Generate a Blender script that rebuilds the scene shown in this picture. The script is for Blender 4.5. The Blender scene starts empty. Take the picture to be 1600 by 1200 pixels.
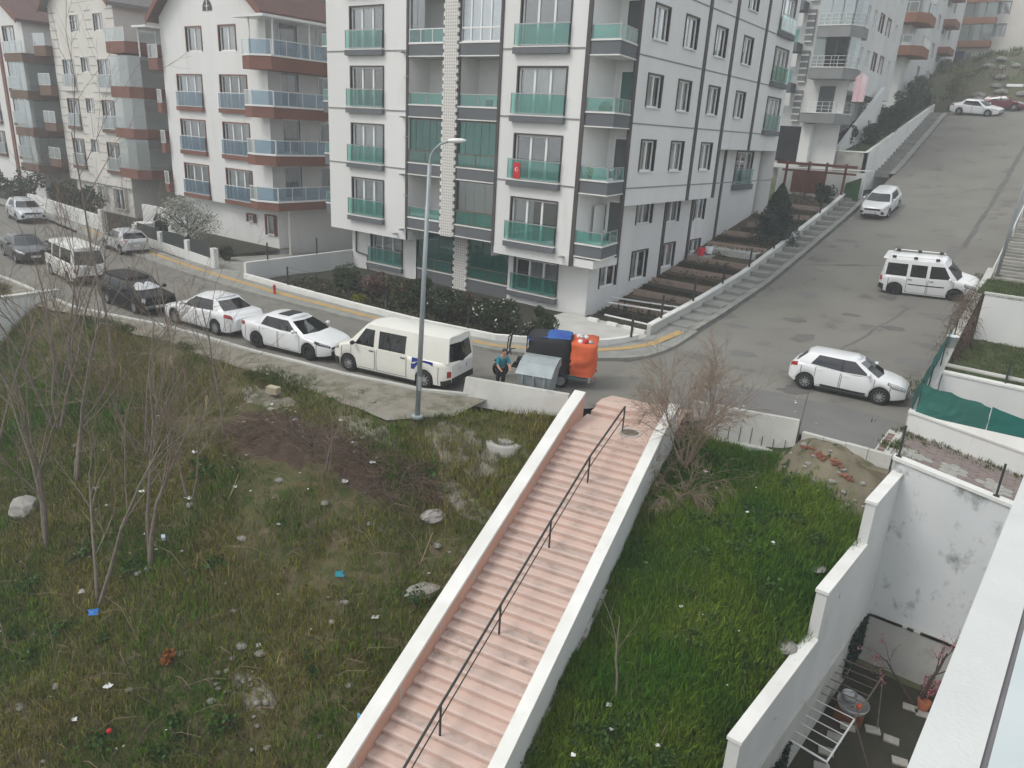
import bpy, math, random
import numpy as np
from mathutils import Matrix, Vector
PI = math.pi
random.seed(11)
rng = np.random.default_rng(5)
SC = bpy.context.scene
COL = SC.collection

# ------------------------------------------------------------------ camera
cam_d = bpy.data.cameras.new('camera')
cam = bpy.data.objects.new('camera', cam_d)
COL.objects.link(cam)
cam_d.sensor_width = 36.0
cam_d.lens = 25.875
cam_d.clip_start = 0.1
cam_d.clip_end = 2000
_v = lambda a: Vector(a).normalized()
_f1 = Vector((1760, 505, -1150)); _f2 = Vector((930, -330, 1150))
_ez = -_v((-194, 3300, 1150))
_a = _v(_f1 - _ez * _f1.dot(_ez)); _b = _v(_f2 - _ez * _f2.dot(_ez))
_ex = _v(_a + _b.cross(_ez)); _ey = _ez.cross(_ex)
cam.matrix_world = Matrix(((_ex[0], -_ex[1], -_ex[2], 0), (_ey[0], -_ey[1], -_ey[2], 0),
                           (_ez[0], -_ez[1], -_ez[2], 8.8), (0, 0, 0, 1)))
SC.camera = cam

# ------------------------------------------------------------------ sky, sun, exposure
SUN_EL, SUN_AZ = math.radians(52), math.radians(215)      # azimuth clockwise from +y
w = bpy.data.worlds.new('World'); SC.world = w; w.use_nodes = True
nt = w.node_tree; nt.nodes.clear()
out = nt.nodes.new('ShaderNodeOutputWorld'); bg = nt.nodes.new('ShaderNodeBackground')
sky = nt.nodes.new('ShaderNodeTexSky'); sky.sky_type = 'NISHITA'; sky.sun_disc = False
sky.sun_elevation = SUN_EL; sky.sun_rotation = SUN_AZ; sky.dust_density = 3.0; sky.air_density = 1.0
tc = nt.nodes.new('ShaderNodeTexCoord'); mp = nt.nodes.new('ShaderNodeMapping'); mp.inputs['Scale'].default_value = (1, 1, 2.2)
nz = nt.nodes.new('ShaderNodeTexNoise'); nz.inputs['Scale'].default_value = 2.3; nz.inputs['Detail'].default_value = 7
rp = nt.nodes.new('ShaderNodeValToRGB'); rp.color_ramp.elements[0].position = .36; rp.color_ramp.elements[1].position = .58
mx = nt.nodes.new('ShaderNodeMix'); mx.data_type = 'RGBA'
L = nt.links.new
L(tc.outputs['Generated'], mp.inputs['Vector']); L(mp.outputs['Vector'], nz.inputs['Vector'])
L(nz.outputs['Fac'], rp.inputs['Fac']); L(rp.outputs['Color'], mx.inputs['Factor'])
L(sky.outputs['Color'], mx.inputs['A']); mx.inputs['B'].default_value = (9.05, 9.15, 8.9, 1)
L(mx.outputs['Result'], bg.inputs['Color']); bg.inputs['Strength'].default_value = 0.095
L(bg.outputs['Background'], out.inputs['Surface'])
sd = bpy.data.lights.new('sun', 'SUN'); sun = bpy.data.objects.new('sun', sd); COL.objects.link(sun)
sd.energy = 0.9; sd.angle = math.radians(22); sd.color = (1, .965, .91)
sun.rotation_euler = Vector((math.sin(SUN_AZ) * math.cos(SUN_EL), math.cos(SUN_AZ) * math.cos(SUN_EL), math.sin(SUN_EL))).to_track_quat('Z', 'Y').to_euler()
SC.view_settings.view_transform = 'Standard'; SC.view_settings.look = 'None'
SC.view_settings.gamma = 1; SC.view_settings.use_curve_mapping = False
SC.view_settings.exposure = 0.72

# ------------------------------------------------------------------ materials
MATS = {}
def pm(name, col, col2=None, scale=2.0, rough=.8, bump=0.0, bscale=30.0, metal=0.0, stain=None, sscale=.5, slo=.55, shi=.75, det=6, zst=1.0, spec=.3, coat=0.0, obj=False):
    """noise-varied principled material; col2 is the second tone, stain a third tone in patches"""
    if name in MATS: return MATS[name]
    m = bpy.data.materials.new(name); m.use_nodes = True; t = m.node_tree; N = t.nodes; K = t.links.new
    b = N['Principled BSDF']; b.inputs['Roughness'].default_value = rough; b.inputs['Metallic'].default_value = metal
    b.inputs['Specular IOR Level'].default_value = spec; b.inputs['Coat Weight'].default_value = coat; b.inputs['Coat Roughness'].default_value = .05
    c2 = col2 or tuple(min(1, c * .84) for c in col)
    if obj:
        src = N.new('ShaderNodeTexCoord').outputs['Object']
    else:
        src = N.new('ShaderNodeNewGeometry').outputs['Position']
    mpp = N.new('ShaderNodeMapping'); mpp.inputs['Scale'].default_value = (1, 1, zst); K(src, mpp.inputs['Vector'])
    n1 = N.new('ShaderNodeTexNoise'); n1.inputs['Scale'].default_value = scale; n1.inputs['Detail'].default_value = det; K(mpp.outputs['Vector'], n1.inputs['Vector'])
    r1 = N.new('ShaderNodeValToRGB'); r1.color_ramp.elements[0].position = .35; r1.color_ramp.elements[1].position = .66
    r1.color_ramp.elements[0].color = (*col, 1); r1.color_ramp.elements[1].color = (*c2, 1); K(n1.outputs['Fac'], r1.inputs['Fac'])
    last = r1.outputs['Color']
    if stain:
        n2 = N.new('ShaderNodeTexNoise'); n2.inputs['Scale'].default_value = sscale; n2.inputs['Detail'].default_value = 8; n2.inputs['Roughness'].default_value = .65
        K(mpp.outputs['Vector'], n2.inputs['Vector'])
        r2 = N.new('ShaderNodeValToRGB'); r2.color_ramp.elements[0].position = slo; r2.color_ramp.elements[1].position = shi; K(n2.outputs['Fac'], r2.inputs['Fac'])
        mm = N.new('ShaderNodeMix'); mm.data_type = 'RGBA'; K(r2.outputs['Color'], mm.inputs['Factor']); K(last, mm.inputs['A']); mm.inputs['B'].default_value = (*stain, 1)
        last = mm.outputs['Result']
    K(last, b.inputs['Base Color'])
    if bump:
        n3 = N.new('ShaderNodeTexNoise'); n3.inputs['Scale'].default_value = bscale; n3.inputs['Detail'].default_value = 4; K(src, n3.inputs['Vector'])
        bp = N.new('ShaderNodeBump'); bp.inputs['Strength'].default_value = bump; bp.inputs['Distance'].default_value = .03
        K(n3.outputs['Fac'], bp.inputs['Height']); K(bp.outputs['Normal'], b.inputs['Normal'])
    MATS[name] = m; return m
def glassm(name, tint, body=0.0, base=.1, k=1.6, rough=.03, bodycol=None):
    """thin clear sheet: mirror part grows towards grazing view, the rest lets tinted light through (and a little milky body)"""
    m = bpy.data.materials.new(name); m.use_nodes = True; t = m.node_tree; N = t.nodes; K = t.links.new; N.clear()
    o = N.new('ShaderNodeOutputMaterial'); tr = N.new('ShaderNodeBsdfTransparent'); tr.inputs['Color'].default_value = (*tint, 1)
    gl = N.new('ShaderNodeBsdfGlossy'); gl.inputs['Roughness'].default_value = rough; gl.inputs['Color'].default_value = (.92, .96, 1, 1)
    df = N.new('ShaderNodeBsdfDiffuse'); df.inputs['Color'].default_value = (*(bodycol or tint), 1)
    m1 = N.new('ShaderNodeMixShader'); m1.inputs['Fac'].default_value = body; K(tr.outputs[0], m1.inputs[1]); K(df.outputs[0], m1.inputs[2])
    fr = N.new('ShaderNodeFresnel'); fr.inputs['IOR'].default_value = 1.5
    ma = N.new('ShaderNodeMath'); ma.operation = 'MULTIPLY_ADD'; ma.use_clamp = True; K(fr.outputs[0], ma.inputs[0]); ma.inputs[1].default_value = k; ma.inputs[2].default_value = base
    m2 = N.new('ShaderNodeMixShader'); K(ma.outputs[0], m2.inputs['Fac']); K(m1.outputs[0], m2.inputs[1]); K(gl.outputs[0], m2.inputs[2]); K(m2.outputs[0], o.inputs['Surface'])
    MATS[name] = m; return m
def leafm(name, rough=.7):
    """colour comes from the mesh's own per-leaf colour attribute"""
    m = bpy.data.materials.new(name); m.use_nodes = True; t = m.node_tree; b = t.nodes['Principled BSDF']
    a = t.nodes.new('ShaderNodeAttribute'); a.attribute_name = 'Col'; t.links.new(a.outputs['Color'], b.inputs['Base Color'])
    b.inputs['Roughness'].default_value = rough; b.inputs['Specular IOR Level'].default_value = .2
    MATS[name] = m; return m

WHITE = pm('white_plaster', (.74, .745, .735), (.68, .685, .675), .45, .85, .12, 60, stain=(.53, .53, .51), sscale=1.1, slo=.57, shi=.86, zst=.16)
WHITE2 = pm('white_render_old', (.68, .69, .68), (.6, .61, .6), .5, .9, .2, 25, stain=(.42, .43, .4), sscale=.7, slo=.58, shi=.82, zst=.5)
CREAM = pm('cream_plaster', (.66, .64, .60), (.60, .58, .54), .4, .9, .1, 40)
COPING = pm('white_coping', (.76, .765, .74), (.67, .67, .64), 1.2, .8, .15, 40, stain=(.55, .55, .5), sscale=1.4, slo=.6, shi=.8)
GREYCON = pm('old_concrete', (.40, .395, .37), (.30, .295, .27), 1.1, .95, .35, 18, stain=(.19, .18, .155), sscale=1.3, slo=.55, shi=.75)
PALECON = pm('pale_concrete', (.53, .53, .50), (.44, .44, .41), .9, .9, .25, 22, stain=(.32, .31, .28), sscale=1.0, slo=.58, shi=.78)
ASPHALT = pm('asphalt', (.215, .208, .182), (.178, .172, .152), .35, .95, .5, 90, stain=(.12, .116, .108), sscale=.55, slo=.54, shi=.70)
ASPHALT2 = pm('asphalt_hill', (.212, .207, .184), (.178, .173, .154), .3, .95, .5, 90, stain=(.105, .102, .095), sscale=.6, slo=.57, shi=.72)
KERB = pm('kerb_stone', (.31, .31, .285), (.23, .23, .21), 1.5, .95, .3, 30)
PAVE = pm('pavement_concrete', (.29, .295, .275), (.22, .225, .21), 1.2, .95, .3, 25, stain=(.16, .15, .12), sscale=1.5, slo=.58, shi=.76)
YELLOW = pm('yellow_tactile', (.50, .33, .12), (.40, .28, .13), 2.5, .9, .3, 40, stain=(.3, .27, .2), sscale=2.0, slo=.5, shi=.72)
PINK = pm('pink_concrete', (.61, .455, .39), (.545, .415, .36), 2.2, .9, .25, 30, stain=(.34, .28, .245), sscale=1.7, slo=.58, shi=.76)
PINKW = pm('pink_plaster', (.60, .36, .28), (.54, .325, .255), 1.0, .9, .1, 30)
SLAB = pm('dark_grey_slab', (.135, .145, .155), (.115, .125, .135), .6, .8)
TRIM = pm('dark_brown_trim', (.085, .075, .075), (.07, .062, .062), 1.0, .75)
PVC = pm('white_pvc', (.78, .79, .79), (.74, .75, .75), 3, .4)
RED = pm('brick_red_paint', (.21, .095, .07), (.17, .08, .062), .8, .85)
GREYROOF = pm('grey_roof_tiles', (.2, .19, .19), (.15, .145, .145), 4.0, .9, .4, 12)
REDROOF = pm('red_roof_tiles', (.13, .072, .062), (.10, .06, .054), 4.0, .9, .4, 12)
BROWNROOF = pm('brown_window_frame', (.16, .10, .075), (.13, .085, .06), 1, .8)
METALW = pm('white_metal', (.72, .73, .73), (.66, .67, .67), 3, .45, metal=.0)
ALU = pm('grey_aluminium', (.45, .46, .46), (.38, .39, .39), 3, .4, metal=.6)
STEEL = pm('galvanised_steel', (.36, .40, .41), (.29, .33, .345), 2.5, .55, metal=.35, obj=True)
DARKM = pm('dark_green_metal', (.035, .045, .043), (.028, .034, .034), 3, .55)
BLACKM = pm('black_metal', (.02, .02, .022), (.015, .015, .017), 3, .5)
RUST = pm('rusty_sheet', (.20, .085, .04), (.12, .055, .03), 1.6, .95, .2, 20)
WOODR = pm('red_brown_timber', (.16, .055, .04), (.11, .045, .035), 2, .9)
HEAP = pm('brown_debris_soil', (.105, .07, .05), (.065, .047, .036), 2.6, 1.0, 1.0, 9, stain=(.16, .13, .10), sscale=2.2, slo=.56, shi=.72)
PINK2 = pm('pink_concrete_worn', (.56, .435, .385), (.47, .375, .335), 1.8, .9, .25, 30, stain=(.30, .25, .22), sscale=2.3, slo=.52, shi=.72)
PINK3 = pm('pink_concrete_pale', (.64, .50, .44), (.57, .445, .40), 2.6, .9, .25, 30, stain=(.38, .31, .275), sscale=1.5, slo=.58, shi=.78)
SOIL = pm('garden_soil', (.105, .08, .06), (.07, .052, .04), 2.2, 1.0, .8, 14, stain=(.07, .09, .03), sscale=.9, slo=.5, shi=.7)
BANK = pm('weedy_bank_soil', (.115, .098, .046), (.055, .075, .02), 3.2, 1.0, 1.0, 11, stain=(.15, .12, .08), sscale=2.4, slo=.52, shi=.66, det=9)
DUST = pm('dusty_verge', (.25, .235, .195), (.185, .17, .14), 2.2, 1.0, 1.0, 14, stain=(.10, .105, .055), sscale=1.1, slo=.50, shi=.68)
PLOT = pm('grassy_plot_soil', (.03, .048, .015), (.04, .052, .019), 1.4, 1.0, .8, 12, stain=(.08, .075, .04), sscale=.8, slo=.6, shi=.75)
CLAY = pm('yellow_clay_bank', (.20, .175, .125), (.13, .115, .08), 1.6, 1.0, .9, 9, stain=(.06, .07, .03), sscale=1.6, slo=.55, shi=.68)
HILL = pm('rocky_hill_soil', (.14, .125, .085), (.09, .105, .05), .35, 1.0, .8, 3, stain=(.06, .085, .03), sscale=.25, slo=.5, shi=.65)
GARDEN = pm('dark_garden_soil', (.05, .043, .033), (.035, .04, .024), 1.5, 1.0, .7, 12)
LAWN = pm('lawn', (.045, .072, .025), (.06, .085, .03), 1.8, 1.0, .8, 25, stain=(.1, .095, .05), sscale=.9, slo=.56, shi=.72)
STONE = pm('grey_stone', (.33, .32, .30), (.24, .235, .215), 2.5, .95, .5, 14, obj=True)
BRICK = pm('red_brick', (.24, .10, .06), (.16, .075, .05), 4, .95, .3, 30, obj=True)
BARK = pm('grey_bark', (.235, .195, .165), (.165, .135, .115), 5, .95, .4, 30)
BARKB = pm('brown_bark', (.10, .07, .06), (.07, .05, .045), 5, .95, .4, 30)
TWIG = pm('reddish_twigs', (.29, .22, .165), (.21, .16, .12), 3, .95)
DRYST = pm('dry_brush', (.15, .105, .075), (.11, .08, .06), 3, 1.0)
WHITEP = pm('white_plastic', (.78, .79, .8), (.7, .71, .72), 5, .5, obj=True)
TEALP = pm('green_shade_net', (.03, .15, .125), (.026, .125, .105), 1.3, .85, .2, 60)
ORANGE = pm('orange_bag_cloth', (.68, .135, .05), (.60, .115, .045), 3, .7, .3, 12, obj=True)
BLACKC = pm('black_tarp', (.022, .023, .027), (.03, .031, .035), 2, .8, .3, 14, obj=True)
BLUEC = pm('blue_tarp', (.03, .06, .30), (.025, .12, .36), 2, .6, .2, 14, obj=True)
TERRA = pm('terracotta', (.36, .12, .06), (.28, .1, .05), 4, .9, obj=True)
FLAGR = pm('flag_red', (.55, .03, .04), (.5, .03, .035), 3, .8)
GLASS = glassm('window_glass', (.92, .95, .95), .02, .16, 2.2)
GREENG = glassm('green_balcony_glass', (.34, .74, .65), .22, .06, 1.5, bodycol=(.09, .40, .34))
BLUEG = glassm('blue_balcony_glass', (.42, .58, .72), .35, .08, 1.4, bodycol=(.14, .25, .35))
GREENCUR = glassm('green_glazing', (.20, .56, .49), .42, .06, 1.2, bodycol=(.03, .20, .165))
PALEG = glassm('pale_balcony_glass', (.66, .75, .74), .45, .14, 1.6, bodycol=(.40, .45, .44))
CARGLASS = glassm('car_glass', (.06, .07, .07), .5, .035, .85, bodycol=(.012, .014, .015))
CUR1 = pm('sheer_curtain', (.74, .75, .75), (.64, .65, .66), 2, .9)
CUR2 = pm('grey_curtain', (.42, .42, .43), (.34, .34, .36), 2, .9)
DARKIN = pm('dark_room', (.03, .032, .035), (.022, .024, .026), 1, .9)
ROOMW = pm('pale_room_wall', (.45, .44, .42), (.42, .41, .39), 1, .9)
LEAF = leafm('leaves'); GRASS = leafm('grass_blades', .8)

# ------------------------------------------------------------------ mesh helpers
ORG = {}
def org(o):
    return ORG.get(o.name, (0, 0, 0)) if o else (0, 0, 0)
class MB:
    def __init__(s): s.v = []; s.f = []; s.m = []; s.cm = 0
    def add(s, vs, fs):
        n = len(s.v); s.v += [tuple(p) for p in vs]; s.f += [tuple(i + n for i in f) for f in fs]; s.m += [s.cm] * len(fs); return s
    def mat(s, i): s.cm = i; return s
    def box(s, x0, x1, y0, y1, z0, z1):
        return s.add([(x0, y0, z0), (x1, y0, z0), (x1, y1, z0), (x0, y1, z0), (x0, y0, z1), (x1, y0, z1), (x1, y1, z1), (x0, y1, z1)],
                     [(3, 2, 1, 0), (4, 5, 6, 7), (0, 1, 5, 4), (1, 2, 6, 5), (2, 3, 7, 6), (3, 0, 4, 7)])
    def prism(s, poly, z0, z1):
        n = len(poly); zz = lambda z, i: z[i] if isinstance(z, (list, tuple)) else z
        a = sum(poly[i][0] * poly[(i + 1) % n][1] - poly[(i + 1) % n][0] * poly[i][1] for i in range(n))
        idx = range(n) if a > 0 else range(n - 1, -1, -1)
        vs = [(*poly[i], zz(z0, i)) for i in idx] + [(*poly[i], zz(z1, i)) for i in idx]
        return s.add(vs, [tuple(range(n - 1, -1, -1)), tuple(range(n, 2 * n))] + [(i, (i + 1) % n, n + (i + 1) % n, n + i) for i in range(n)])
    def hexa(s, b, t):
        return s.add(list(b) + list(t), [(3, 2, 1, 0), (4, 5, 6, 7), (0, 1, 5, 4), (1, 2, 6, 5), (2, 3, 7, 6), (3, 0, 4, 7)])
    def tube(s, pts, r, n=6, cap=True):
        k = len(pts); rs = r if isinstance(r, (list, tuple)) else [r] * k; base = len(s.v); up = None
        for i, p in enumerate(pts):
            p = Vector(p); d = Vector(pts[min(i + 1, k - 1)]) - Vector(pts[max(i - 1, 0)])
            d = d.normalized() if d.length > 1e-9 else Vector((0, 0, 1))
            if up is None: up = d.orthogonal().normalized()
            up = (up - d * up.dot(d)); up = up.normalized() if up.length > 1e-6 else d.orthogonal().normalized()
            q = d.cross(up)
            for j in range(n):
                a = 2 * PI * j / n; s.v.append(tuple(p + (up * math.cos(a) + q * math.sin(a)) * rs[i]))
        for i in range(k - 1):
            for j in range(n):
                s.f.append((base + i * n + j, base + i * n + (j + 1) % n, base + (i + 1) * n + (j + 1) % n, base + (i + 1) * n + j)); s.m.append(s.cm)
        if cap:
            s.f.append(tuple(base + j for j in range(n - 1, -1, -1))); s.m.append(s.cm)
            s.f.append(tuple(base + (k - 1) * n + j for j in range(n))); s.m.append(s.cm)
        return s
    def grid(s, P):
        n, k = len(P), len(P[0])
        return s.add([p for r in P for p in r], [(i * k + j, i * k + j + 1, (i + 1) * k + j + 1, (i + 1) * k + j) for i in range(n - 1) for j in range(k - 1)])
    def lathe(s, prof, n=16, c=(0, 0, 0), axis='z'):
        P = []
        for r, h in prof:
            row = []
            for j in range(n + 1):
                a = 2 * PI * j / n; x, y = r * math.cos(a), r * math.sin(a)
                q = (x, y, h) if axis == 'z' else (x, h, y)
                row.append((c[0] + q[0], c[1] + q[1], c[2] + q[2]))
            P.append(row)
        return s.grid(P)
    def xf(s, loc=(0, 0, 0), rz=0, start=0):
        c, q = math.cos(rz), math.sin(rz)
        s.v[start:] = [(x * c - y * q + loc[0], x * q + y * c + loc[1], z + loc[2]) for x, y, z in s.v[start:]]; return s
    def mesh(s, name, mats, smooth=False, shift=(0, 0, 0)):
        me = bpy.data.meshes.new(name)
        me.from_pydata([(x - shift[0], y - shift[1], z - shift[2]) for x, y, z in s.v], [], s.f)
        for m in (mats if isinstance(mats, (list, tuple)) else [mats]): me.materials.append(m)
        if max(s.m, default=0) > 0: me.polygons.foreach_set('material_index', s.m)
        if smooth: me.polygons.foreach_set('use_smooth', [True] * len(s.f))
        me.update(); return me
    def build(s, name, mats, parent=None, smooth=False, **kw):
        o = bpy.data.objects.new(name, s.mesh(name, mats, smooth, org(parent))); COL.objects.link(o)
        if parent: o.parent = parent; ORG[o.name] = org(parent)
        for k, v in kw.items(): o[k] = v
        return o
def put(name, mesh, parent=None, loc=(0, 0, 0), rz=0, rot=None, **kw):
    """one more object that shares a mesh; loc is in the thing's own coordinates (world minus its base)"""
    o = bpy.data.objects.new(name, mesh); COL.objects.link(o); q = org(parent)
    o.location = (loc[0] - q[0], loc[1] - q[1], loc[2] - q[2]); o.rotation_euler = rot or (0, 0, rz)
    if parent: o.parent = parent
    ORG[o.name] = (0, 0, 0)
    for k, v in kw.items(): o[k] = v
    return o
def thing(name, label, cat, loc=(0, 0, 0), rz=0, group=None, world=True, rot=None):
    o = bpy.data.objects.new(name, None); COL.objects.link(o); o.location = loc; o.rotation_euler = rot or (0, 0, rz); o.empty_display_size = .3
    o['label'] = label; o['category'] = cat
    if group: o['group'] = group
    ORG[o.name] = tuple(loc) if world else (0, 0, 0); return o
def tag(o, label, cat, group=None):
    o['label'] = label; o['category'] = cat
    if group: o['group'] = group
    return o
def S(name, mb, m, smooth=False): return mb.build(name, m, None, smooth, kind='structure')
def copy_tree(o, parent=None):
    c = o.copy(); COL.objects.link(c); ORG[c.name] = ORG.get(o.name, (0, 0, 0))
    if parent: c.parent = parent
    for ch in list(o.children): copy_tree(ch, c)
    return c
def npmesh(name, V, F, mat, parent=None, col=None, smooth=False, **kw):
    """fast mesh from numpy arrays; F is (n,3) or (n,4)"""
    me = bpy.data.meshes.new(name); q = np.array(org(parent)); V = np.asarray(V, dtype=np.float32) - q.astype(np.float32); k = F.shape[1]
    me.vertices.add(len(V)); me.vertices.foreach_set('co', V.ravel()); me.loops.add(F.size); me.loops.foreach_set('vertex_index', F.astype(np.int32).ravel())
    me.polygons.add(len(F)); me.polygons.foreach_set('loop_start', np.arange(0, F.size, k, dtype=np.int32)); me.polygons.foreach_set('loop_total', np.full(len(F), k, dtype=np.int32))
    if smooth: me.polygons.foreach_set('use_smooth', np.ones(len(F), dtype=bool))
    me.update(calc_edges=True)
    if col is not None:
        a = me.color_attributes.new('Col', 'FLOAT_COLOR', 'POINT'); c4 = np.ones((len(V), 4), dtype=np.float32); c4[:, :3] = col; a.data.foreach_set('color', c4.ravel())
    me.materials.append(mat)
    o = bpy.data.objects.new(name, me); COL.objects.link(o)
    if parent: o.parent = parent; ORG[o.name] = org(parent)
    for kk, v in kw.items(): o[kk] = v
    return o
def vnoise(x, y, s=1.0, seed=0):
    """smooth value noise in about -1..1"""
    x = np.asarray(x, float) * s + seed * 17.3; y = np.asarray(y, float) * s - seed * 9.1
    xi, yi = np.floor(x), np.floor(y); fx, fy = x - xi, y - yi; fx = fx * fx * (3 - 2 * fx); fy = fy * fy * (3 - 2 * fy)
    h = lambda a, b: np.modf(np.abs(np.sin(a * 127.1 + b * 311.7 + seed) * 43758.5453))[0] * 2 - 1
    return (h(xi, yi) * (1 - fx) + h(xi + 1, yi) * fx) * (1 - fy) + (h(xi, yi + 1) * (1 - fx) + h(xi + 1, yi + 1) * fx) * fy
def leaves(name, centers, size, cols, parent=None, up=.3, aspect=.55, mat=None, **kw):
    """one small folded leaf quad per centre, turned at random"""
    n = len(centers); d = rng.normal(size=(n, 3)); d[:, 2] += up; d /= np.linalg.norm(d, axis=1)[:, None]
    e = rng.normal(size=(n, 3)); e -= d * (e * d).sum(1)[:, None]; e /= np.linalg.norm(e, axis=1)[:, None]; g = np.cross(d, e)
    sz = size * rng.uniform(.6, 1.4, n)[:, None]; a = e * sz; b = g * sz * aspect
    V = np.stack([centers - a, centers + b + d * sz * .15, centers + a, centers - b + d * sz * .15], 1).reshape(-1, 3)
    F = np.arange(4 * n).reshape(n, 4); c = np.repeat(cols, 4, 0)
    return npmesh(name, V, F, mat or LEAF, parent, c, **kw)
def crown_pts(n, c, r, lobes=9, seed=1, hollow=.35):
    """leaf positions gathered in lumps over an uneven ellipsoid"""
    g = np.random.default_rng(seed); L_ = g.normal(size=(lobes, 3)); L_ /= np.linalg.norm(L_, axis=1)[:, None]
    L_ *= g.uniform(.35, .8, lobes)[:, None]; rad = g.uniform(.28, .5, lobes)
    k = g.integers(0, lobes, n); d = g.normal(size=(n, 3)); d /= np.linalg.norm(d, axis=1)[:, None]
    p = L_[k] + d * (rad[k] * g.uniform(hollow, 1.05, n) ** .5)[:, None]
    return np.array(c) + p * np.array(r), k, d
def shades(base, n, var=.3, seed=2, k=None, lob=.25):
    g = np.random.default_rng(seed); c = np.array(base)[None] * (1 + g.uniform(-var, var, n))[:, None]
    if k is not None: c *= (1 + g.uniform(-lob, lob, k.max() + 1))[k][:, None]
    return np.clip(c, .004, 1)
# ------------------------------------------------------------------ lie of the land
_ry = [-60, 26, 29.6, 35.4, 41.9, 48.6, 59.5, 73.1, 91, 95, 105, 130, 400]
_rz = [0, 0, .05, .5, 1.2, 2.35, 4.35, 7.35, 12.4, 13.05, 13.8, 15.5, 24]
def zr(x, y):
    return np.interp(y, _ry, _rz) + np.clip((np.asarray(y, float) - 27) / 14, 0, 1) * .04 * (np.minimum(x, -2.4) + 12.6)
near_x = [-110, -42, -34.8, -29.5, -24, -19.6, -16.4, -14.9, -12.5, -11.9, -11.2, -10.5, -8.3, -8.2, -5.2, -5.1, -2.4]
near_y = [15.3, 14.85, 14.6, 15.85, 16.35, 17.0, 17.75, 18.6, 19.2, 19.5, 20.9, 20.95, 21.3, 23.0, 23.35, 23.4, 23.4]
def near(x): return np.interp(x, near_x, near_y)
OUT = [(-110, 28.0), (-66, 25.6), (-56, 24.2), (-50, 23.5), (-44, 22.7), (-38, 22.2), (-32, 22.0), (-25, 22.4), (-21.6, 22.75), (-17.5, 23.25), (-15.5, 24.2), (-14, 25.3), (-13.2, 26.2), (-12.65, 27.1), (-12.45, 28.2), (-12.4, 29.6), (-12.45, 32)]
INN = [(-110, 29.8), (-66, 27.3), (-56, 26.0), (-50, 25.1), (-44, 24.4), (-38, 23.9), (-32, 23.6), (-26.7, 23.65), (-22.5, 23.75), (-18.4, 24.3), (-16.8, 25.3), (-15.2, 26.6), (-14.6, 27.4), (-14.25, 28.3), (-14.05, 29.2), (-14.0, 30.2), (-14.0, 32)]
def front(x): return np.interp(x, [p[0] for p in OUT[:13]], [p[1] for p in OUT[:13]])
def garden_z(y): return np.interp(y, [20, 26, 31.5, 34, 38.5, 42.5, 47.5, 55, 64, 66], [-.1, -.05, -.12, .1, .85, 1.5, 2.6, 3.9, 5.3, 5.6])
def sfun(name, xs, lo, hi, ny, fz, m, flip=False):
    mb = MB(); P = []
    for x in xs:
        P.append([(x, y, float(fz(x, y))) for y in np.linspace(float(lo(x)), float(hi(x)), ny)])
    mb.grid(P if flip else [list(r) for r in zip(*P)]); return S(name, mb, m, True)

# far base that everything stands on
def base_z(x, y):
    up = np.interp(y, [-300, -20, 5, 22, 27, 40, 60, 91, 130, 300, 900], [-14, -12, -9.5, -8.2, -3, -2.0, 1.0, 9.5, 14.0, 22, 32])
    return up + vnoise(x, y, .02, 3) * .8
bx = np.unique(np.concatenate([np.linspace(-900, -120, 14), np.linspace(-120, 120, 49), np.linspace(120, 900, 14)]))
by = np.unique(np.concatenate([np.linspace(-300, -30, 8), np.linspace(-30, 160, 39), np.linspace(160, 900, 14)]))
mb = MB(); mb.grid([[(x, y, float(base_z(x, y))) for x in bx] for y in by]); S('ground', mb, HILL, True)

# street and hill road
sfun('street', list(np.linspace(-110, -44, 23)) + list(np.linspace(-42, -12.5, 60)), near, lambda x: 27.5 if x > -12.66 else front(x), 12, zr, ASPHALT)
sfun('hill_road', list(np.linspace(-12.5, -2.4, 22)), near, lambda x: 99.0, 110, zr, ASPHALT2)
sfun('hill_top_road', list(np.linspace(-2.4, 30, 14)), lambda x: 82., lambda x: 99., 16, zr, ASPHALT2)
# darker repair patches and a trench line, laid 4 mm up
def patch(name, pts, m, dz=.006, rough=1.6):
    mb = MB(); c = (sum(p[0] for p in pts) / len(pts), sum(p[1] for p in pts) / len(pts))
    fine = []
    for a, b in zip(pts, pts[1:] + pts[:1]):
        for k in range(7): t = k / 7; x, y = a[0] + (b[0] - a[0]) * t, a[1] + (b[1] - a[1]) * t; q = 1 + (.16 * float(vnoise(x, y, 1.6, 3)) + .14 * float(vnoise(x, y, 4, 7))) * rough; fine.append((c[0] + (x - c[0]) * q, c[1] + (y - c[1]) * q))
    pts = fine; rings = [[(c[0] + (x - c[0]) * s, c[1] + (y - c[1]) * s) for x, y in pts] for s in (.02, .35, .7, 1)]
    mb.grid([[(x, y, float(zr(x, y)) + dz) for x, y in r + r[:1]] for r in rings]); return S(name, mb, m, True)
TAR = pm('tar_patch', (.115, .112, .107), (.145, .14, .132), 1.2, .9, .3, 50)
TAR2 = pm('worn_tar_patch', (.15, .149, .146), (.175, .172, .165), .8, .95, .4, 60)
patch('road_patch', [(-9.2, 20.9), (-7.0, 23.4), (-2.5, 23.9), (-2.5, 27.0), (-5.0, 27.2), (-8.5, 26.6), (-9.6, 23.6)], TAR2, rough=.25)
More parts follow.
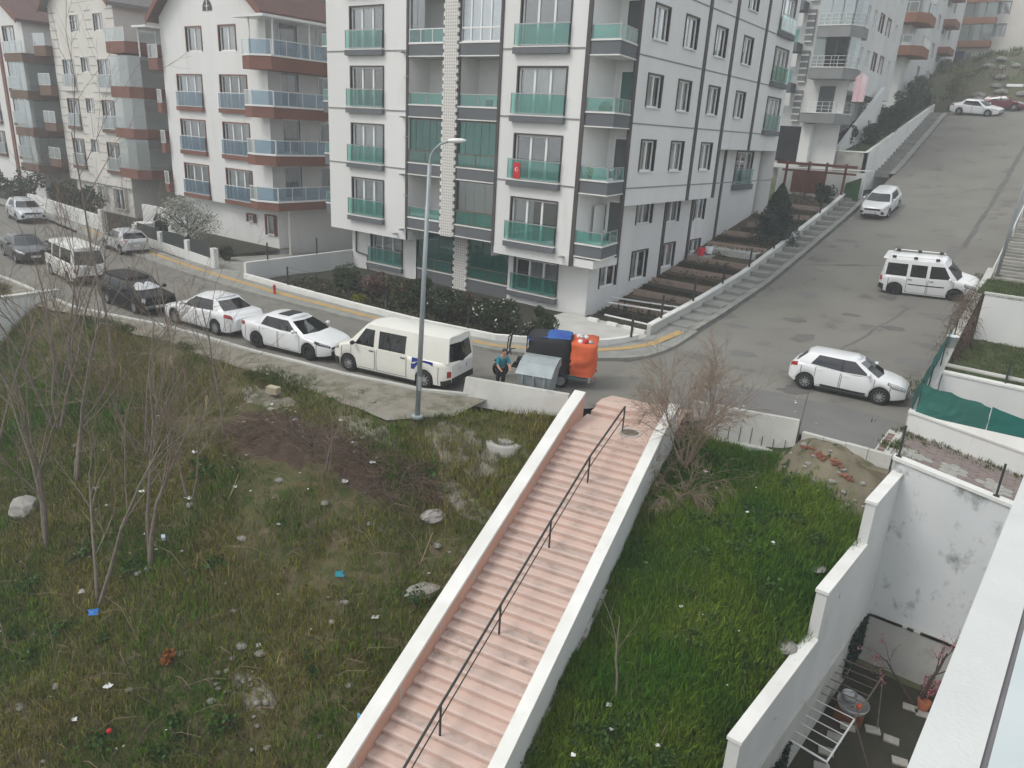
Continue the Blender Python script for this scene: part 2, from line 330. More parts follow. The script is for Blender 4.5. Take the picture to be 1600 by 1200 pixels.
def strip(name, a, b, wd, m, n=10, dz=.007, wob=.06):
    mb = MB(); P = []; d = Vector((b[0] - a[0], b[1] - a[1])).normalized(); q = Vector((-d.y, d.x))
    for i in range(n + 1):
        t = i / n; ww = wd * random.uniform(.7, 1.15); x = a[0] + (b[0] - a[0]) * t + q.x * random.uniform(-wob, wob); y = a[1] + (b[1] - a[1]) * t + q.y * random.uniform(-wob, wob)
        P.append([(x + q.x * ww * s, y + q.y * ww * s, float(zr(x, y)) + dz) for s in (-.5, .5)])
    mb.grid([r[::-1] for r in P]); return S(name, mb, m)
strip('tar_seam', (-4.6, 52.5), (-4.35, 84), .35, TAR, 24)
strip('tar_seam', (-5.3, 41), (-4.8, 52.5), .9, TAR2, 10)
strip('tar_seam', (-6.9, 31.2), (-5.2, 41.0), .14, TAR, 14)
strip('tar_seam', (-12.3, 46.2), (-5.5, 48.6), .12, TAR2, 14)
strip('tar_seam', (-10.3, 46.8), (-9.3, 47.4), .25, TAR, 5)
patch('oil_stain', [(-8.8, 33.6), (-8.2, 33.4), (-7.8, 34.2), (-8.1, 35.0), (-8.7, 34.6)], TAR, .009)
patch('oil_stain', [(-4.5, 33.2), (-3.3, 32.8), (-2.7, 33.4), (-3.2, 34.4), (-4.2, 34.2)], TAR2, .009)
patch('oil_stain', [(-7.0, 42.2), (-6.2, 41.9), (-6.0, 42.5), (-6.6, 42.8)], TAR, .009)
for x_, y_, s_ in ((-9.5, 36.5, .5), (-5.2, 37.5, .45), (-7.4, 38.6, .35), (-3.3, 36, .6), (-9.8, 30.6, .5), (-6.2, 45.2, .5), (-11, 52, .6), (-10.2, 41, .5), (-3.6, 40.2, .8), (-5.6, 31.8, .4), (-20, 20, .6), (-26, 19.4, .7), (-31, 19.8, .5), (-37, 19, .7), (-8.6, 25.6, .3), (-11.4, 34.2, .5)):
    patch('road_stain', [(x_ + s_ * 1.3 * math.cos(a_), y_ + s_ * .7 * math.sin(a_)) for a_ in (0, 1, 2.1, 3.1, 4.2, 5.2)], TAR2 if int(x_ * 7) % 3 else TAR, .010)
patch('oil_stain', [(-7.3, 27.2), (-6.4, 27.2), (-6.2, 27.9), (-7.0, 28.2)], TAR, .009)

# pavement round the corner with kerb stones
pav = MB()
Zt = lambda x, y: float(zr(x, y)) + .12
P = []
for (a, b) in zip(OUT, INN):
    P.append([(a[0] + (b[0] - a[0]) * t, a[1] + (b[1] - a[1]) * t, Zt(a[0], a[1])) for t in (.08, .4, .7, 1.0)])
Q = []
for i in range(len(P) - 1):
    for k in range(4): Q.append([tuple(P[i][j][c] + (P[i + 1][j][c] - P[i][j][c]) * k / 4 for c in range(3)) for j in range(4)])
Q.append(P[-1]); pav.grid(Q)
pavement = S('pavement', pav, PAVE)
def kerbs(line, m, wdt=.16, h=.16, step=1.0, parent=None, zf=Zt, drop=.16, nm='kerb_stone'):
    """kerb stones one by one along a line"""
    pts = [Vector((p[0], p[1])) for p in line]; seg = []
    for a, b in zip(pts, pts[1:]):
        n = max(1, round((b - a).length / step)); seg += [(a + (b - a) * i / n, a + (b - a) * (i + 1) / n) for i in range(n)]
    for a, b in seg:
        d = (b - a); L_ = d.length - .012; d.normalize(); q = Vector((-d.y, d.x)); a2 = a + d * .006; b2 = a2 + d * L_; j = random.uniform(-.008, .008)
        za, zb = zf(a.x, a.y) + j, zf(b.x, b.y) + j
        mb = MB(); A = [(a2, 0, za), (b2, 0, zb), (b2, wdt, zb), (a2, wdt, za)]
        mb.hexa([(p.x + q.x * o, p.y + q.y * o, z - drop) for p, o, z in A], [(p.x + q.x * o, p.y + q.y * o, z + .012) for p, o, z in A])
        mb.build(nm, m, parent)
kerbs(OUT[2:], KERB, parent=pavement)
# yellow tactile strip
yl = [(-57, 25.35), (-50, 24.35), (-44, 23.75), (-38, 23.25), (-32, 22.98), (-25, 23.15), (-21, 23.35), (-18, 23.75), (-16.4, 24.7), (-14.7, 26.2), (-13.8, 27.6), (-13.3, 29.0), (-13.05, 31.5)]
mb = MB(); P = []
for i, p in enumerate(yl):
    d = Vector(yl[min(i + 1, len(yl) - 1)]) - Vector(yl[max(i - 1, 0)]); d.normalize(); q = Vector((-d.y, d.x))
    P.append([(p[0] + q.x * s, p[1] + q.y * s, Zt(*p) + .006) for s in (-.19, .19)])
mb.grid([r[::-1] for r in P]); S('tactile_strip', mb, YELLOW)
# stepped pavement up the hill: each step a slab, smooth kerb ramp beside it
sp = MB(); P = []
for y in np.arange(32, 64.1, 1): P.append([(-12.95, y, Zt(-12.6, y) + .02), (-12.62, y, Zt(-12.6, y) + .01)])
sp.grid(P)
P = []
for y in np.arange(32, 64.1, 1): P.append([(-12.47, y, Zt(-12.6, y) - .16), (-12.47, y, Zt(-12.6, y))])
sp.grid([r[::-1] for r in P])
stepped = S('stepped_pavement', sp, PAVE)
kerbs([(-12.62, 32), (-12.62, 63.5)], KERB, .15, parent=stepped, zf=lambda x, y: Zt(-12.6, y) - .0, step=1.6)
y = 32.0
while y < 62.9:
    z1 = Zt(-12.6, y + 1.0); mb = MB(); j = random.uniform(-.015, .015)
    mb.box(-14.0, -12.955 + j, y, y + 1.335, z1 - .5, z1 + j * .5); mb.build('step', PAVE, stepped); y += 1.35
up = MB(); P = []
for y in np.arange(70.5, 92.6, 1): P.append([(-12.85, y, Zt(-12.6, y) + .03), (-12.4, y, Zt(-12.6, y))])
up.grid(P)
upst = S('upper_pavement_stairs', up, PAVE); y = 70.8
while y < 92:
    z1 = Zt(-12.6, y + .5); mb = MB(); mb.box(-14.0, -12.86, y, y + .84, z1 - .5, z1); mb.build('step', KERB if random.random() < .5 else PAVE, upst); y += 1.0
# right-hand steps by the lamp
rst = MB(); rst.box(-2.38, -2.3, 44, 60, 1, 1.5)
rs = S('roadside_stairs', rst, KERB); y = 42.6
while y < 62:
    z1 = float(zr(-2.4, y)) + .35; mb = MB(); j = random.uniform(-.05, .05)
    mb.box(-2.36 + j, -.9, y, y + .62, z1 - .6, z1); mb.build('step', KERB if random.random() < .6 else GREYCON, rs); y += .64

# near side: kerb stones and dusty verge
nl = [(x, float(near(x))) for x in (-60, -52, -42, -34.8, -29.5, -24, -19.6, -16.4, -14.9)]
vg = MB(); P = []
VX = np.linspace(-60, -14.3, 70)
EX, EY = [-110, -36, -30, -25, -15.6, -14.4, -12.4, -11.2, -10.4, -5], [14.0, 14.05, 14.7, 15.0, 15.4, 16.9, 18.6, 19.6, 20.2, 21]
edge = lambda x: float(np.interp(x, EX, EY)) + (.22 * float(vnoise(x, 0, .8, 2)) + .12 * float(vnoise(x, 0, 2.3, 5))) * (x < -15)
for x in VX: P.append([(x, y, -.0 + .04 * (1 - t) - .1 * t ** 2 + .02 * float(vnoise(x, y, 1.5))) for t in np.linspace(0, 1, 5) for y in [near(x) - .17 + (edge(x) - near(x) + .1) * t]])
vg.grid([r[::-1] for r in zip(*P)]); verge = S('verge', vg, DUST, True)
kerbs([(x, y - .17) for x, y in nl], PALECON, .17, parent=verge, zf=lambda x, y: .1, step=1.5)
# left weedy bank
U_ = Vector((-.174, .985)); R_ = Vector((.985, .174)); O_ = Vector((-10.89, 18.46))
def sd_(x, y): return -((x - O_.x) * U_.x + (y - O_.y) * U_.y), (x - O_.x) * R_.x + (y - O_.y) * R_.y
def bank_z(x, y):
    t = np.maximum(0, np.interp(x, EX, EY) - y)
    steep = np.interp(x, [-40, -35, -28, -18], [.95, .8, .5, .42])
    z = -.12 - (steep * t - (steep - .4) * np.maximum(0, t - 4))
    lump = vnoise(x, y, .45, 1) * .22 + vnoise(x, y, 1.1, 2) * .10 + vnoise(x, y, 2.6, 4) * .06 + vnoise(x, y, 5.1, 8) * .025
    heap = .5 * np.exp(-(((x + 18.4) / 2.0) ** 2 + ((y - 12.9) / .9) ** 2)) + .35 * np.exp(-(((x + 15.4) / 1.8) ** 2 + ((y - 13.6) / .8) ** 2))
    return z + lump * np.clip(t / 1.5, 0, 1) + heap
def bank_hi(x): return float(edge(x)) if x < -11.5 else 16.9
xs = np.concatenate([np.linspace(-60, -38, 20), np.linspace(-37.5, -7.9, 190)])
def bank_top(x):
    # the bank stops under the stair's left parapet
    if x > -11.05: return min(edge(x), O_.y - (x - (O_.x - .15)) / .174 * .985)
    return edge(x) + (.5 if x > -14.4 else .03)
mb = MB(); P = []
for x in xs:
    hi = max(1.2, bank_top(x)); P.append([(x, y, float(bank_z(x, y))) for y in np.linspace(1.0, hi, 130)])
mb.grid([list(r) for r in zip(*P)]); S('weedy_bank', mb, BANK, True)
# right grassy plot
def wall_x(y): return -2.55 - .07 * (20.6 - y)
def plot_z(x, y):
    z = -1.15 - .365 * (18.5 - np.minimum(y, 18.5)) + np.clip((y - 18.5) / 4, 0, 1) * .62
    clay = np.clip((y - 20.6 - np.maximum(0, -4.9 - x) * 3) / 2.4, 0, 1) * np.clip((x + 5.6) / .8, 0, 1) * .5
    zw = np.interp(y, [6, 12.9, 17.45, 20.5, 21.5, 23.4], [-6.2, -4.62, -3.12, -1.72, -1.2, -.5]); k = np.clip(1 - (wall_x(y) - x) / 1.7, 0, 1) ** 1.4
    z = (z + clay) * (1 - k) + np.minimum(zw, z + clay) * k
    return z + vnoise(x, y, .7, 6) * .16 * (1 - k) + vnoise(x, y, 1.8, 7) * .06 * (1 - k)
mb = MB(); P = []
for y in np.linspace(7.0, 23.3, 80):
    d = -(y - O_.y) / .985; x0 = O_.x + .985 * 2.6 + .174 * max(-3.6, d) ; x0 = x0 if y < 21.8 else -8.6
    P.append([(x, y, float(plot_z(x, y))) for x in np.linspace(x0, wall_x(y) + .06, 34)])
mb.grid(P); S('grassy_plot', mb, PLOT, True)
mb = MB(); mb.grid([[(-5.5 + (wall_x(y) + 5.5) * (i / 16) + .18 * float(vnoise(i, y, .9, 3)) * (i < 3), y + (.25 * float(vnoise(i, 1, .7, 5)) if y < 21.2 else 0), float(plot_z(-5.5 + (wall_x(y) + 5.5) * (i / 16), y)) + .02 + .03 * float(vnoise(i * .6, y, 3, 4))) for i in range(17)] for y in np.linspace(20.9, 23.25, 14)]); S('clay_bank', mb, CLAY, True)

# ------------------------------------------------------------------ public stairs
st = thing('public_stairs', 'long flight of pink concrete stairs between two white-topped parapets, going down from the street', 'stairs', (-9.7, 18.7, 0))
def sw(l, d, z): # stair frame -> world
    return (O_.x + R_.x * l - U_.x * d, O_.y + R_.y * l - U_.y * d, z)
WD = 2.62
def sbox(mb, l0, l1, d0, d1, z0, z1, zz0=None, zz1=None):
    """box in the stair frame; z at d0 / d1 end can differ"""
    zz0 = z0 if zz0 is None else zz0; zz1 = z1 if zz1 is None else zz1
    return mb.hexa([sw(l0, d1, zz0), sw(l1, d1, zz0), sw(l1, d0, z0), sw(l0, d0, z0)], [sw(l0, d1, zz1), sw(l1, d1, zz1), sw(l1, d0, z1), sw(l0, d0, z1)])
RISE, TREAD = .1057, .288
for k in range(50):
    mb = MB(); z = -RISE * (k + 1); j = random.uniform(-.004, .004)
    sbox(mb, 0, WD, TREAD * k + .012, TREAD * (k + 1) + .012, z - .25, z + j); sbox(mb, .0, .16 + .05 * random.random(), TREAD * k + .02, TREAD * (k + 1) - .02, z - .05, z + .006 + j)
    so = mb.build('step', (PINK, PINK2)[(k * 7 + k // 3) % 3 == 0], st)
    mb = MB(); sbox(mb, .02, WD - .02, TREAD * (k + 1) - .055, TREAD * (k + 1) + .016, z - .035, z + .007 + j); mb.build('nosing', PINK3, so)
mb = MB(); sbox(mb, 0, WD + .1, -1.55, .012, -.3, 0); mb.build('landing', PINK, st)
mb = MB(); sbox(mb, .12, 1.75, -1.95, -1.55, -.2, .13); mb.build('step', PINK, st)
mb = MB(); sbox(mb, .12, 1.75, -2.5, -1.95, -.2, .25); mb.build('step', PINK, st)
mb = MB(); P = []
for l in np.linspace(1.76, 2.95, 6): P.append([sw(l, d, .004 + .24 * min(1, max(0, (-1.5 - d) / .9)) - .27 * min(1, max(0, (-2.7 - d - .15 * math.sin(l * 5)) / 1.2))) for d in np.linspace(-1.45, -3.95, 12)])
mb.grid(P); P = []
for l in np.linspace(.1, 1.76, 6): P.append([sw(l, d, .25 - .28 * ((-2.5 - d) / 1.4)) for d in np.linspace(-2.5, -3.9 - .2 * math.sin(l * 7), 6)])
mb.grid(P); mb.build('apron', PINK, st, True)
for nm, l0, l1, d0, h, mwall in (('parapet', -.37, 0, -1.15, .52, PINKW), ('parapet', WD, WD + .30, -1.75, .47, WHITE2)):
    body = MB(); DE = 14.6
    if l0 < 0:
        sbox(body, l0 + .02, l1 - .004, 0, DE, -2.2, h - .09, -DE * .367 - 2.2, h - .09 - DE * .367); sbox(body, l0 + .02, l1 - .004, d0, 0, -1.2, h + .36 - .09, -2.2, h - .09)
    else:
        sbox(body, l0 + .004, l1 - .02, 0, DE, -2.6, h - .09, -DE * .367 - 2.6, h - .09 - DE * .367); sbox(body, l0 + .004, l1 - .02, d0, 0, -1.6, h + .42 - .09, -2.6, h - .09)
    p = body.build(nm, mwall, st); cp = MB()
    ex = .36 if l0 < 0 else .42
    sbox(cp, l0, l1 + .01, 0, DE, h - .09, h, h - .09 - DE * .367, h - DE * .367); sbox(cp, l0, l1 + .01, d0 - .02, 0, h + ex - .09, h + ex, h - .09, h); cp.build('coping', COPING, p)
    if l0 < 0:
        for k in range(9):
            jb = MB(); dd = -.6 + k * 1.62; sbox(jb, l1 - .005, l1 + .004, dd, dd + .035, -dd * .367, -dd * .367 + .42, -(dd + .035) * .367, -(dd + .035) * .367 + .42); jb.build('joint', PALECON, p)
rough = MB()  # ragged render splashed at the foot of the outer face
for k in range(30):
    d = 4.2 + k * .3; zz = -d * .367 - .75 - .12 * random.random(); a = random.uniform(.03, .1)
    sbox(rough, WD + .28, WD + .30 + a, d, d + random.uniform(.2, .4), zz - .7, zz, zz - .8, zz - .1)
rough.build('footing_render', GREYCON, st)
# centre handrail
hr = thing('handrail', 'dark green metal handrail up the middle of the pink stairs', 'handrail', sw(1.3, 0, 0))
posts = [(1.49, -.72), (1.38, 1.84), (1.32, 4.28), (1.27, 6.92), (1.22, 9.44), (1.2, 12.0)]
top = [sw(l, d, -max(0, d) * .367 + .80 + (0.05 if d < 0 else 0)) for l, d in posts]; top.append(sw(1.18, 14.4, -14.4 * .367 + .8))
MB().tube(top, .03, 6).build('top_rail', DARKM, hr)
MB().tube([(x, y, z - .36) for x, y, z in top], .017, 5).build('lower_rail', DARKM, hr)
for (l, d), t_ in zip(posts, top):
    x, y, z = sw(l, d, -max(0, d) * .367 - .03); mb = MB(); mb.tube([(x, y, z), (t_[0], t_[1], t_[2])], .026, 6); mb.build('post', DARKM, hr)
# manhole in the landing
mh = thing('manhole', 'open round hole with broken cover let into the pink stair landing', 'manhole', sw(1.72, -.78, 0)); cx, cy, _ = sw(1.72, -.78, 0)
MB().lathe([(.36, .002), (.36, .02), (.29, .022), (.27, .008)], 24, (cx, cy, 0)).build('rim', PALECON, mh)
MB().lathe([(.285, .012), (.2, .018), (.001, .014)], 20, (cx, cy, 0)).build('cover', pm('wet_iron', (.12, .09, .06), (.2, .17, .13), 6, .6), mh)

# ------------------------------------------------------------------ walls round the plots
def wall_thing(name, label, cat, poly, z0, z1, m, cap=.0, capm=None, ov=.04, loc=None, pname='wall_body'):
    """straight wall as a footprint; z0, z1 may be one value per corner"""
    n = len(poly); z0 = list(z0) if isinstance(z0, (list, tuple)) else [z0] * n; z1 = list(z1) if isinstance(z1, (list, tuple)) else [z1] * n
    t = thing(name, label, cat, (poly[0][0], poly[0][1], min(z0)))
    MB().prism(poly, z0, [z - cap for z in z1]).build(pname, m, t)
    if cap:
        c = Vector((sum(p[0] for p in poly) / n, sum(p[1] for p in poly) / n)); q = []
        for p in poly: d = Vector(p) - c; q.append(tuple(c + d + Vector((math.copysign(ov, d.x), math.copysign(ov, d.y)))))
        MB().prism(q, [z - cap + .001 for z in z1], z1).build('coping', capm or COPING, t)
    return t
# stepped white wall
sw_ = thing('stepped_wall', 'white boundary wall stepping down in tall stages beside the grassy plot', 'wall', (-2.5, 20.6, -8))
segs = [(23.35, 20.62, -.30), (20.62, 17.45, -1.6), (17.45, 12.9, -3.0), (12.9, 6.5, -4.5)]
for a, b, zt in segs:
    xa, xb = wall_x(a), wall_x(b)
    MB().prism([(xa, a), (xb, b), (xb + .26, b), (xa + .26, a)], -8.2, zt - .09).build('wall_stage', WHITE2, sw_)
    MB().prism([(xa - .03, a), (xb - .03, b - .04), (xb + .29, b - .04), (xa + .29, a)], zt - .088, zt).build('coping', COPING, sw_)
    MB().prism([(xa + .262, a), (xb + .262, b), (xb + .33, b), (xa + .33, a)], -8.2, min(zt - 1.4, -5.05 if a > 20 else zt - 1.9)).build('plinth', PALECON, sw_)
MOSS = pm('dark_mould', (.03, .045, .035), (.05, .055, .05), 6, 1)
WHITE3 = pm('mouldy_white_wall', (.66, .68, .69), (.58, .61, .62), .45, .9, .15, 25, stain=(.2, .225, .22), sscale=1.5, slo=.53, shi=.70, zst=.7)
rw = thing('retaining_wall', 'tall white retaining wall with black mould stains below the paved walkway', 'wall', (-2.4, 23.2, -7))
wk = lambda x: .02 - .15 * (x + 2.43)          # walkway level falls to the right
MB().prism([(-2.45, 23.36), (-2.26, 23.2), (4.5, 23.2), (4.5, 23.45), (-2.45, 23.45)], -8, [wk(-2.45) + .06, wk(-2.26) + .06, wk(4.5) + .06, wk(4.5) + .06, wk(-2.45) + .06]).build('wall_body', WHITE3, rw)
MB().prism([(-2.45, 23.14), (4.5, 23.14), (4.5, 23.47), (-2.45, 23.47)], [wk(-2.45) + .061, wk(4.5) + .061] + [wk(4.5) + .061, wk(-2.45) + .061], [wk(-2.45) + .16, wk(4.5) + .16, wk(4.5) + .16, wk(-2.45) + .16]).build('coping', COPING, rw)
MB().prism([(-2.3, 23.02), (4.5, 23.02), (4.5, 23.198), (-2.3, 23.198)], -8, -5.15).build('plinth', PALECON, rw)
g = MB()
for k in range(40):
    x = random.uniform(-2.2, 3); g.box(x, x + random.uniform(.1, .5), 22.98, 23.03, -5.16, -5.11 + random.random() * .03)
g.build('mould', MOSS, rw)
# walkway with star-pattern pavers
wb = MB(); wb.prism([(-2.62, 23.47), (4.5, 23.47), (4.5, 26.3), (-2.4, 26.3)], [wk(-2.62) - .5, wk(4.5) - .5] * 2, [wk(-2.62) - .03, wk(4.5) - .03, wk(4.5) - .03, wk(-2.4) - .03])
walk = S('walkway', wb, GREYCON)
PAVB = pm('brown_paver', (.235, .19, .175), (.2, .165, .155), 5, .95, .2, 30); PAVG = pm('grey_paver', (.36, .355, .32), (.3, .3, .275), 5, .95, .2, 30)
hexm = {}
def hexa_mesh(m):
    if m.name not in hexm:
        mb = MB(); r = .155; mb.prism([(r * math.cos(PI / 3 * k), r * math.sin(PI / 3 * k)) for k in range(6)], 0, .05); hexm[m.name] = mb.mesh('paver', m)
    return hexm[m.name]
tilt = (0, math.atan(.15), 0); r = .16; row = 0; y = 23.62
while y < 26.1:
    x = -2.35 + (.24 if row % 2 else 0); c_ = 0
    while x < 1.9:
        star = 0
        for sx in np.arange(-2.1, 4, 1.15):
            dx, dy = x - sx, y - 24.35
            if abs(dx) < .5 and abs(dy) < .46 and (abs(dx) + abs(dy) * .9 < .52): star = 1
        put('paver', hexa_mesh(PAVG if star else PAVB), walk, (x, y, wk(x) - .035 + random.uniform(-.006, .006)), rot=tilt); x += .48
    y += .139; row += 1
# slim posts and wire along the walkway edge
for i, (x, y) in enumerate([(-2.32, 23.33), (.28, 23.33)]):
    p = thing('fence_post', ['thin dark steel post at the street end of the mouldy retaining wall', 'thin dark steel post on the mouldy retaining wall, next to the white ledge'][i], 'post', (x, y, wk(x) + .15), group='posts on the retaining wall')
    MB().box(x - .03, x + .03, y - .03, y + .03, wk(x) + .16, wk(x) + 1.15).build('post_tube', DARKM, p); MB().box(x - .08, x + .08, y - .08, y + .08, wk(x) + .161, wk(x) + .175).build('base_plate', DARKM, p)
# kerb wall, drain and barriers along the lower edge of the junction
kw = thing('low_kerb_wall', 'low wall of pale kerb blocks along the street edge above the clay bank', 'wall', (-5.1, 23.35, -.5))
for k in range(4):
    x0 = -5.12 + k * .66; MB().box(x0, x0 + .645, 23.22 + k * .01, 23.40 + k * .01, -.42, .14 + random.uniform(-.01, .01)).build('kerb_block', PALECON, kw)
MB().box(-5.25, -2.45, 22.85, 23.22, -.75, -.30).build('ledge', CLAY, kw)
jb = thing('concrete_barrier', 'long pale concrete barrier with rusty joints above the grassy plot, left of the clay bank', 'barrier', (-6.7, 23, -1))
A0, A1 = (-8.55, 22.42), (-5.28, 23.25)
def along(t, off): d = Vector((A1[0] - A0[0], A1[1] - A0[1])).normalized(); q = Vector((d.y, -d.x)); return (A0[0] + (A1[0] - A0[0]) * t + q.x * off, A0[1] + (A1[1] - A0[1]) * t + q.y * off)
mb = MB(); B = [along(0, .32), along(1, .32), along(1, -.12), along(0, -.12)]; T = [along(0, .10), along(1, .10), along(1, -.05), along(0, -.05)]
mb.hexa([(*p, -.55) for p in B], [(*p, .52) for p in T]); mb.build('barrier_body', PALECON, jb)
mb = MB(); mb.hexa([(*p, -1.25) for p in (along(.1, .62), along(1, .62), along(1, .2), along(.1, .2))], [(*p, -.5) for p in (along(.1, .55), along(1, .55), along(1, .2), along(.1, .2))]); mb.build('footing', PALECON, jb)
for k in range(7):
    t = .28 + k * .105; mb = MB(); a = along(t, .33); b = along(t + .006, .33); c_ = along(t, .21); d = along(t + .006, .21); h = random.uniform(.15, .6)
    mb.hexa([(*a, -.53), (*b, -.53), along(t + .006, .25) + (-.53,), along(t, .25) + (-.53,)], [(along(t, .33 - .2 * h)) + (-.5 + h * 1.0,), along(t + .006, .33 - .2 * h) + (-.5 + h,), along(t + .006, .1) + (-.5 + h,), along(t, .1) + (-.5 + h,)]); mb.build('joint', TRIM, jb)
MB().tube([along(1.01, .2) + (-1.1,), along(1.012, .0) + (.3,), along(1.03, -.1) + (1.5,)], [.03, .025, .02], 6).build('stick', BARK, jb)
dr = thing('drain_channel', 'narrow drain channel with rusty grate crossing the kerb by the walkway', 'drain', (-2.9, 24.6, 0))
MB().box(-3.05, -2.62, 23.55, 26.0, -.1, .012).build('channel', PALECON, dr)
for k in range(6):
    y = 23.75 + k * .32; MB().box(-3.0, -2.8, y, y + .26, .012, .022).build('grate', pm('rusty_grate', (.2, .13, .11), (.15, .1, .09), 8, .9), dr)
jl = thing('jersey_barrier', 'pale concrete jersey barrier across the end of the street in front of the dumpster', 'barrier', (-13.5, 19, 0))
A0, A1 = (-15.25, 18.62), (-11.75, 19.72)
mb = MB(); mb.hexa([(*p, -.25) for p in (along(0, .42), along(1, .38), along(1, -.2), along(0, -.2))], [(*p, .62) for p in (along(0, .1), along(1, .1), along(1, -.05), along(0, -.05))]); mb.build('barrier_body', PALECON, jl)
# yards on the right, behind the walkway
nw = thing('yard_wall', 'white plastered yard wall carrying the green shade net', 'wall', (-2.4, 26.35, -1))
nwz = lambda x: .62 - .13 * (x + 2.4)
MB().prism([(-2.62, 26.3), (4.5, 26.3), (4.5, 26.55), (-2.62, 26.55)], -1.8, [nwz(-2.62), nwz(4.5), nwz(4.5), nwz(-2.62)]).build('wall_body', WHITE, nw)
MB().prism([(-2.66, 26.26), (4.5, 26.26), (4.5, 26.59), (-2.66, 26.59)], [nwz(-2.62) + .001, nwz(4.5) + .001] * 2, [nwz(-2.62) + .07, nwz(4.5) + .07, nwz(4.5) + .07, nwz(-2.62) + .07]).build('coping', COPING, nw)
rz_ = lambda y: float(np.interp(y, [26.3, 29, 31, 36, 41, 46], [.55, .85, 1.1, 2.0, 2.6, 3.4]))
side = [(26.3, 31.0), (31.0, 36.0), (36.0, 41.0), (41.0, 45.5)]
rdw = thing('roadside_wall', 'rough grey roadside wall overgrown with dry creeper above the yards', 'wall', (-2.5, 31, 0))
for a, b in side:
    MB().prism([(-2.62, a + (.3 if a < 27 else 0)), (-2.36, a + (.3 if a < 27 else 0)), (-2.36, b), (-2.62, b)], -1.5, [rz_(a) - .07, rz_(a) - .07, rz_(b) - .07, rz_(b) - .07]).build('wall_body', GREYCON if a > 30 else WHITE, rdw)
    MB().prism([(-2.65, a + (.3 if a < 27 else 0)), (-2.33, a + (.3 if a < 27 else 0)), (-2.33, b), (-2.65, b)], [rz_(a) - .069, rz_(a) - .069, rz_(b) - .069, rz_(b) - .069], [rz_(a), rz_(a), rz_(b), rz_(b)]).build('coping', PALECON, rdw)
lawn1 = MB(); lawn1.box(-2.34, 5, 26.6, 30.9, -1.5, -.9); S('lower_yard_floor', lawn1, GREYCON)
cw = wall_thing('cross_wall', 'white terrace wall with a grey pipe rail along its top, below the upper lawn', 'wall', [(-2.33, 30.95), (5, 30.95), (5, 31.2), (-2.33, 31.2)], -1.5, [1.08, 1.0, 1.0, 1.08], WHITE2, .08, COPING)
pr = thing('pipe_rail', 'thick grey pipe laid along the top of the white terrace wall', 'pipe', (-2.2, 31.25, 1.2))
MB().tube([(-2.3, 31.3, 1.26), (5, 31.3, 1.18)], .075, 10, True).build('pipe', PALECON, pr, True)
for x in (-.35, 2.2): MB().box(x - .035, x + .035, 31.12, 31.19, 1.0, 1.95).build('post', DARKM, pr)
sfun('yard_lawn', np.linspace(-2.34, 6, 14), lambda x: 31.2, lambda x: 37, 10, lambda x, y: .95 + .05 * (y - 31) + .05 * float(vnoise(x, y, 1.0, 9)), LAWN)
cw2 = wall_thing('upper_terrace_wall', 'pale blue-white terrace wall at the back of the lawn', 'wall', [(-2.0, 37), (6, 37), (6, 37.25), (-2.0, 37.25)], .8, 3.3, WHITE2, .08, PALECON)
sfun('upper_lawn', np.linspace(-2.34, 6, 8), lambda x: 37.2, lambda x: 42.2, 6, lambda x, y: 3.2, LAWN)
cw3 = wall_thing('top_terrace_wall', 'small white stepped terrace wall beside the roadside steps', 'wall', [(-.88, 42.2), (6, 42.2), (6, 47), (-.88, 47)], 2.8, 5.3, WHITE2, .1, PALECON)
cw4 = wall_thing('white_gate_wall', 'white gate panel and wall above the terraces beside the lamp post', 'wall', [(-.85, 47.6), (6, 47.6), (6, 52), (-.85, 52)], 3.6, 8.2, WHITE, .1, PALECON)
# green shade net on its fence
net = thing('shade_net_fence', 'dark green shade net stretched on the yard wall round the corner', 'fence', (-2.5, 26.4, .6))
def netgrid(A, B, h, n, sag, wob=.03):
    P = []
    for i in range(n + 1):
        t = i / n; x = A[0] + (B[0] - A[0]) * t; y = A[1] + (B[1] - A[1]) * t; zb = A[2] + (B[2] - A[2]) * t
        hh = h - sag * abs(math.sin(t * PI * 2.5)); P.append([(x + random.uniform(-wob, wob), y + random.uniform(-wob, wob) * .6, zb + hh * k / 4) for k in range(5)])
    return P
NETM = glassm('shade_net', (.06, .30, .25), .82, .0, 0.0, .5, bodycol=(.02, .135, .115))
mb = MB(); mb.grid(netgrid((-2.45, 26.42, nwz(-2.45) + .07), (-.45, 26.42, nwz(-.45) + .07), 1.0, 12, .07)); mb.build('net_panel', TEALP, net)
mb = MB(); mb.grid(netgrid((-.45, 26.42, nwz(-.45) + .07), (4.4, 26.42, nwz(4.4) + .07), .98, 20, .06)); mb.build('net_panel', NETM, net)
mb = MB(); P = []
for i in range(17):
    y = 26.42 + 7.6 * i / 16; zb = rz_(y); P.append([(-2.62 + random.uniform(-.03, .03), y, zb - .3 + 1.1 * k / 4 - (.0 if i < 8 else .04 * (i - 8))) for k in range(5)])
mb.grid(P); mb.build('net_panel', TEALP, net)
for x in (-2.45, .95, 3.4): MB().tube([(x, 26.5, nwz(x)), (x, 26.5, nwz(x) + 1.15)], .025, 6).build('post', DARKM, net)
for y in (29, 31.4, 34): MB().tube([(-2.5, y, rz_(y) - .1), (-2.5, y, rz_(y) + .85)], .025, 6).build('post', DARKM, net)

